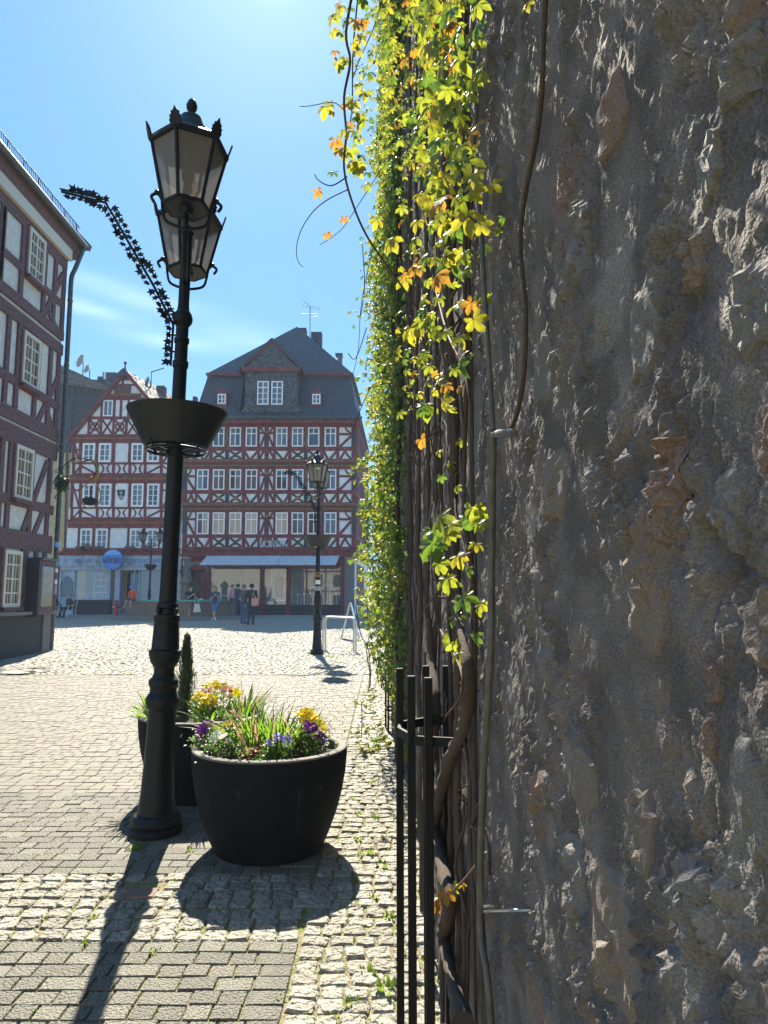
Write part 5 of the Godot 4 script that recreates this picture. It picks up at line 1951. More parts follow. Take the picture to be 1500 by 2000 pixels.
func build_planters() -> void:
	K.blades = []
	for k in 6:
		K.blades.append(blade_mesh(k))
	K.flower = flower_mesh()
	var c1 := ground(-0.715, -4.66)
	var c2 := ground(-1.43, -5.80)
	make_pot("dark concrete planter with tall grassy clump, full of pansies and narrow leaves", c1)
	make_pot("dark concrete planter half hidden behind the lamp, with conifer", c2)
	var y1 := c1.y + 0.56
	var y2 := c2.y + 0.56
	make_clump("tall green narrow-leaved clump in the middle of the grassy planter", c1 + Vector3(0.02, 0.55, -0.02), 120, 0.36, 0.15, Vector3(0.1, 0, 0), 0.08)
	make_clump("arching narrow-leaved clump with withered heads at the planter's left", c1 + Vector3(-0.13, 0.55, -0.1), 90, 0.36, 0.12, Vector3(-0.55, 0, 0.1), 0.22)
	make_clump("thin upright clump with withered tips beside the yellow pansies", c1 + Vector3(0.17, 0.55, -0.05), 60, 0.33, 0.09, Vector3(0.25, 0, 0), 0.3)
	make_clump("spreading leaves hanging over the conifer planter's left rim", c2 + Vector3(-0.34, 0.55, 0.08), 60, 0.30, 0.08, Vector3(-0.8, 0, 0.2), 0.05)
	make_clump("upright leaf tuft behind the pink daisies", c2 + Vector3(0.30, 0.55, -0.15), 60, 0.34, 0.08, Vector3(0.35, 0, 0), 0.15)
	make_clump("leafy tuft between the conifer planter's yellow pansies and lamp", c2 + Vector3(0.12, 0.55, 0.26), 40, 0.26, 0.08, Vector3(0.1, 0, 0.9), 0.05)
	make_flower_plant("bright yellow pansies at the right of the grassy planter", y1, K.petal_yellow, [[589, 1399], [596, 1392], [604, 1391], [610, 1398], [600, 1402], [607, 1408], [593, 1407], [617, 1408], [622, 1412], [626, 1419], [629, 1427], [612, 1404], [585, 1394], [600, 1396]], 4.72, 0.062, 110)
	make_flower_plant("dark purple pansies below the yellow ones", y1, K.petal_purple, [[600, 1416], [613, 1418], [608, 1441], [616, 1430], [627, 1437], [633, 1444], [602, 1428], [622, 1432], [637, 1451], [596, 1420]], 4.55, 0.048, 220)
	make_flower_plant("pale lilac pansies at the front of the grassy planter", y1, K.petal_lilac, [[525, 1450], [543, 1437], [540, 1444], [563, 1442], [557, 1445]], 4.37, 0.052, 200)
	make_flower_plant("white pansies at the front left of the grassy planter", y1, K.petal_white, [[434, 1438], [417, 1441], [446, 1447], [415, 1456], [425, 1434], [421, 1449], [411, 1462]], 4.42, 0.046, 220)
	make_flower_plant("purple pansies at the left of the grassy planter", y1, K.petal_purple, [[392, 1425], [400, 1419], [396, 1434], [406, 1411], [387, 1432], [412, 1416], [389, 1440], [402, 1428], [395, 1447]], 4.62, 0.046, 220)
	make_flower_plant("low dark red primroses at the grassy planter's front rim", y1, K.petal_red, [[480, 1470], [487, 1466], [493, 1470], [498, 1466], [490, 1474], [483, 1475]], 4.28, 0.045, 120, "primrose")
	make_flower_plant("single yellow pansy among the grassy planter's dark leaves", y1, K.petal_yellow, [[445, 1416], [448, 1419]], 4.55, 0.05, 130)
	make_flower_plant("few pink blossoms in the shade of the grassy planter", y1, K.petal_pink, [[473, 1449], [461, 1455], [462, 1398], [455, 1390]], 4.45, 0.03, 150, "daisy")
	make_flower_plant("yellow pansies at the conifer planter's back", y2, K.petal_yellow, [[403, 1339], [411, 1336], [418, 1335], [437, 1341], [424, 1340], [460, 1352]], 5.9, 0.066, 140)
	make_flower_plant("yellow pansies at the conifer planter's front", y2, K.petal_yellow, [[395, 1363], [405, 1366], [386, 1357], [398, 1360], [411, 1361], [416, 1371], [418, 1365], [382, 1364], [395, 1381]], 5.62, 0.066, 260)
	make_flower_plant("pink daisies in the conifer planter", y2, K.petal_pink, [[399, 1349], [410, 1348], [422, 1353], [432, 1352], [438, 1347], [449, 1346], [450, 1359], [418, 1374], [423, 1376]], 5.72, 0.045, 240, "daisy")
	# little dark conifer
	var cf := thing("conifer", "small dark columnar conifer in the conifer planter", "conifer", Vector3(-1.62, c2.y + 0.55, -5.98))
	var m := MB.new()
	m.tube([Vector3.ZERO, Vector3(0, 0.3, 0), Vector3(0.005, 0.58, 0)], [0.014, 0.01, 0.003], 6)
	part(cf, "trunk", m.mesh(), K.bark)
	var list := []
	for i in 2200:
		var h := rng.randf()
		var a := rng.randf() * TAU
		var r := (0.108 * pow(1.0 - h, 0.7) + 0.008) * sqrt(rng.randf()) * (0.8 + 0.3 * sin(a * 3.0 + h * 9.0))
		var out := Vector3(cos(a), 0, sin(a))
		var up := (Vector3.UP + out * rng.randf_range(0.1, 0.6)).normalized()
		var sd := up.cross(out).normalized()
		list.append(Transform3D(Basis(sd, up, sd.cross(up)).scaled(Vector3.ONE * rng.randf_range(0.03, 0.06)), out * r + Vector3(0, h * 0.63, 0)))
	copies(cf, "crown", leaflet(0.22), K.conifer, list)

# ---------------------------------------------------------------- creeper on the wall
func leaf_at(p: Vector3, size: float, face: Vector3, down: Vector3) -> Transform3D:
	var f := face.normalized()
	var dn := (down - f * down.dot(f)).normalized()
	return Transform3D(Basis(dn.cross(f), dn, f).scaled(Vector3.ONE * size), p)

func build_vine() -> void:
	K.leaves = []
	for k in 6:
		K.leaves.append(creeper_leaf(k))
	var t := thing("creeper", "creeper with twisting stems and large young leaves climbing the rough wall", "vine", Vector3(wall_x - 0.03, gy(-2.2), -2.2))
	var inv := -t.position
	var tone := {"l": K.leaf_lime, "g": K.leaf_green, "y": K.leaf_yellow, "o": K.leaf_orange}
	# stems on the wall: [distance, radius, wander]
	var r := RandomNumberGenerator.new()
	r.seed = 8
	var stems := [[1.62, 0.009], [1.50, 0.005], [1.88, 0.014], [2.1, 0.014], [2.3, 0.012], [2.62, 0.010], [3.1, 0.014], [3.8, 0.016], [5.0, 0.02], [2.45, 0.006], [1.75, 0.005], [3.35, 0.007]]
	for s in stems:
		var pts := []
		var rad := []
		var d: float = s[0]
		var off := r.randf_range(-0.1, 0.1)
		for k in 27:
			var y: float = gy(-d) + k * 0.26
			d += r.randfn(0, 0.04) + off * 0.02
			pts.append(Vector3(wall_x - maxf(wall_out(d, y), 0.0) - s[1] * 0.8 - 0.012 - absf(r.randfn(0, 0.008)), y, -d))
			rad.append(s[1] * 0.8 * (1.0 - 0.018 * k) * r.randf_range(0.7, 1.3))
		var m := MB.new()
		m.tube(smooth(pts, 8), _rough(_expand(rad, 8), r), 7)
		part(t, "stem", m.mesh(), K.bark, Transform3D(Basis.IDENTITY, inv))
	# thin dead shoots that cross one another on the wall
	var mat_of := MB.new()
	for k in 150:
		var d := 1.55 + 4.4 * r.randf()
		var y := gy(-d) + 0.1 + 4.6 * r.randf()
		var pts := []
		var dy := r.randf_range(-0.10, 0.12)
		var dz := r.randfn(0, 0.045)
		for i in 9:
			pts.append(Vector3(wall_x - maxf(wall_out(d, y), 0.0) - 0.016 - absf(r.randfn(0, 0.012)), y, -d))
			d += dz + r.randfn(0, 0.02)
			y += dy + r.randfn(0, 0.02)
		mat_of.tube(smooth(pts, 2), r.randf_range(0.0015, 0.0042), 4)
	part(t, "dead_shoots", mat_of.mesh(), K.bark, Transform3D(Basis.IDENTITY, inv)).set_meta("kind", "stuff")
	# knotted trunk inside the guard
	for q in [[[905, 2000], [880, 1900], [868, 1830], [876, 1750], [850, 1620], [872, 1500], [905, 1420], [915, 1330], [905, 1250], [885, 1180]], [[850, 1640], [835, 1520], [850, 1400], [842, 1290], [838, 1210]]]:
		var pts := []
		for e in q:
			pts.append(X(e[0], e[1], wall_x - 0.055))
		var rad := []
		for k in pts.size():
			rad.append(lerpf(0.021, 0.008, float(k) / pts.size()) * r.randf_range(0.7, 1.3))
		var m := MB.new()
		m.tube(smooth(pts, 14), _rough(_expand(rad, 14), r), 9)
		part(t, "trunk", m.mesh(), K.bark, Transform3D(Basis.IDENTITY, inv))
	# the shoots that hang free before the sky, about 2.6 m away, and twigs on the wall
	var free := [[[[698, -60], [676, 60], [684, 120], [672, 190], [676, 260], [672, 330], [688, 395], [716, 460], [760, 525], [800, 580], [850, 650], [895, 740]], 2.6, 0.006],
		[[[705, -60], [690, 90], [688, 200], [684, 240]], 2.75, 0.004], [[[760, -60], [735, 40], [705, 110], [690, 150]], 3.0, 0.003],
		[[[680, 370], [640, 390], [610, 415], [588, 450], [579, 485], [582, 510], [592, 522]], 2.6, 0.0022], [[[745, 330], [700, 400], [665, 450], [625, 478]], 3.1, 0.002],
		[[[672, 215], [650, 200], [605, 207], [585, 208]], 2.62, 0.002], [[[678, 345], [655, 360], [640, 362], [622, 352], [614, 340]], 2.6, 0.0028],
		[[[830, -50], [835, 120], [828, 260], [836, 380], [850, 450]], 2.9, 0.006], [[[740, 440], [720, 520], [705, 600], [700, 680], [690, 730]], 6.2, 0.004]]
	for f in free:
		var pts := []
		var rad := []
		for k in f[0].size():
			pts.append(W(f[0][k][0], f[0][k][1], f[1]))
			rad.append(f[2] * (1.0 - 0.5 * k / f[0].size()))
		var m := MB.new()
		m.tube(smooth(pts, 5), _expand(rad, 5), 6)
		part(t, "shoot", m.mesh(), K.stem_red, Transform3D(Basis.IDENTITY, inv))
	var red := []
	for e in [[996, 846], [1012, 800], [1024, 720], [1026, 600], [1016, 480], [1026, 380], [1046, 280], [1058, 180], [1062, 60], [1070, -60]]:
		red.append(X(e[0], e[1], wall_x - 0.035))
	var rm := MB.new()
	rm.tube(smooth(red, 6), 0.0034, 8)
	part(t, "stem", rm.mesh(), K.bark, Transform3D(Basis.IDENTITY, inv))
	var twigs := [[[870, 1400], [905, 1330], [860, 1230]], [[845, 540], [870, 640], [905, 720], [920, 800]], [[800, 1235], [850, 1160], [885, 1100], [920, 1080]], [[930, 1690], [905, 1720], [880, 1745]]]
	for q in twigs:
		var pts := []
		for e in q:
			pts.append(X(e[0], e[1], wall_x - 0.075))
		var m := MB.new()
		m.tube(smooth(pts, 5), 0.0024, 5)
		part(t, "twig", m.mesh(), K.stem_red, Transform3D(Basis.IDENTITY, inv))
	# leaves one can tell apart on the wall: x, y, size in pixels, tone, distance from the wall
	var big := [[870, 205, 100, "l", 0.09], [842, 238, 84, "l", 0.10], [812, 255, 60, "g", 0.08], [885, 130, 46, "l", 0.06], [900, 195, 52, "g", 0.05], [932, 128, 36, "y", 0.05], [885, 55, 74, "l", 0.07], [828, 48, 60, "l", 0.08], [852, 92, 62, "l", 0.09],
		[792, 112, 46, "o", 0.06], [776, 44, 40, "o", 0.06], [905, 498, 60, "l", 0.05], [938, 438, 52, "y", 0.06], [962, 358, 46, "y", 0.05], [925, 368, 30, "y", 0.04], [890, 296, 46, "y", 0.06], [922, 590, 52, "o", 0.05], [800, 640, 62, "y", 0.08], [828, 622, 52, "l", 0.08],
		[790, 545, 46, "y", 0.08], [826, 580, 46, "l", 0.06], [815, 432, 42, "y", 0.05], [850, 400, 42, "l", 0.05], [892, 442, 64, "g", 0.05], [880, 515, 64, "g", 0.06], [945, 480, 40, "g", 0.04], [830, 790, 58, "l", 0.06], [822, 858, 42, "o", 0.05], [852, 762, 28, "y", 0.04],
		[805, 745, 30, "l", 0.04], [860, 1010, 86, "l", 0.10], [922, 992, 64, "l", 0.06], [845, 1060, 76, "g", 0.10], [892, 1086, 48, "y", 0.08], [870, 1130, 54, "l", 0.08], [905, 1166, 58, "g", 0.06], [880, 1256, 58, "l", 0.08], [896, 1276, 46, "y", 0.07], [928, 1240, 44, "g", 0.05],
		[942, 1020, 42, "l", 0.05], [930, 1062, 36, "y", 0.05], [862, 930, 26, "g", 0.05], [892, 950, 26, "l", 0.05], [872, 1742, 42, "o", 0.08], [848, 1762, 36, "o", 0.08], [905, 1724, 26, "o", 0.06], [885, 1730, 30, "y", 0.07], [858, 880, 24, "y", 0.04], [880, 905, 30, "l", 0.04], [840, 715, 34, "l", 0.05],
		[870, 690, 26, "o", 0.04], [920, 690, 22, "y", 0.03], [902, 860, 28, "l", 0.04], [910, 1010, 40, "g", 0.05], [855, 1100, 46, "l", 0.08], [915, 1110, 34, "g", 0.04], [890, 1205, 40, "g", 0.05], [1030, 5, 40, "y", 0.03]]
	for q in big:
		var p := X(q[0], q[1], wall_x - q[4])
		var face := Vector3(-0.55, 0.35, 0.75) + Vector3(r.randfn(0, 0.3), r.randfn(0, 0.3), r.randfn(0, 0.3))
		var down := Vector3(r.randfn(0, 0.5), -1.0, r.randfn(0, 0.4))
		part(t, "leaf", K.leaves[r.randi() % 6], tone[q[3]], leaf_at(p + inv, minf(q[2], 74.0) * 1.05 * -p.z / F, face, down))
		if q[2] > 50:
			for e in 2:
				var sh := Vector3(0, r.randfn(0, 0.02), r.randfn(0, 0.03)) + Vector3(r.randf_range(0.0, 0.04), 0, 0)
				part(t, "leaf", K.leaves[r.randi() % 6], tone[["l", "g", "y"][r.randi() % 3]], leaf_at(p + inv + sh, q[2] * r.randf_range(0.5, 0.8) * -p.z / F, face + Vector3(r.randfn(0, 0.4), r.randfn(0, 0.4), r.randfn(0, 0.4)), Vector3(r.randfn(0, 0.7), -1.0, r.randfn(0, 0.5))))
	var loose := [[765, 465, 60, "y"], [736, 428, 38, "y"], [650, 28, 44, "y"], [668, 62, 32, "l"], [700, 40, 42, "o"], [638, 205, 46, "y"], [655, 272, 44, "o"], [672, 252, 42, "y"], [668, 288, 38, "o"], [620, 372, 30, "o"], [672, 425, 24, "o"], [637, 455, 24, "o"], [684, 290, 38, "l"], [694, 312, 38, "l"],
		[665, 10, 34, "y"], [690, 84, 32, "y"], [655, 98, 26, "o"], [700, 240, 36, "l"], [715, 180, 34, "y"], [660, 120, 30, "y"], [722, 60, 36, "y"], [740, 20, 40, "l"], [648, 60, 30, "y"], [712, 360, 30, "l"], [700, 330, 34, "y"], [727, 290, 30, "l"], [655, 30, 30, "l"], [675, 300, 30, "y"]]
	for k in 46:
		var sy := r.randf_range(-20.0, 345.0)
		loose.append([686.0 + r.randfn(0, 19) + (345.0 - sy) * 0.02, sy, r.randf_range(20.0, 36.0), ["y", "l", "y", "l", "o", "g"][r.randi() % 6]])
	for q in loose:
		var p := W(q[0], q[1], 2.62 + r.randf_range(-0.06, 0.12))
		var face := Vector3(-0.2, 0.3, 0.9) + Vector3(r.randfn(0, 0.35), r.randfn(0, 0.35), 0)
		part(t, "leaf", K.leaves[r.randi() % 6], tone[q[3]], leaf_at(p + inv, q[2] * 1.1 * -p.z / F, face, Vector3(r.randfn(0, 0.5), -1.0, 0)))
	var n := 0
	var hung := {"l": [], "y": [], "g": [], "o": []}
	while n < 620:
		var px := 745.0 + 190.0 * pow(r.randf(), 1.25)
		var py := -90.0 + 900.0 * pow(r.randf(), 1.25)
		if px < 772.0 and py > 330.0:
			continue
		if px > 900.0 and r.randf() < 0.55:
			continue
		if py > 420.0 and r.randf() < 0.55:
			continue
		var out := r.randf_range(0.03, 0.13)
		var p := X(px, py, wall_x - out) if px > 790.0 else W(px, py, r.randf_range(2.9, 5.5))
		if p.z < -6.2 or p.x > wall_x - 0.03:
			continue
		var face := Vector3(-0.6, 0.4, 0.6) + Vector3(r.randfn(0, 0.4), r.randfn(0, 0.4), r.randfn(0, 0.4))
		var k: String = ["l", "l", "y", "g", "l", "y", "g", "l", "y", "l", "o"][r.randi() % 11]
		var at := leaf_at(p + inv, r.randf_range(0.042, 0.082) * (1.0 if px < 870.0 else 0.7), face, Vector3(r.randfn(0, 0.5), -1.0, r.randfn(0, 0.4)))
		if n < 150:
			part(t, "leaf", K.leaves[r.randi() % 6], tone[k], at)
		else:
			hung[k].append(at)
		n += 1
	for k in hung:
		copies(t, "leaf_mass", K.leaves[hung.keys().find(k)], tone[k], hung[k])

func _rough(rad: Array, r: RandomNumberGenerator) -> Array:
	var o := []
	for x in rad:
		o.append(x * r.randf_range(0.78, 1.22))
	return o

func _expand(rad: Array, steps: int) -> Array:
	var o := []
	for i in rad.size() - 1:
		for k in steps:
			o.append(lerpf(rad[i], rad[i + 1], float(k) / steps))
	o.append(rad[-1])
	return o

# ---------------------------------------------------------------- dense growth further along the wall
func build_ivy() -> void:
	var t := thing("dense_creeper", "dense mass of small-leaved creeper covering the wall beyond the first guard", "vine", Vector3(wall_x - 0.1, gy(-8.0), -8.0))
	var inv := -t.position
	var r := RandomNumberGenerator.new()
	r.seed = 21
	var f := FastNoiseLite.new()
	f.seed = 5
	f.frequency = 0.9
	f.fractal_octaves = 3
	for k in 12:
		var pts := []
		var d := 6.4 + k * 0.42
		for i in 24:
			d += r.randfn(0, 0.04)
			pts.append(Vector3(wall_x - 0.06 - absf(r.randfn(0, 0.04)), gy(-d) + i * 0.42, -d))
		var m := MB.new()
		m.tube(smooth(pts, 2), 0.018, 5)
		part(t, "stem", m.mesh(), K.bark, Transform3D(Basis.IDENTITY, inv))
	for q in [[[724, 1235], [716, 1270], [722, 1310], [720, 1350]], [[695, 1185], [705, 1240], [720, 1270], [724, 1330], [720, 1345]], [[706, 1370], [707, 1400], [706, 1440]], [[722, 760], [704, 800], [690, 840]], [[716, 640], [695, 700], [680, 690]], [[708, 480], [712, 560], [704, 620]]]:
		var pts := []
		for e in q:
			pts.append(W(e[0], e[1], 7.4))
		var m := MB.new()
		m.tube(smooth(pts, 4), 0.005, 5)
		part(t, "shoot", m.mesh(), K.stem_red, Transform3D(Basis.IDENTITY, inv))
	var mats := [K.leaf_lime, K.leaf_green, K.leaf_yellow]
	var mass := [[], [], []]
	var parts := 0
	var n := 0
	while n < 17000:
		var d := 6.3 + 5.6 * pow(r.randf(), 1.4)
		var y := gy(-d) + 0.12 + r.randf() * 10.5
		var thick := (0.33 + 0.34 * f.get_noise_2d(d * 0.9, y * 0.8)) * (0.55 + 0.45 * smoothstep(6.3, 7.2, d)) * smoothstep(-0.4, 1.6, y - gy(-d)) * (1.0 - 0.25 * smoothstep(4.0, 8.0, y))
		var o := thick * pow(r.randf(), 0.55) + 0.02
		var hole := f.get_noise_2d(d * 3.0 + 40.0, y * 2.2)
		if hole < -0.32:
			continue
		var p := Vector3(wall_x - o, y, -d)
		var face := Vector3(-0.8, 0.45, 0.35) + Vector3(r.randfn(0, 0.45), r.randfn(0, 0.45), r.randfn(0, 0.45))
		var at := leaf_at(p + inv, r.randf_range(0.05, 0.10), face, Vector3(r.randfn(0, 0.5), -1.0, r.randfn(0, 0.5)))
		var k := 1 if r.randf() > o / maxf(thick, 0.01) - 0.34 else 0 if r.randf() < 0.72 else 2  # deeper leaves take the darker green, painting in the shade inside the mass
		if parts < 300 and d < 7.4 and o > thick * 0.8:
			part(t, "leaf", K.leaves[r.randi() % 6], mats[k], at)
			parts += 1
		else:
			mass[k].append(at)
		n += 1
	for s in 26:      # sprays that stand out from the mass
		var d := r.randf_range(6.4, 8.6)
		var y := gy(-d) + 0.9 + 8.6 * r.randf()
		var reach := r.randf_range(0.38, 0.62)
		for i in 26:
			var u := r.randf()
			var p := Vector3(wall_x - 0.2 - (reach - 0.2) * u + r.randfn(0, 0.03), y - 0.22 * u * u + r.randfn(0, 0.06), -d + r.randfn(0, 0.08))
			mass[i % 3].append(leaf_at(p + inv, r.randf_range(0.05, 0.095), Vector3(-0.6, 0.5, 0.5) + Vector3(r.randfn(0, 0.4), r.randfn(0, 0.4), r.randfn(0, 0.4)), Vector3(r.randfn(0, 0.5), -1.0, r.randfn(0, 0.5))))
	for q in [[740, 1440], [728, 1452], [750, 1448], [735, 1465], [760, 1455], [715, 1462], [705, 1470], [690, 1432], [712, 1425], [720, 1385], [700, 1372], [740, 1420], [722, 1350], [730, 1365]]:
		for i in 9:
			var p := G(q[0] + r.randfn(0, 7), q[1] + 6) + Vector3(0, r.randf_range(0.02, 0.10), 0)
			mass[i % 3].append(leaf_at(p + inv, r.randf_range(0.05, 0.09), Vector3(-0.2, 0.9, 0.3) + Vector3(r.randfn(0, 0.4), 0, r.randfn(0, 0.4)), Vector3(r.randfn(0, 1), -0.2, r.randfn(0, 1))))
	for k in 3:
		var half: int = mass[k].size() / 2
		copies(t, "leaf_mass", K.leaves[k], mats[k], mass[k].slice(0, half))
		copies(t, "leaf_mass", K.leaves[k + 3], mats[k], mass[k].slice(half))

# ---------------------------------------------------------------- things on the square and on the walls
func make_guard(label: String, shift: Vector3) -> void:
	var t := thing("vine_guard", label, "guard rail", ground(wall_x - 0.1, -2.2 + shift.z) + Vector3(shift.x, 0, 0), "iron guards round the vine stems")
	var g0 := Vector3(wall_x - 0.1, 0, -2.2)
	var w := wall_x - g0.x
	var bars := [[0.050, 2.33], [0.078, 2.10], [0.124, 2.055], [0.138, 2.42], [0.205, 2.42]]
	for b in bars:
		var m := MB.new()
		var o := Vector3(b[0] - g0.x, 0, -b[1] - g0.z)
		m.bevel_box(o + Vector3(-0.0115, -0.02, -0.0115), o + Vector3(0.0115, 1.345, 0.0115), 0.002)
		part(t, "bar", m.mesh(), K.iron)
	for h in [1.155, 0.22]:
		var m := MB.new()
		var ring := [Vector3(w + 0.02, h, -2.04 - g0.z), Vector3(0.085 - g0.x, h, -2.085 - g0.z), Vector3(0.045 - g0.x, h, -2.22 - g0.z), Vector3(0.055 - g0.x, h, -2.33 - g0.z), Vector3(0.14 - g0.x, h, -2.41 - g0.z), Vector3(w + 0.02, h, -2.42 - g0.z)]
		for k in ring.size() - 1:
			var a: Vector3 = ring[k]
			var b: Vector3 = ring[k + 1]
			var s := (b - a).normalized().cross(Vector3.UP) * 0.005
			m.prism([a - s, a + s, b + s, b - s], Vector3(0, 0.026, 0))
		part(t, "rail", m.mesh(), K.iron)

func build_street() -> void:
	make_guard("black iron bar guard round the bare vine trunk", Vector3.ZERO)
	make_guard("black iron bar guard half buried in the dense creeper", Vector3(-0.03, 0, -6.1))
	# cable and pin on the wall
	var m := MB.new()
	var pts := []
	for q in [[1005, 846, 0.03], [985, 846, 0.035], [967, 849, 0.035], [963, 862, 0.035], [962, 950, 0.035], [960, 1100, 0.035], [958, 1280, 0.04], [948, 1450, 0.04], [941, 1600, 0.04], [938, 1750, 0.04], [940, 1830, 0.04], [952, 1910, 0.035], [960, 2010, 0.03], [964, 2120, 0.03]]:
		pts.append(X(q[0], q[1], wall_x - q[2] - 0.012))
	pts.append(Vector3(pts[-1].x + 0.02, gy(pts[-1].z), pts[-1].z - 0.02))
	m.tube(smooth(pts, 5), 0.0062, 8)
	single("grey_cable", m.mesh(), K.cable, "grey cable running down the rough wall beside the vine", "cable")
	m = MB.new()
	pts = []
	for q in [[926, -40], [921, 100], [930, 220], [922, 330], [938, 430], [945, 560], [952, 660], [958, 760], [963, 840]]:
		pts.append(X(q[0], q[1], wall_x - 0.05))
	m.tube(smooth(pts, 5), 0.0045, 7)
	single("thin_cable", m.mesh(), K.cable, "thin pale cable among the creeper leaves above the grey cable", "cable")
	m = MB.new()
	var a := X(938, 1780, wall_x - 0.045)
	var b := X(995, 1778, wall_x - 0.03)
	m.tube([a, b, b + Vector3(0.06, 0, 0)], 0.0024, 6)
	m.tube([a + Vector3(0, 0.008, 0), a.lerp(b, 0.5) + Vector3(0, 0.008, 0)], 0.0022, 6)
	single("wall_hook", m.mesh(), K.stainless, "small metal hook holding the cable to the wall", "hook")
	# steel bicycle hoop
	var h0 := G(633, 1270)
	var h1 := G(693, 1274)
	var t := thing("bicycle_stand", "brushed steel bicycle hoop beside a twin-lantern lamp", "bicycle stand", (h0 + h1) * 0.5)
	var off := (h1 - h0).cross(Vector3.UP).normalized() * 0.09
	for s in [-0.5, 0.5]:
		m = MB.new()
		var p0: Vector3 = h0 - t.position + off * s
		var p1: Vector3 = h1 - t.position + off * s
		var up := Vector3(0, 0.84, 0)
		var c: Vector3 = (p1 - p0).normalized() * 0.12
		m.tube([p0 - Vector3(0, 0.02, 0)] + smooth([p0 + up - Vector3(0, 0.12, 0), p0 + up - Vector3(0, 0.035, 0) + c * 0.3, p0 + up + c], 5) + smooth([p1 + up - c, p1 + up - Vector3(0, 0.035, 0) - c * 0.3, p1 + up - Vector3(0, 0.12, 0)], 5) + [p1 - Vector3(0, 0.02, 0)], 0.024, 10)
		part(t, "hoop", m.mesh(), K.stainless)
	# folding stand seen edge-on
	var ab := G(684, 1248)
	t = thing("pavement_board", "pale folding A-frame board beyond the bicycle hoop", "signboard", ab)
	for s in [-1.0, 1.0]:
		m = MB.new()
		var foot := Vector3(s * 0.28, 0, 0)
		var top := Vector3(s * 0.012, 1.1, 0)
		for q in [-0.32, 0.32]:
			m.tube([foot + Vector3(0, 0, q), top + Vector3(0, 0, q)], 0.018, 6)
		m.tube([top + Vector3(0, 0, -0.32), top + Vector3(0, 0, 0.32)], 0.018, 6)
		var fr := part(t, "leg_frame", m.mesh(), K.stainless)
		m = MB.new()
		var p0 := foot.lerp(top, 0.18)
		var p1 := foot.lerp(top, 0.97)
		m.prism([p0 + Vector3(0, 0, -0.30), p1 + Vector3(0, 0, -0.30), p1 + Vector3(0, 0, 0.30), p0 + Vector3(0, 0, 0.30)], Vector3(0.012, 0, 0))
		part(fr, "board", m.mesh(), K.white_paint)
	# fountain
	var fc := ground(-10.35, -37.4)
	t = thing("fountain", "octagonal stone fountain basin with teal rim on a low step", "fountain", fc)
	var oct := func(r: float, y: float, k: float) -> Vector3: return Vector3(cos(TAU * (k + 0.5) / 8.0) * r, y, sin(TAU * (k + 0.5) / 8.0) * r)
	m = MB.new()
	var step := []
	for k in 8:
		step.append(oct.call(3.55, -0.1, k))
	m.prism(step, Vector3(0, 0.25, 0))
	part(t, "step", m.mesh(), K.stone_grey)
	for k in 8:
		m = MB.new()
		m.hexa([oct.call(2.85, 0.15, k), oct.call(2.85, 0.15, k + 0.985), oct.call(2.58, 0.15, k + 0.985), oct.call(2.58, 0.15, k), oct.call(2.85, 0.86, k), oct.call(2.85, 0.86, k + 0.985), oct.call(2.58, 0.86, k + 0.985), oct.call(2.58, 0.86, k)])
		part(t, "basin_slab", m.mesh(), K.sandstone)
		m = MB.new()
		m.hexa([oct.call(2.90, 0.862, k), oct.call(2.90, 0.862, k + 1), oct.call(2.52, 0.862, k + 1), oct.call(2.52, 0.862, k), oct.call(2.90, 0.95, k), oct.call(2.90, 0.95, k + 1), oct.call(2.52, 0.95, k + 1), oct.call(2.52, 0.95, k)])
		part(t, "rim", m.mesh(), K.teal)
	m = MB.new()
	var wt := []
	for k in 8:
		wt.append(oct.call(2.55, 0.7, k))
	m.prism(wt, Vector3(0, 0.02, 0))
	part(t, "water", m.mesh(), K.glass_mid)
	m = MB.new()
	m.lathe([Vector2(0.4, 0.15), Vector2(0.4, 0.6), Vector2(0.22, 0.8), Vector2(0.18, 1.7), Vector2(0.3, 1.85), Vector2(0.2, 2.0), Vector2(0.0, 2.2)], Vector3.ZERO, 12)
	part(t, "column", m.mesh(), K.sandstone)
	# red hydrant
	var hp := G(226, 1206)
	t = thing("hydrant", "red hydrant post in front of the optician's shop", "hydrant", hp)
	m = MB.new()
	m.lathe([Vector2(0, 0), Vector2(0.15, 0.0), Vector2(0.15, 0.08), Vector2(0.11, 0.10), Vector2(0.105, 0.62), Vector2(0.14, 0.64), Vector2(0.14, 0.70), Vector2(0.10, 0.72), Vector2(0.10, 0.86), Vector2(0.06, 0.93), Vector2(0.0, 0.94)], Vector3.ZERO, 16)
	part(t, "body", m.mesh(), K.red_paint)
	for s in [-1.0, 1.0]:
		m = MB.new()
		m.tube([Vector3(s * 0.08, 0.55, 0.02), Vector3(s * 0.17, 0.55, 0.04)], 0.05, 10)
		part(t, "outlet", m.mesh(), K.stainless if s < 0 else K.red_paint)
	m = MB.new()
	m.tube([Vector3(0, 0.93, 0), Vector3(0, 0.99, 0)], 0.04, 8)
	part(t, "spindle", m.mesh(), K.curtain)
	# café chairs and table
	var spots := [[G(103, 1207), 0.35, "pale slatted café chair beside the old house's downpipe"], [G(134, 1207), -0.5, "pale slatted café chair before the arched shop window"], [G(91, 1204), 2.6, "pale slatted café chair half behind the downpipe"]]
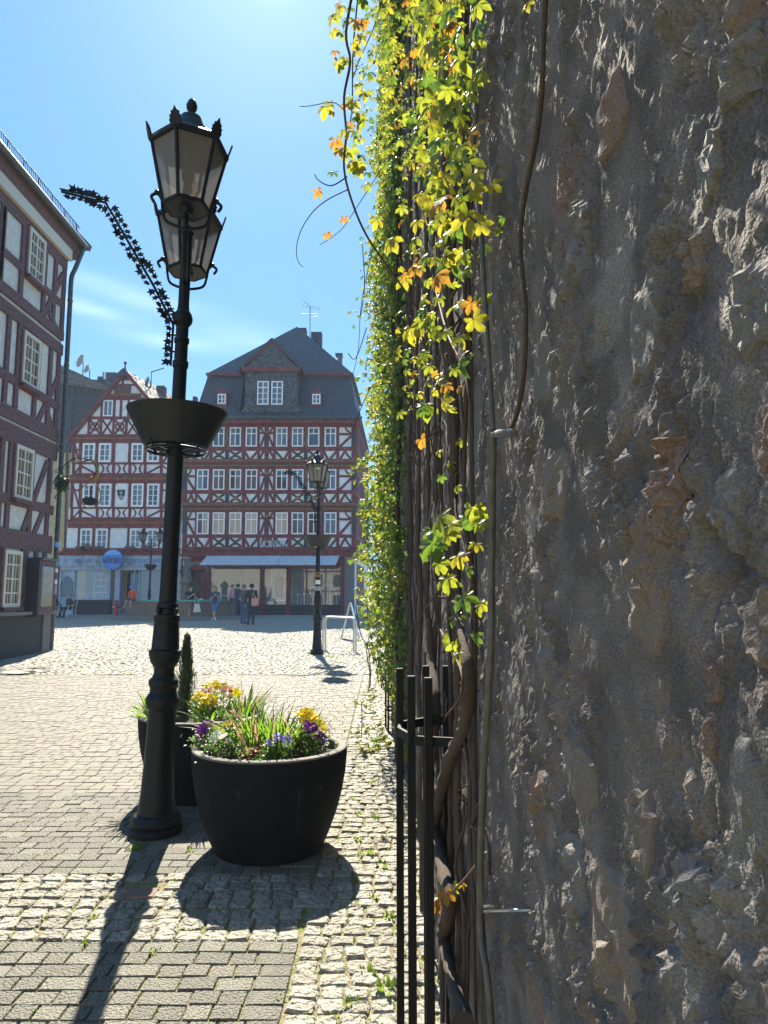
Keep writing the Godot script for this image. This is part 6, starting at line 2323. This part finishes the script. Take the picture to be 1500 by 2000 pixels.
	for q in spots:
		t = thing("cafe_chair", q[2], "chair", q[0], "café chairs by the shop", q[1])
		m = MB.new()
		m.bevel_box(Vector3(-0.24, 0.43, -0.24), Vector3(0.24, 0.46, 0.24), 0.01)
		part(t, "seat", m.mesh(), K.zinc)
		for s in [-1.0, 1.0]:
			m = MB.new()
			m.tube([Vector3(s * 0.23, 0, 0.25), Vector3(s * 0.23, 0.64, 0.22)], 0.014, 6)
			part(t, "leg", m.mesh(), K.stainless)
			m = MB.new()
			m.tube([Vector3(s * 0.23, 0, -0.27), Vector3(s * 0.23, 0.45, -0.22), Vector3(s * 0.22, 0.9, -0.33)], 0.014, 6)
			part(t, "leg", m.mesh(), K.stainless)
			m = MB.new()
			m.tube([Vector3(s * 0.23, 0.64, 0.24), Vector3(s * 0.23, 0.66, -0.26)], 0.016, 6)
			part(t, "armrest", m.mesh(), K.stainless)
		m = MB.new()
		m.prism([Vector3(-0.21, 0.5, -0.235), Vector3(0.21, 0.5, -0.235), Vector3(0.21, 0.88, -0.325), Vector3(-0.21, 0.88, -0.325)], Vector3(0, 0, 0.012))
		part(t, "backrest", m.mesh(), K.zinc)
	var tp := G(118, 1206)
	t = thing("cafe_table", "small round metal café table between the chairs", "table", tp)
	m = MB.new()
	m.lathe([Vector2(0, 0.70), Vector2(0.34, 0.70), Vector2(0.35, 0.715), Vector2(0.34, 0.73), Vector2(0, 0.73)], Vector3.ZERO, 20)
	part(t, "table_top", m.mesh(), K.stainless)
	m = MB.new()
	m.tube([Vector3(0, 0.02, 0), Vector3(0, 0.7, 0)], 0.03, 8)
	m.lathe([Vector2(0, 0), Vector2(0.22, 0.0), Vector2(0.2, 0.03), Vector2(0.03, 0.05)], Vector3.ZERO, 16)
	part(t, "pedestal", m.mesh(), K.iron)
	# manhole cover
	var mh := G(45, 1312)
	t = thing("manhole_cover", "round manhole cover with pale stone fill in the setts", "manhole cover", mh)
	t.rotation.x = atan(SLOPE)
	m = MB.new()
	m.lathe([Vector2(0.0, 0.008), Vector2(0.36, 0.008), Vector2(0.36, -0.02)], Vector3.ZERO, 28)
	part(t, "lid", m.mesh(), K.granite2)
	m = MB.new()
	m.lathe([Vector2(0.37, -0.02), Vector2(0.37, 0.012), Vector2(0.48, 0.012), Vector2(0.48, -0.02)], Vector3.ZERO, 28)
	part(t, "frame", m.mesh(), K.iron)
	# wrought-iron inn sign on the near house
	var o := X(104, 935, LX)
	t = thing("inn_sign", "wrought-iron inn sign with gilt ring hanging from the old purplish house", "sign", Vector3(LX + 0.05, o.y, -18.2))
	var dd := 18.2
	var put := func(list: Array) -> Array:
		var rr := []
		for q in list:
			rr.append(W(q[0], q[1], dd) - t.position)
		return rr
	m = MB.new()
	m.tube(smooth(put.call([[104, 945], [112, 930], [120, 917], [130, 905], [146, 895], [164, 896], [178, 900], [187, 912]]), 5), 0.014, 6)
	m.tube(smooth(put.call([[104, 920], [116, 915], [128, 916], [134, 908]]), 5), 0.008, 5)
	m.tube(put.call([[134, 902], [133, 925], [134, 945], [137, 938]]), 0.008, 5)
	m.tube(put.call([[106, 972], [124, 950], [138, 935]]), 0.012, 5)
	for q in [[122, 924, 3.2], [133, 911, 3.0], [131, 930, 3.2], [108, 972, 2.6], [110, 922, 2.6]]:
		var sp := []
		for k in 15:
			var u := k / 14.0
			sp.append([q[0] + cos(u * 9.0) * q[2] * (1.0 - 0.7 * u), q[1] + sin(u * 9.0) * q[2] * (1.0 - 0.7 * u)])
		m.tube(put.call(sp), 0.006, 5)
	var brk := part(t, "bracket", m.mesh(), K.iron)
	m = MB.new()
	m.tube(smooth(put.call([[187, 905], [190, 922], [186, 933], [178, 934], [175, 928], [179, 924]]), 5), _expand([0.02, 0.055, 0.06, 0.035, 0.02, 0.012], 5), 8)
	m.tube(smooth(put.call([[146, 897], [158, 902], [170, 900], [180, 898], [186, 905]]), 4), 0.022, 6)
	part(t, "scroll", m.mesh(), K.gold)
	m = MB.new()
	var rp := []
	for k in 33:
		rp.append([176.5 + cos(TAU * k / 32.0) * 20.5, 968 + sin(TAU * k / 32.0) * 24.5])
	m.tube(put.call(rp), 0.016, 6, false)
	m.tube(put.call([[178, 934], [177, 944]]), 0.008, 5)
	part(t, "ring", m.mesh(), K.gold)
	m = MB.new()
	var pn := put.call([[162, 974], [176, 971], [190, 974], [191, 981], [187, 986], [177, 988], [167, 986], [162, 981]])
	m.prism(pn, Vector3(0, 0, 0.05))
	m.tube(put.call([[177.5, 972], [178, 950]]), 0.022, 6)
	part(t, "kettle_emblem", m.mesh(), K.letter_dark)
	t = thing("leaf_wreath", "dark round wreath hanging on the inn sign bracket", "wreath", W(121, 963, 18.25))
	var list := []
	for k in 260:
		var dv := Vector3(rng.randfn(0, 1), rng.randfn(0, 1), rng.randfn(0, 1)).normalized()
		list.append(Transform3D(Basis.from_euler(Vector3(rng.randf() * TAU, rng.randf() * TAU, 0)).scaled(Vector3.ONE * rng.randf_range(0.06, 0.1)), Vector3(0, 0.24, 0) + dv * rng.randf_range(0.17, 0.22) * Vector3(0.85, 1, 0.6)))
	copies(t, "foliage", leaflet(0.6), K.conifer, list)
	m = MB.new()
	m.blob(Vector3(0, 0.24, 0), Vector3(0.14, 0.17, 0.09))
	m.tube([Vector3(0, 0.42, 0), Vector3(-0.02, 0.52, 0.0)], 0.006, 5)
	part(t, "core", m.mesh(), K.night)
	# wall plants at the doorway
	t = thing("doorway_plant", "leafy potted plant beside the arched doorway", "plant", G(372, 1203) + Vector3(0, 0, 0.3))
	m = MB.new()
	m.lathe([Vector2(0, 0), Vector2(0.2, 0.0), Vector2(0.27, 0.5), Vector2(0.25, 0.5), Vector2(0.2, 0.42), Vector2(0, 0.42)], Vector3.ZERO, 16)
	part(t, "tub", m.mesh(), K.plinth)
	m = MB.new()
	m.tube([Vector3(0, 0.4, 0), Vector3(0.02, 1.0, 0), Vector3(0, 1.8, 0)], 0.025, 5)
	part(t, "trunk", m.mesh(), K.bark)
	list = []
	for k in 420:
		var dv := Vector3(rng.randfn(0, 1), rng.randfn(0, 1), rng.randfn(0, 1)).normalized() * pow(rng.randf(), 0.4)
		list.append(Transform3D(Basis.from_euler(Vector3(rng.randf() * TAU, rng.randf() * TAU, 0)).scaled(Vector3.ONE * rng.randf_range(0.08, 0.14)), Vector3(0, 1.65, 0) + dv * Vector3(0.5, 0.6, 0.4)))
	copies(t, "crown", leaflet(0.55), K.herb, list)

# ---------------------------------------------------------------- people
# One continuous body from tapered bones, meshed as surface nets. bones: [a, b, ra, rb, colour]
func body_mesh(bones: Array, cell: float, blend: float) -> ArrayMesh:
	var lo := Vector3.ONE * 99.0
	var hi := -lo
	for b in bones:
		for e in 2:
			lo = lo.min(b[e] - Vector3.ONE * (b[2 + e] + cell * 2.5))
			hi = hi.max(b[e] + Vector3.ONE * (b[2 + e] + cell * 2.5))
	var nx := int((hi.x - lo.x) / cell) + 2
	var ny := int((hi.y - lo.y) / cell) + 2
	var nzz := int((hi.z - lo.z) / cell) + 2
	var f := PackedFloat32Array()
	f.resize(nx * ny * nzz)
	f.fill(9.0)
	var near := PackedFloat32Array()
	near.resize(f.size())
	near.fill(9.0)
	var col := PackedInt32Array()
	col.resize(f.size())
	for bi in bones.size():
		var b: Array = bones[bi]
		var a: Vector3 = b[0]
		var ab: Vector3 = b[1] - a
		var ll := maxf(ab.length_squared(), 1e-8)
		var mg: float = maxf(b[2], b[3]) + cell * 2.4
		var p0: Vector3 = ((a.min(b[1]) - Vector3.ONE * mg) - lo) / cell
		var p1: Vector3 = ((a.max(b[1]) + Vector3.ONE * mg) - lo) / cell
		for z in range(maxi(0, int(p0.z)), mini(nzz, int(p1.z) + 2)):
			for y in range(maxi(0, int(p0.y)), mini(ny, int(p1.y) + 2)):
				for x in range(maxi(0, int(p0.x)), mini(nx, int(p1.x) + 2)):
					var p := lo + Vector3(x, y, z) * cell - a
					var u := clampf(p.dot(ab) / ll, 0.0, 1.0)
					var d: float = (p - ab * u).length() - lerpf(b[2], b[3], u)
					var i := (z * ny + y) * nx + x
					if d < near[i]:
						near[i] = d
						col[i] = bi
					var o := f[i]
					var h := clampf(0.5 + 0.5 * (o - d) / blend, 0.0, 1.0)
					f[i] = lerpf(o, d, h) - blend * h * (1.0 - h)
	var v := PackedVector3Array()
	var n := PackedVector3Array()
	var c := PackedColorArray()
	var ix := PackedInt32Array()
	var id := {}
	var corner := [0, 1, nx, nx + 1, nx * ny, nx * ny + 1, nx * ny + nx, nx * ny + nx + 1]
	var cv := [Vector3(0, 0, 0), Vector3(1, 0, 0), Vector3(0, 1, 0), Vector3(1, 1, 0), Vector3(0, 0, 1), Vector3(1, 0, 1), Vector3(0, 1, 1), Vector3(1, 1, 1)]
	var edges := [[0, 1], [2, 3], [4, 5], [6, 7], [0, 2], [1, 3], [4, 6], [5, 7], [0, 4], [1, 5], [2, 6], [3, 7]]
	for z in nzz - 1:
		for y in ny - 1:
			for x in nx - 1:
				var i := (z * ny + y) * nx + x
				var m := 0
				for k in 8:
					if f[i + corner[k]] < 0.0:
						m |= 1 << k
				if m == 0 or m == 255:
					continue
				var s := Vector3.ZERO
				var q := 0
				for e in edges:
					var fa := f[i + corner[e[0]]]
					var fb := f[i + corner[e[1]]]
					if (fa < 0.0) != (fb < 0.0):
						s += cv[e[0]].lerp(cv[e[1]], fa / (fa - fb))
						q += 1
				id[i] = v.size()
				v.append(lo + (Vector3(x, y, z) + s / q) * cell)
				n.append(Vector3(f[i + 1] + f[i + 1 + nx] - f[i] - f[i + nx], f[i + nx] + f[i + nx + 1] - f[i] - f[i + 1], f[i + nx * ny] + f[i + nx * ny + 1] - f[i] - f[i + 1]).normalized())
				c.append(bones[col[i]][4])
	for z in range(1, nzz - 1):
		for y in range(1, ny - 1):
			for x in range(1, nx - 1):
				var i := (z * ny + y) * nx + x
				for ax in 3:
					var st: int = [1, nx, nx * ny][ax]
					if (f[i] < 0.0) == (f[i + st] < 0.0):
						continue
					var s1: int = [nx, nx * ny, 1][ax]
					var s2: int = [nx * ny, 1, nx][ax]
					var q := [i, i - s1, i - s1 - s2, i - s2]
					if not (id.has(q[0]) and id.has(q[1]) and id.has(q[2]) and id.has(q[3])):
						continue
					if f[i] < 0.0:
						ix.append_array([id[q[0]], id[q[2]], id[q[1]], id[q[0]], id[q[3]], id[q[2]]])
					else:
						ix.append_array([id[q[0]], id[q[1]], id[q[2]], id[q[0]], id[q[2]], id[q[3]]])
	var arr := []
	arr.resize(Mesh.ARRAY_MAX)
	arr[Mesh.ARRAY_VERTEX] = v
	arr[Mesh.ARRAY_NORMAL] = n
	arr[Mesh.ARRAY_COLOR] = c
	arr[Mesh.ARRAY_INDEX] = ix
	var am := ArrayMesh.new()
	am.add_surface_from_arrays(Mesh.PRIMITIVE_TRIANGLES, arr)
	return am

# pose: joints that differ from standing upright, facing +z
func person(label: String, at: Vector3, turn: float, tall: float, pose: Dictionary, look: Dictionary) -> Node3D:
	var t := thing("person", label, "person", at, "", turn)
	var j := {"pelvis": Vector3(0, 0.94, 0), "chest": Vector3(0, 1.26, 0), "neck": Vector3(0, 1.46, 0.0), "head": Vector3(0, 1.57, 0.02), "crown": Vector3(0, 1.62, 0.01),
		"sl": Vector3(-0.17, 1.39, 0), "sr": Vector3(0.17, 1.39, 0), "el": Vector3(-0.23, 1.12, -0.02), "er": Vector3(0.23, 1.12, -0.02), "wl": Vector3(-0.24, 0.88, 0.05), "wr": Vector3(0.24, 0.88, 0.05),
		"hl": Vector3(-0.09, 0.92, 0), "hr": Vector3(0.09, 0.92, 0), "kl": Vector3(-0.10, 0.50, 0.02), "kr": Vector3(0.10, 0.50, 0.02), "al": Vector3(-0.11, 0.08, -0.02), "ar": Vector3(0.11, 0.08, -0.02), "tl": Vector3(-0.12, 0.035, 0.13), "tr": Vector3(0.12, 0.035, 0.13)}
	for k in pose:
		j[k] = pose[k]
	var s := tall / 1.7
	for k in j:
		j[k] = j[k] * s
	var skin: Color = look.get("skin", Color(0.42, 0.24, 0.16))
	var top: Color = look.top
	var leg: Color = look.leg
	var shoe: Color = look.get("shoe", Color(0.03, 0.03, 0.03))
	var fore: Color = look.top if look.get("sleeve", false) else skin
	var w: float = look.get("wide", 1.0) * s
	var kid: float = 1.25 if tall < 1.3 else 1.0
	var bones := [[j.pelvis, j.chest, 0.125 * w, 0.135 * w, top], [j.chest, j.neck - Vector3(0, 0.05, 0) * s, 0.135 * w, 0.07 * w, top], [j.sl, j.sr, 0.065 * w, 0.065 * w, top], [j.neck - Vector3(0, 0.03, 0) * s, j.head, 0.05 * s, 0.055 * s, skin],
		[j.head, j.crown, 0.088 * s * kid, 0.092 * s * kid, skin], [j.head + Vector3(0, -0.01, 0.07) * s, j.head + Vector3(0, -0.025, 0.10) * s, 0.014 * s, 0.016 * s, skin]]
	for q in ["l", "r"]:
		bones.append([j["s" + q], j["e" + q], 0.058 * w, 0.045 * s, top])
		bones.append([j["s" + q].lerp(j["e" + q], 0.55), j["e" + q], 0.048 * w, 0.040 * s, fore])
		bones.append([j["e" + q], j["w" + q], 0.041 * s, 0.027 * s, fore])
		bones.append([j["h" + q], j["k" + q], 0.092 * w, 0.062 * s, leg])
		var bare: bool = look.get("shorts", false)
		bones.append([j["k" + q], j["a" + q], 0.056 * s if bare else 0.066 * s, 0.038 * s if bare else 0.052 * s, skin if bare else leg])
		bones.append([j["a" + q], j["t" + q], 0.045 * s, 0.035 * s, shoe])
		# hand: palm, four fingers and a thumb
		var dir: Vector3 = (j["w" + q] - j["e" + q]).normalized()
		var sd: Vector3 = dir.cross(Vector3.RIGHT if absf(dir.x) < 0.8 else Vector3.UP).normalized()
		var palm: Vector3 = j["w" + q] + dir * 0.08 * s
		bones.append([j["w" + q], palm, 0.026 * s, 0.032 * s, skin])
		for k in 4:
			var root := palm + sd * (k - 1.5) * 0.019 * s
			var tip: Vector3 = root + (dir + dir.cross(sd) * 0.45).normalized() * [0.065, 0.075, 0.07, 0.055][k] * s
			bones.append([root, tip, 0.0095 * s, 0.008 * s, skin])
		bones.append([j["w" + q] + dir * 0.03 * s + sd * 0.022 * s, palm + sd * 0.05 * s, 0.011 * s, 0.009 * s, skin])
	if look.has("skirt"):
		bones.append([j.pelvis + Vector3(0, 0.1, 0), (j.kl + j.kr) * 0.5 + Vector3(0, 0.1, 0), 0.13 * w, 0.19 * w, look.skirt])
	part(t, "body", body_mesh(bones, 0.021 * maxf(s, 0.75), 0.022), K.skin_cloth)
	if look.has("hair"):
		var m := MB.new()
		m.coloured = true
		m.tint = look.hair
		var back: Vector3 = Vector3(0, 0.0, -0.018) * s
		m.blob(j.crown + back + Vector3(0, 0.012, 0) * s, Vector3(0.103, 0.098, 0.106) * s * kid, 8, 12)
		if look.get("long", false):
			m.blob(j.head + Vector3(0, -0.05, -0.06) * s, Vector3(0.095, 0.12, 0.06) * s, 6, 10)
		part(t, "hair", m.mesh(), K.skin_cloth)
	if look.has("cap"):
		var m := MB.new()
		m.coloured = true
		m.tint = look.cap
		m.lathe([Vector2(0.118, 0.0), Vector2(0.116, 0.04), Vector2(0.085, 0.085), Vector2(0.0, 0.10)], j.crown + Vector3(0, 0.02, 0) * s, 14)
		m.lathe([Vector2(0.118, 0.0), Vector2(0.165, -0.012), Vector2(0.165, -0.004), Vector2(0.118, 0.008)], j.crown + Vector3(0, 0.02, 0.03) * s, 14)
		part(t, "hat", m.mesh(), K.skin_cloth)
	return t

func build_people() -> void:
	var V := func(x: float, y: float, z: float) -> Vector3: return Vector3(x, y, z)
	var navy := Color(0.012, 0.016, 0.035)
	var jeans := Color(0.05, 0.09, 0.17)
	var brown := Color(0.05, 0.028, 0.015)
	var p1 := G(490, 1221)
	person("person in long navy top and dark trousers with a pink shoulder bag", p1, PI + 0.2, 1.72, {"wl": V.call(-0.2, 0.95, 0.12), "al": V.call(-0.07, 0.08, -0.02), "tl": V.call(-0.08, 0.035, 0.13)}, {"top": navy, "leg": Color(0.02, 0.035, 0.06), "hair": Color(0.012, 0.01, 0.01), "sleeve": true, "wide": 1.05})
	var bag := thing("shoulder_bag", "pink leather bag hanging from the navy-clad person's shoulder", "bag", p1 + Vector3(0.17, 0.80, 0.14))
	var m := MB.new()
	m.bevel_box(Vector3(-0.14, 0, -0.05), Vector3(0.14, 0.33, 0.05), 0.04)
	part(bag, "bag_body", m.mesh(), K.petal_pink)
	m = MB.new()
	m.tube([Vector3(-0.11, 0.32, 0.0), Vector3(-0.10, 0.5, 0.0), Vector3(-0.06, 0.68, -0.12), Vector3(-0.06, 0.5, -0.0), Vector3(0.08, 0.32, 0)], 0.012, 5)
	part(bag, "strap", m.mesh(), K.petal_pink)
	var p2 := G(475, 1219)
	person("person in grey shirt and blue jeans, hand in pocket, facing the navy-clad person", p2, PI - 0.7, 1.70, {"wr": V.call(0.17, 0.90, 0.06), "er": V.call(0.26, 1.13, -0.06)}, {"top": Color(0.06, 0.07, 0.07), "leg": jeans, "hair": Color(0.16, 0.12, 0.09)})
	var p3 := G(463, 1207)
	person("person in dark clothes photographing with raised hands behind the grey-shirted person", p3, PI + 0.9, 1.76, {"el": V.call(-0.22, 1.16, 0.14), "er": V.call(0.22, 1.16, 0.14), "wl": V.call(-0.06, 1.38, 0.26), "wr": V.call(0.07, 1.38, 0.26)}, {"top": Color(0.035, 0.05, 0.06), "leg": Color(0.018, 0.02, 0.028), "hair": brown})
	var p4 := G(418, 1212)
	person("person in blue T-shirt and denim shorts leaning on the basin with crossed legs", p4, 0.1, 1.68, {"pelvis": V.call(0, 0.86, -0.18), "chest": V.call(0, 1.19, -0.14), "neck": V.call(0, 1.39, -0.10), "head": V.call(0, 1.50, -0.06), "crown": V.call(0, 1.55, -0.07), "sl": V.call(-0.17, 1.32, -0.12), "sr": V.call(0.17, 1.32, -0.12),
		"hl": V.call(-0.09, 0.85, -0.18), "hr": V.call(0.09, 0.85, -0.18), "kl": V.call(-0.06, 0.45, 0.02), "kr": V.call(0.04, 0.46, -0.02), "al": V.call(0.07, 0.08, 0.12), "ar": V.call(-0.05, 0.08, 0.02), "tl": V.call(0.12, 0.035, 0.26), "tr": V.call(-0.08, 0.035, 0.16),
		"el": V.call(-0.24, 1.06, -0.04), "er": V.call(0.24, 1.06, -0.04), "wl": V.call(-0.04, 1.15, 0.14), "wr": V.call(0.08, 1.22, 0.14)}, {"top": Color(0.035, 0.06, 0.11), "leg": Color(0.06, 0.12, 0.24), "hair": Color(0.045, 0.025, 0.015), "shorts": true, "shoe": Color(0.6, 0.6, 0.6), "long": true})
	var p5 := G(372, 1212)
	person("person in dark T-shirt and grey shorts seated on the basin edge, holding a phone", p5, 0.75, 1.74, {"pelvis": V.call(0, 0.84, -0.22), "chest": V.call(0, 1.16, -0.16), "neck": V.call(0, 1.35, -0.10), "head": V.call(0, 1.46, -0.05), "crown": V.call(0, 1.51, -0.06), "sl": V.call(-0.18, 1.28, -0.13), "sr": V.call(0.18, 1.28, -0.13),
		"hl": V.call(-0.10, 0.82, -0.22), "hr": V.call(0.10, 0.82, -0.22), "kl": V.call(-0.12, 0.50, 0.10), "kr": V.call(0.12, 0.50, 0.10), "al": V.call(-0.11, 0.08, 0.04), "ar": V.call(0.11, 0.08, 0.04), "tl": V.call(-0.12, 0.035, 0.19), "tr": V.call(0.12, 0.035, 0.19),
		"el": V.call(-0.24, 1.02, -0.02), "er": V.call(0.24, 1.02, -0.02), "wl": V.call(-0.05, 1.18, 0.18), "wr": V.call(0.07, 1.20, 0.18)}, {"top": navy, "leg": Color(0.16, 0.17, 0.18), "hair": brown, "shorts": true, "wide": 1.15})
	var tote := thing("tote_bag", "white cloth tote bag beside the grey-shorted person's knee", "bag", p5 + Vector3(0.32, 0.38, 0.12))
	m = MB.new()
	m.prism([Vector3(-0.16, 0, 0), Vector3(0.2, 0.04, 0), Vector3(0.12, 0.42, 0), Vector3(-0.1, 0.42, 0)], Vector3(0, 0, 0.07))
	part(tote, "bag_body", m.mesh(), K.petal_white)
	m = MB.new()
	m.tube([Vector3(-0.07, 0.42, 0.03), Vector3(-0.14, 0.62, 0.03), Vector3(-0.03, 0.72, 0.0), Vector3(0.06, 0.62, 0.03), Vector3(0.08, 0.42, 0.03)], 0.012, 5)
	part(tote, "handle", m.mesh(), K.petal_white)
	person("small child in white cap and pale pink top stretching an arm", G(392, 1211), -0.6, 0.98, {"el": V.call(-0.34, 1.30, 0.05), "wl": V.call(-0.55, 1.42, 0.1), "er": V.call(0.2, 1.12, 0.1), "wr": V.call(0.08, 1.15, 0.22)}, {"top": Color(0.5, 0.34, 0.36), "leg": Color(0.02, 0.02, 0.03), "cap": Color(0.6, 0.6, 0.58), "shorts": true, "shoe": Color(0.4, 0.25, 0.2), "wide": 1.2})
	# child sitting on the rim
	var rim := ground(-10.35, -37.4).y + 0.95
	var p7 := W(258, 1178, 35.2)
	p7 = Vector3(p7.x, rim - 0.50, p7.z)
	var sit := {"pelvis": V.call(0, 0.62, -0.05), "chest": V.call(0, 0.94, 0.0), "neck": V.call(0, 1.13, 0.04), "head": V.call(0, 1.24, 0.08), "crown": V.call(0, 1.29, 0.07), "sl": V.call(-0.16, 1.06, 0.02), "sr": V.call(0.16, 1.06, 0.02), "el": V.call(-0.24, 0.84, -0.02), "er": V.call(0.24, 0.84, -0.02), "wl": V.call(-0.26, 0.64, 0.0), "wr": V.call(0.26, 0.64, 0.0),
		"hl": V.call(-0.09, 0.60, -0.05), "hr": V.call(0.09, 0.60, -0.05), "kl": V.call(-0.14, 0.60, 0.34), "kr": V.call(0.10, 0.60, 0.34), "al": V.call(-0.26, 0.16, 0.42), "ar": V.call(0.10, 0.18, 0.40), "tl": V.call(-0.30, 0.10, 0.54), "tr": V.call(0.10, 0.12, 0.54)}
	person("child in orange top and blue cap sitting on the fountain rim", p7, -0.15, 1.42, sit, {"top": Color(0.55, 0.09, 0.025), "leg": Color(0.05, 0.05, 0.12), "cap": Color(0.08, 0.18, 0.5), "shorts": true, "shoe": Color(0.42, 0.24, 0.16), "hair": Color(0.12, 0.07, 0.03)})
	var p8 := W(452, 1186, 36.0)
	person("person in pale pink top sitting on the basin rim behind the standing group", Vector3(p8.x, rim - 0.56, p8.z), 1.2, 1.6, sit, {"top": Color(0.42, 0.25, 0.30), "leg": Color(0.03, 0.04, 0.07), "hair": brown})
	# two guests at the café table
	var chair := sit.duplicate()
	var g1 := G(134, 1207)
	person("person in dark blue shirt sitting in the café chair before the arched window", g1 + Vector3(0, -0.06, 0.0), -0.5, 1.62, chair, {"top": Color(0.02, 0.035, 0.06), "leg": Color(0.02, 0.02, 0.03), "hair": Color(0.2, 0.18, 0.16)})
	var g2 := G(103, 1207)
	person("person in dark jacket sitting in the café chair beside the downpipe", g2 + Vector3(0, -0.06, 0.0), 0.35, 1.62, chair, {"top": Color(0.012, 0.014, 0.018), "leg": Color(0.02, 0.02, 0.03), "hair": brown, "sleeve": true})

# ---------------------------------------------------------------- weeds in the joints
func build_weeds() -> void:
	var spots := [[262, 1658, 1.1], [715, 1666, 1.2], [746, 1690, 1.0], [750, 1932, 1.3], [372, 1660, 0.7], [700, 1640, 0.9], [690, 1560, 0.7], [705, 1500, 0.8], [728, 1530, 0.8], [735, 1600, 0.9], [600, 1672, 0.6], [695, 1720, 0.8], [728, 1752, 0.7], [186, 1792, 0.6], [165, 1842, 0.6], [340, 1722, 0.6], [430, 1700, 0.5], [690, 1960, 0.8], [720, 1900, 0.9], [635, 1880, 0.6], [545, 1950, 0.5], [300, 1860, 0.6], [240, 1780, 0.5], [760, 1790, 0.9], [800, 1860, 0.8], [640, 1282, 1.4], [604, 1276, 1.4], [650, 1284, 1.2], [672, 1250, 1.6], [700, 1252, 1.6], [275, 1650, 0.7], [480, 1668, 0.5], [700, 1590, 0.7], [745, 1640, 0.8], [660, 1775, 0.6]]
	for q in spots:
		var g := G(q[0], q[1])
		var t := thing("weed_tuft", "small green weed tuft growing in a paving joint", "weed", g, "weeds in the paving joints")
		var n := int(10 + 10 * q[2])
		var list := []
		for i in n:
			var a := rng.randf() * TAU
			var out := Vector3(cos(a), 0, sin(a))
			var up := (Vector3.UP * rng.randf_range(0.35, 1.0) + out * rng.randf_range(0.3, 1.0)).normalized()
			var sd := up.cross(out).normalized()
			var s: float = q[2] * rng.randf_range(0.022, 0.050)
			list.append(Transform3D(Basis(sd * s, up * s, sd.cross(up) * s), out * rng.randf() * 0.03 * q[2] - Vector3(0, 0.008, 0)))
		copies(t, "leaves", leaflet(0.34), K.weed, list)
	# moss and seedlings along the joints, too small to count
	var moss := []
	var r := RandomNumberGenerator.new()
	r.seed = 99
	for i in 5200:
		var z := -2.3 - 8.0 * pow(r.randf(), 1.3)
		var x := r.randf_range(-0.42, 0.2)
		if r.randf() < 0.35:
			x = r.randf_range(-2.6, -0.4)
			z = r.randf_range(-5.4, -2.4)
		var a := r.randf() * TAU
		moss.append(Transform3D(Basis.from_euler(Vector3(r.randf_range(-1.2, 0.3), a, 0)).scaled(Vector3.ONE * r.randf_range(0.006, 0.017)), ground(x, z) + Vector3(0, -0.011, 0)))
	var o := copies(self, "joint_moss", leaflet(0.5), K.weed, moss)
	tag(o, "tiny moss and seedlings in the joints of the paving", "moss", "", "stuff")
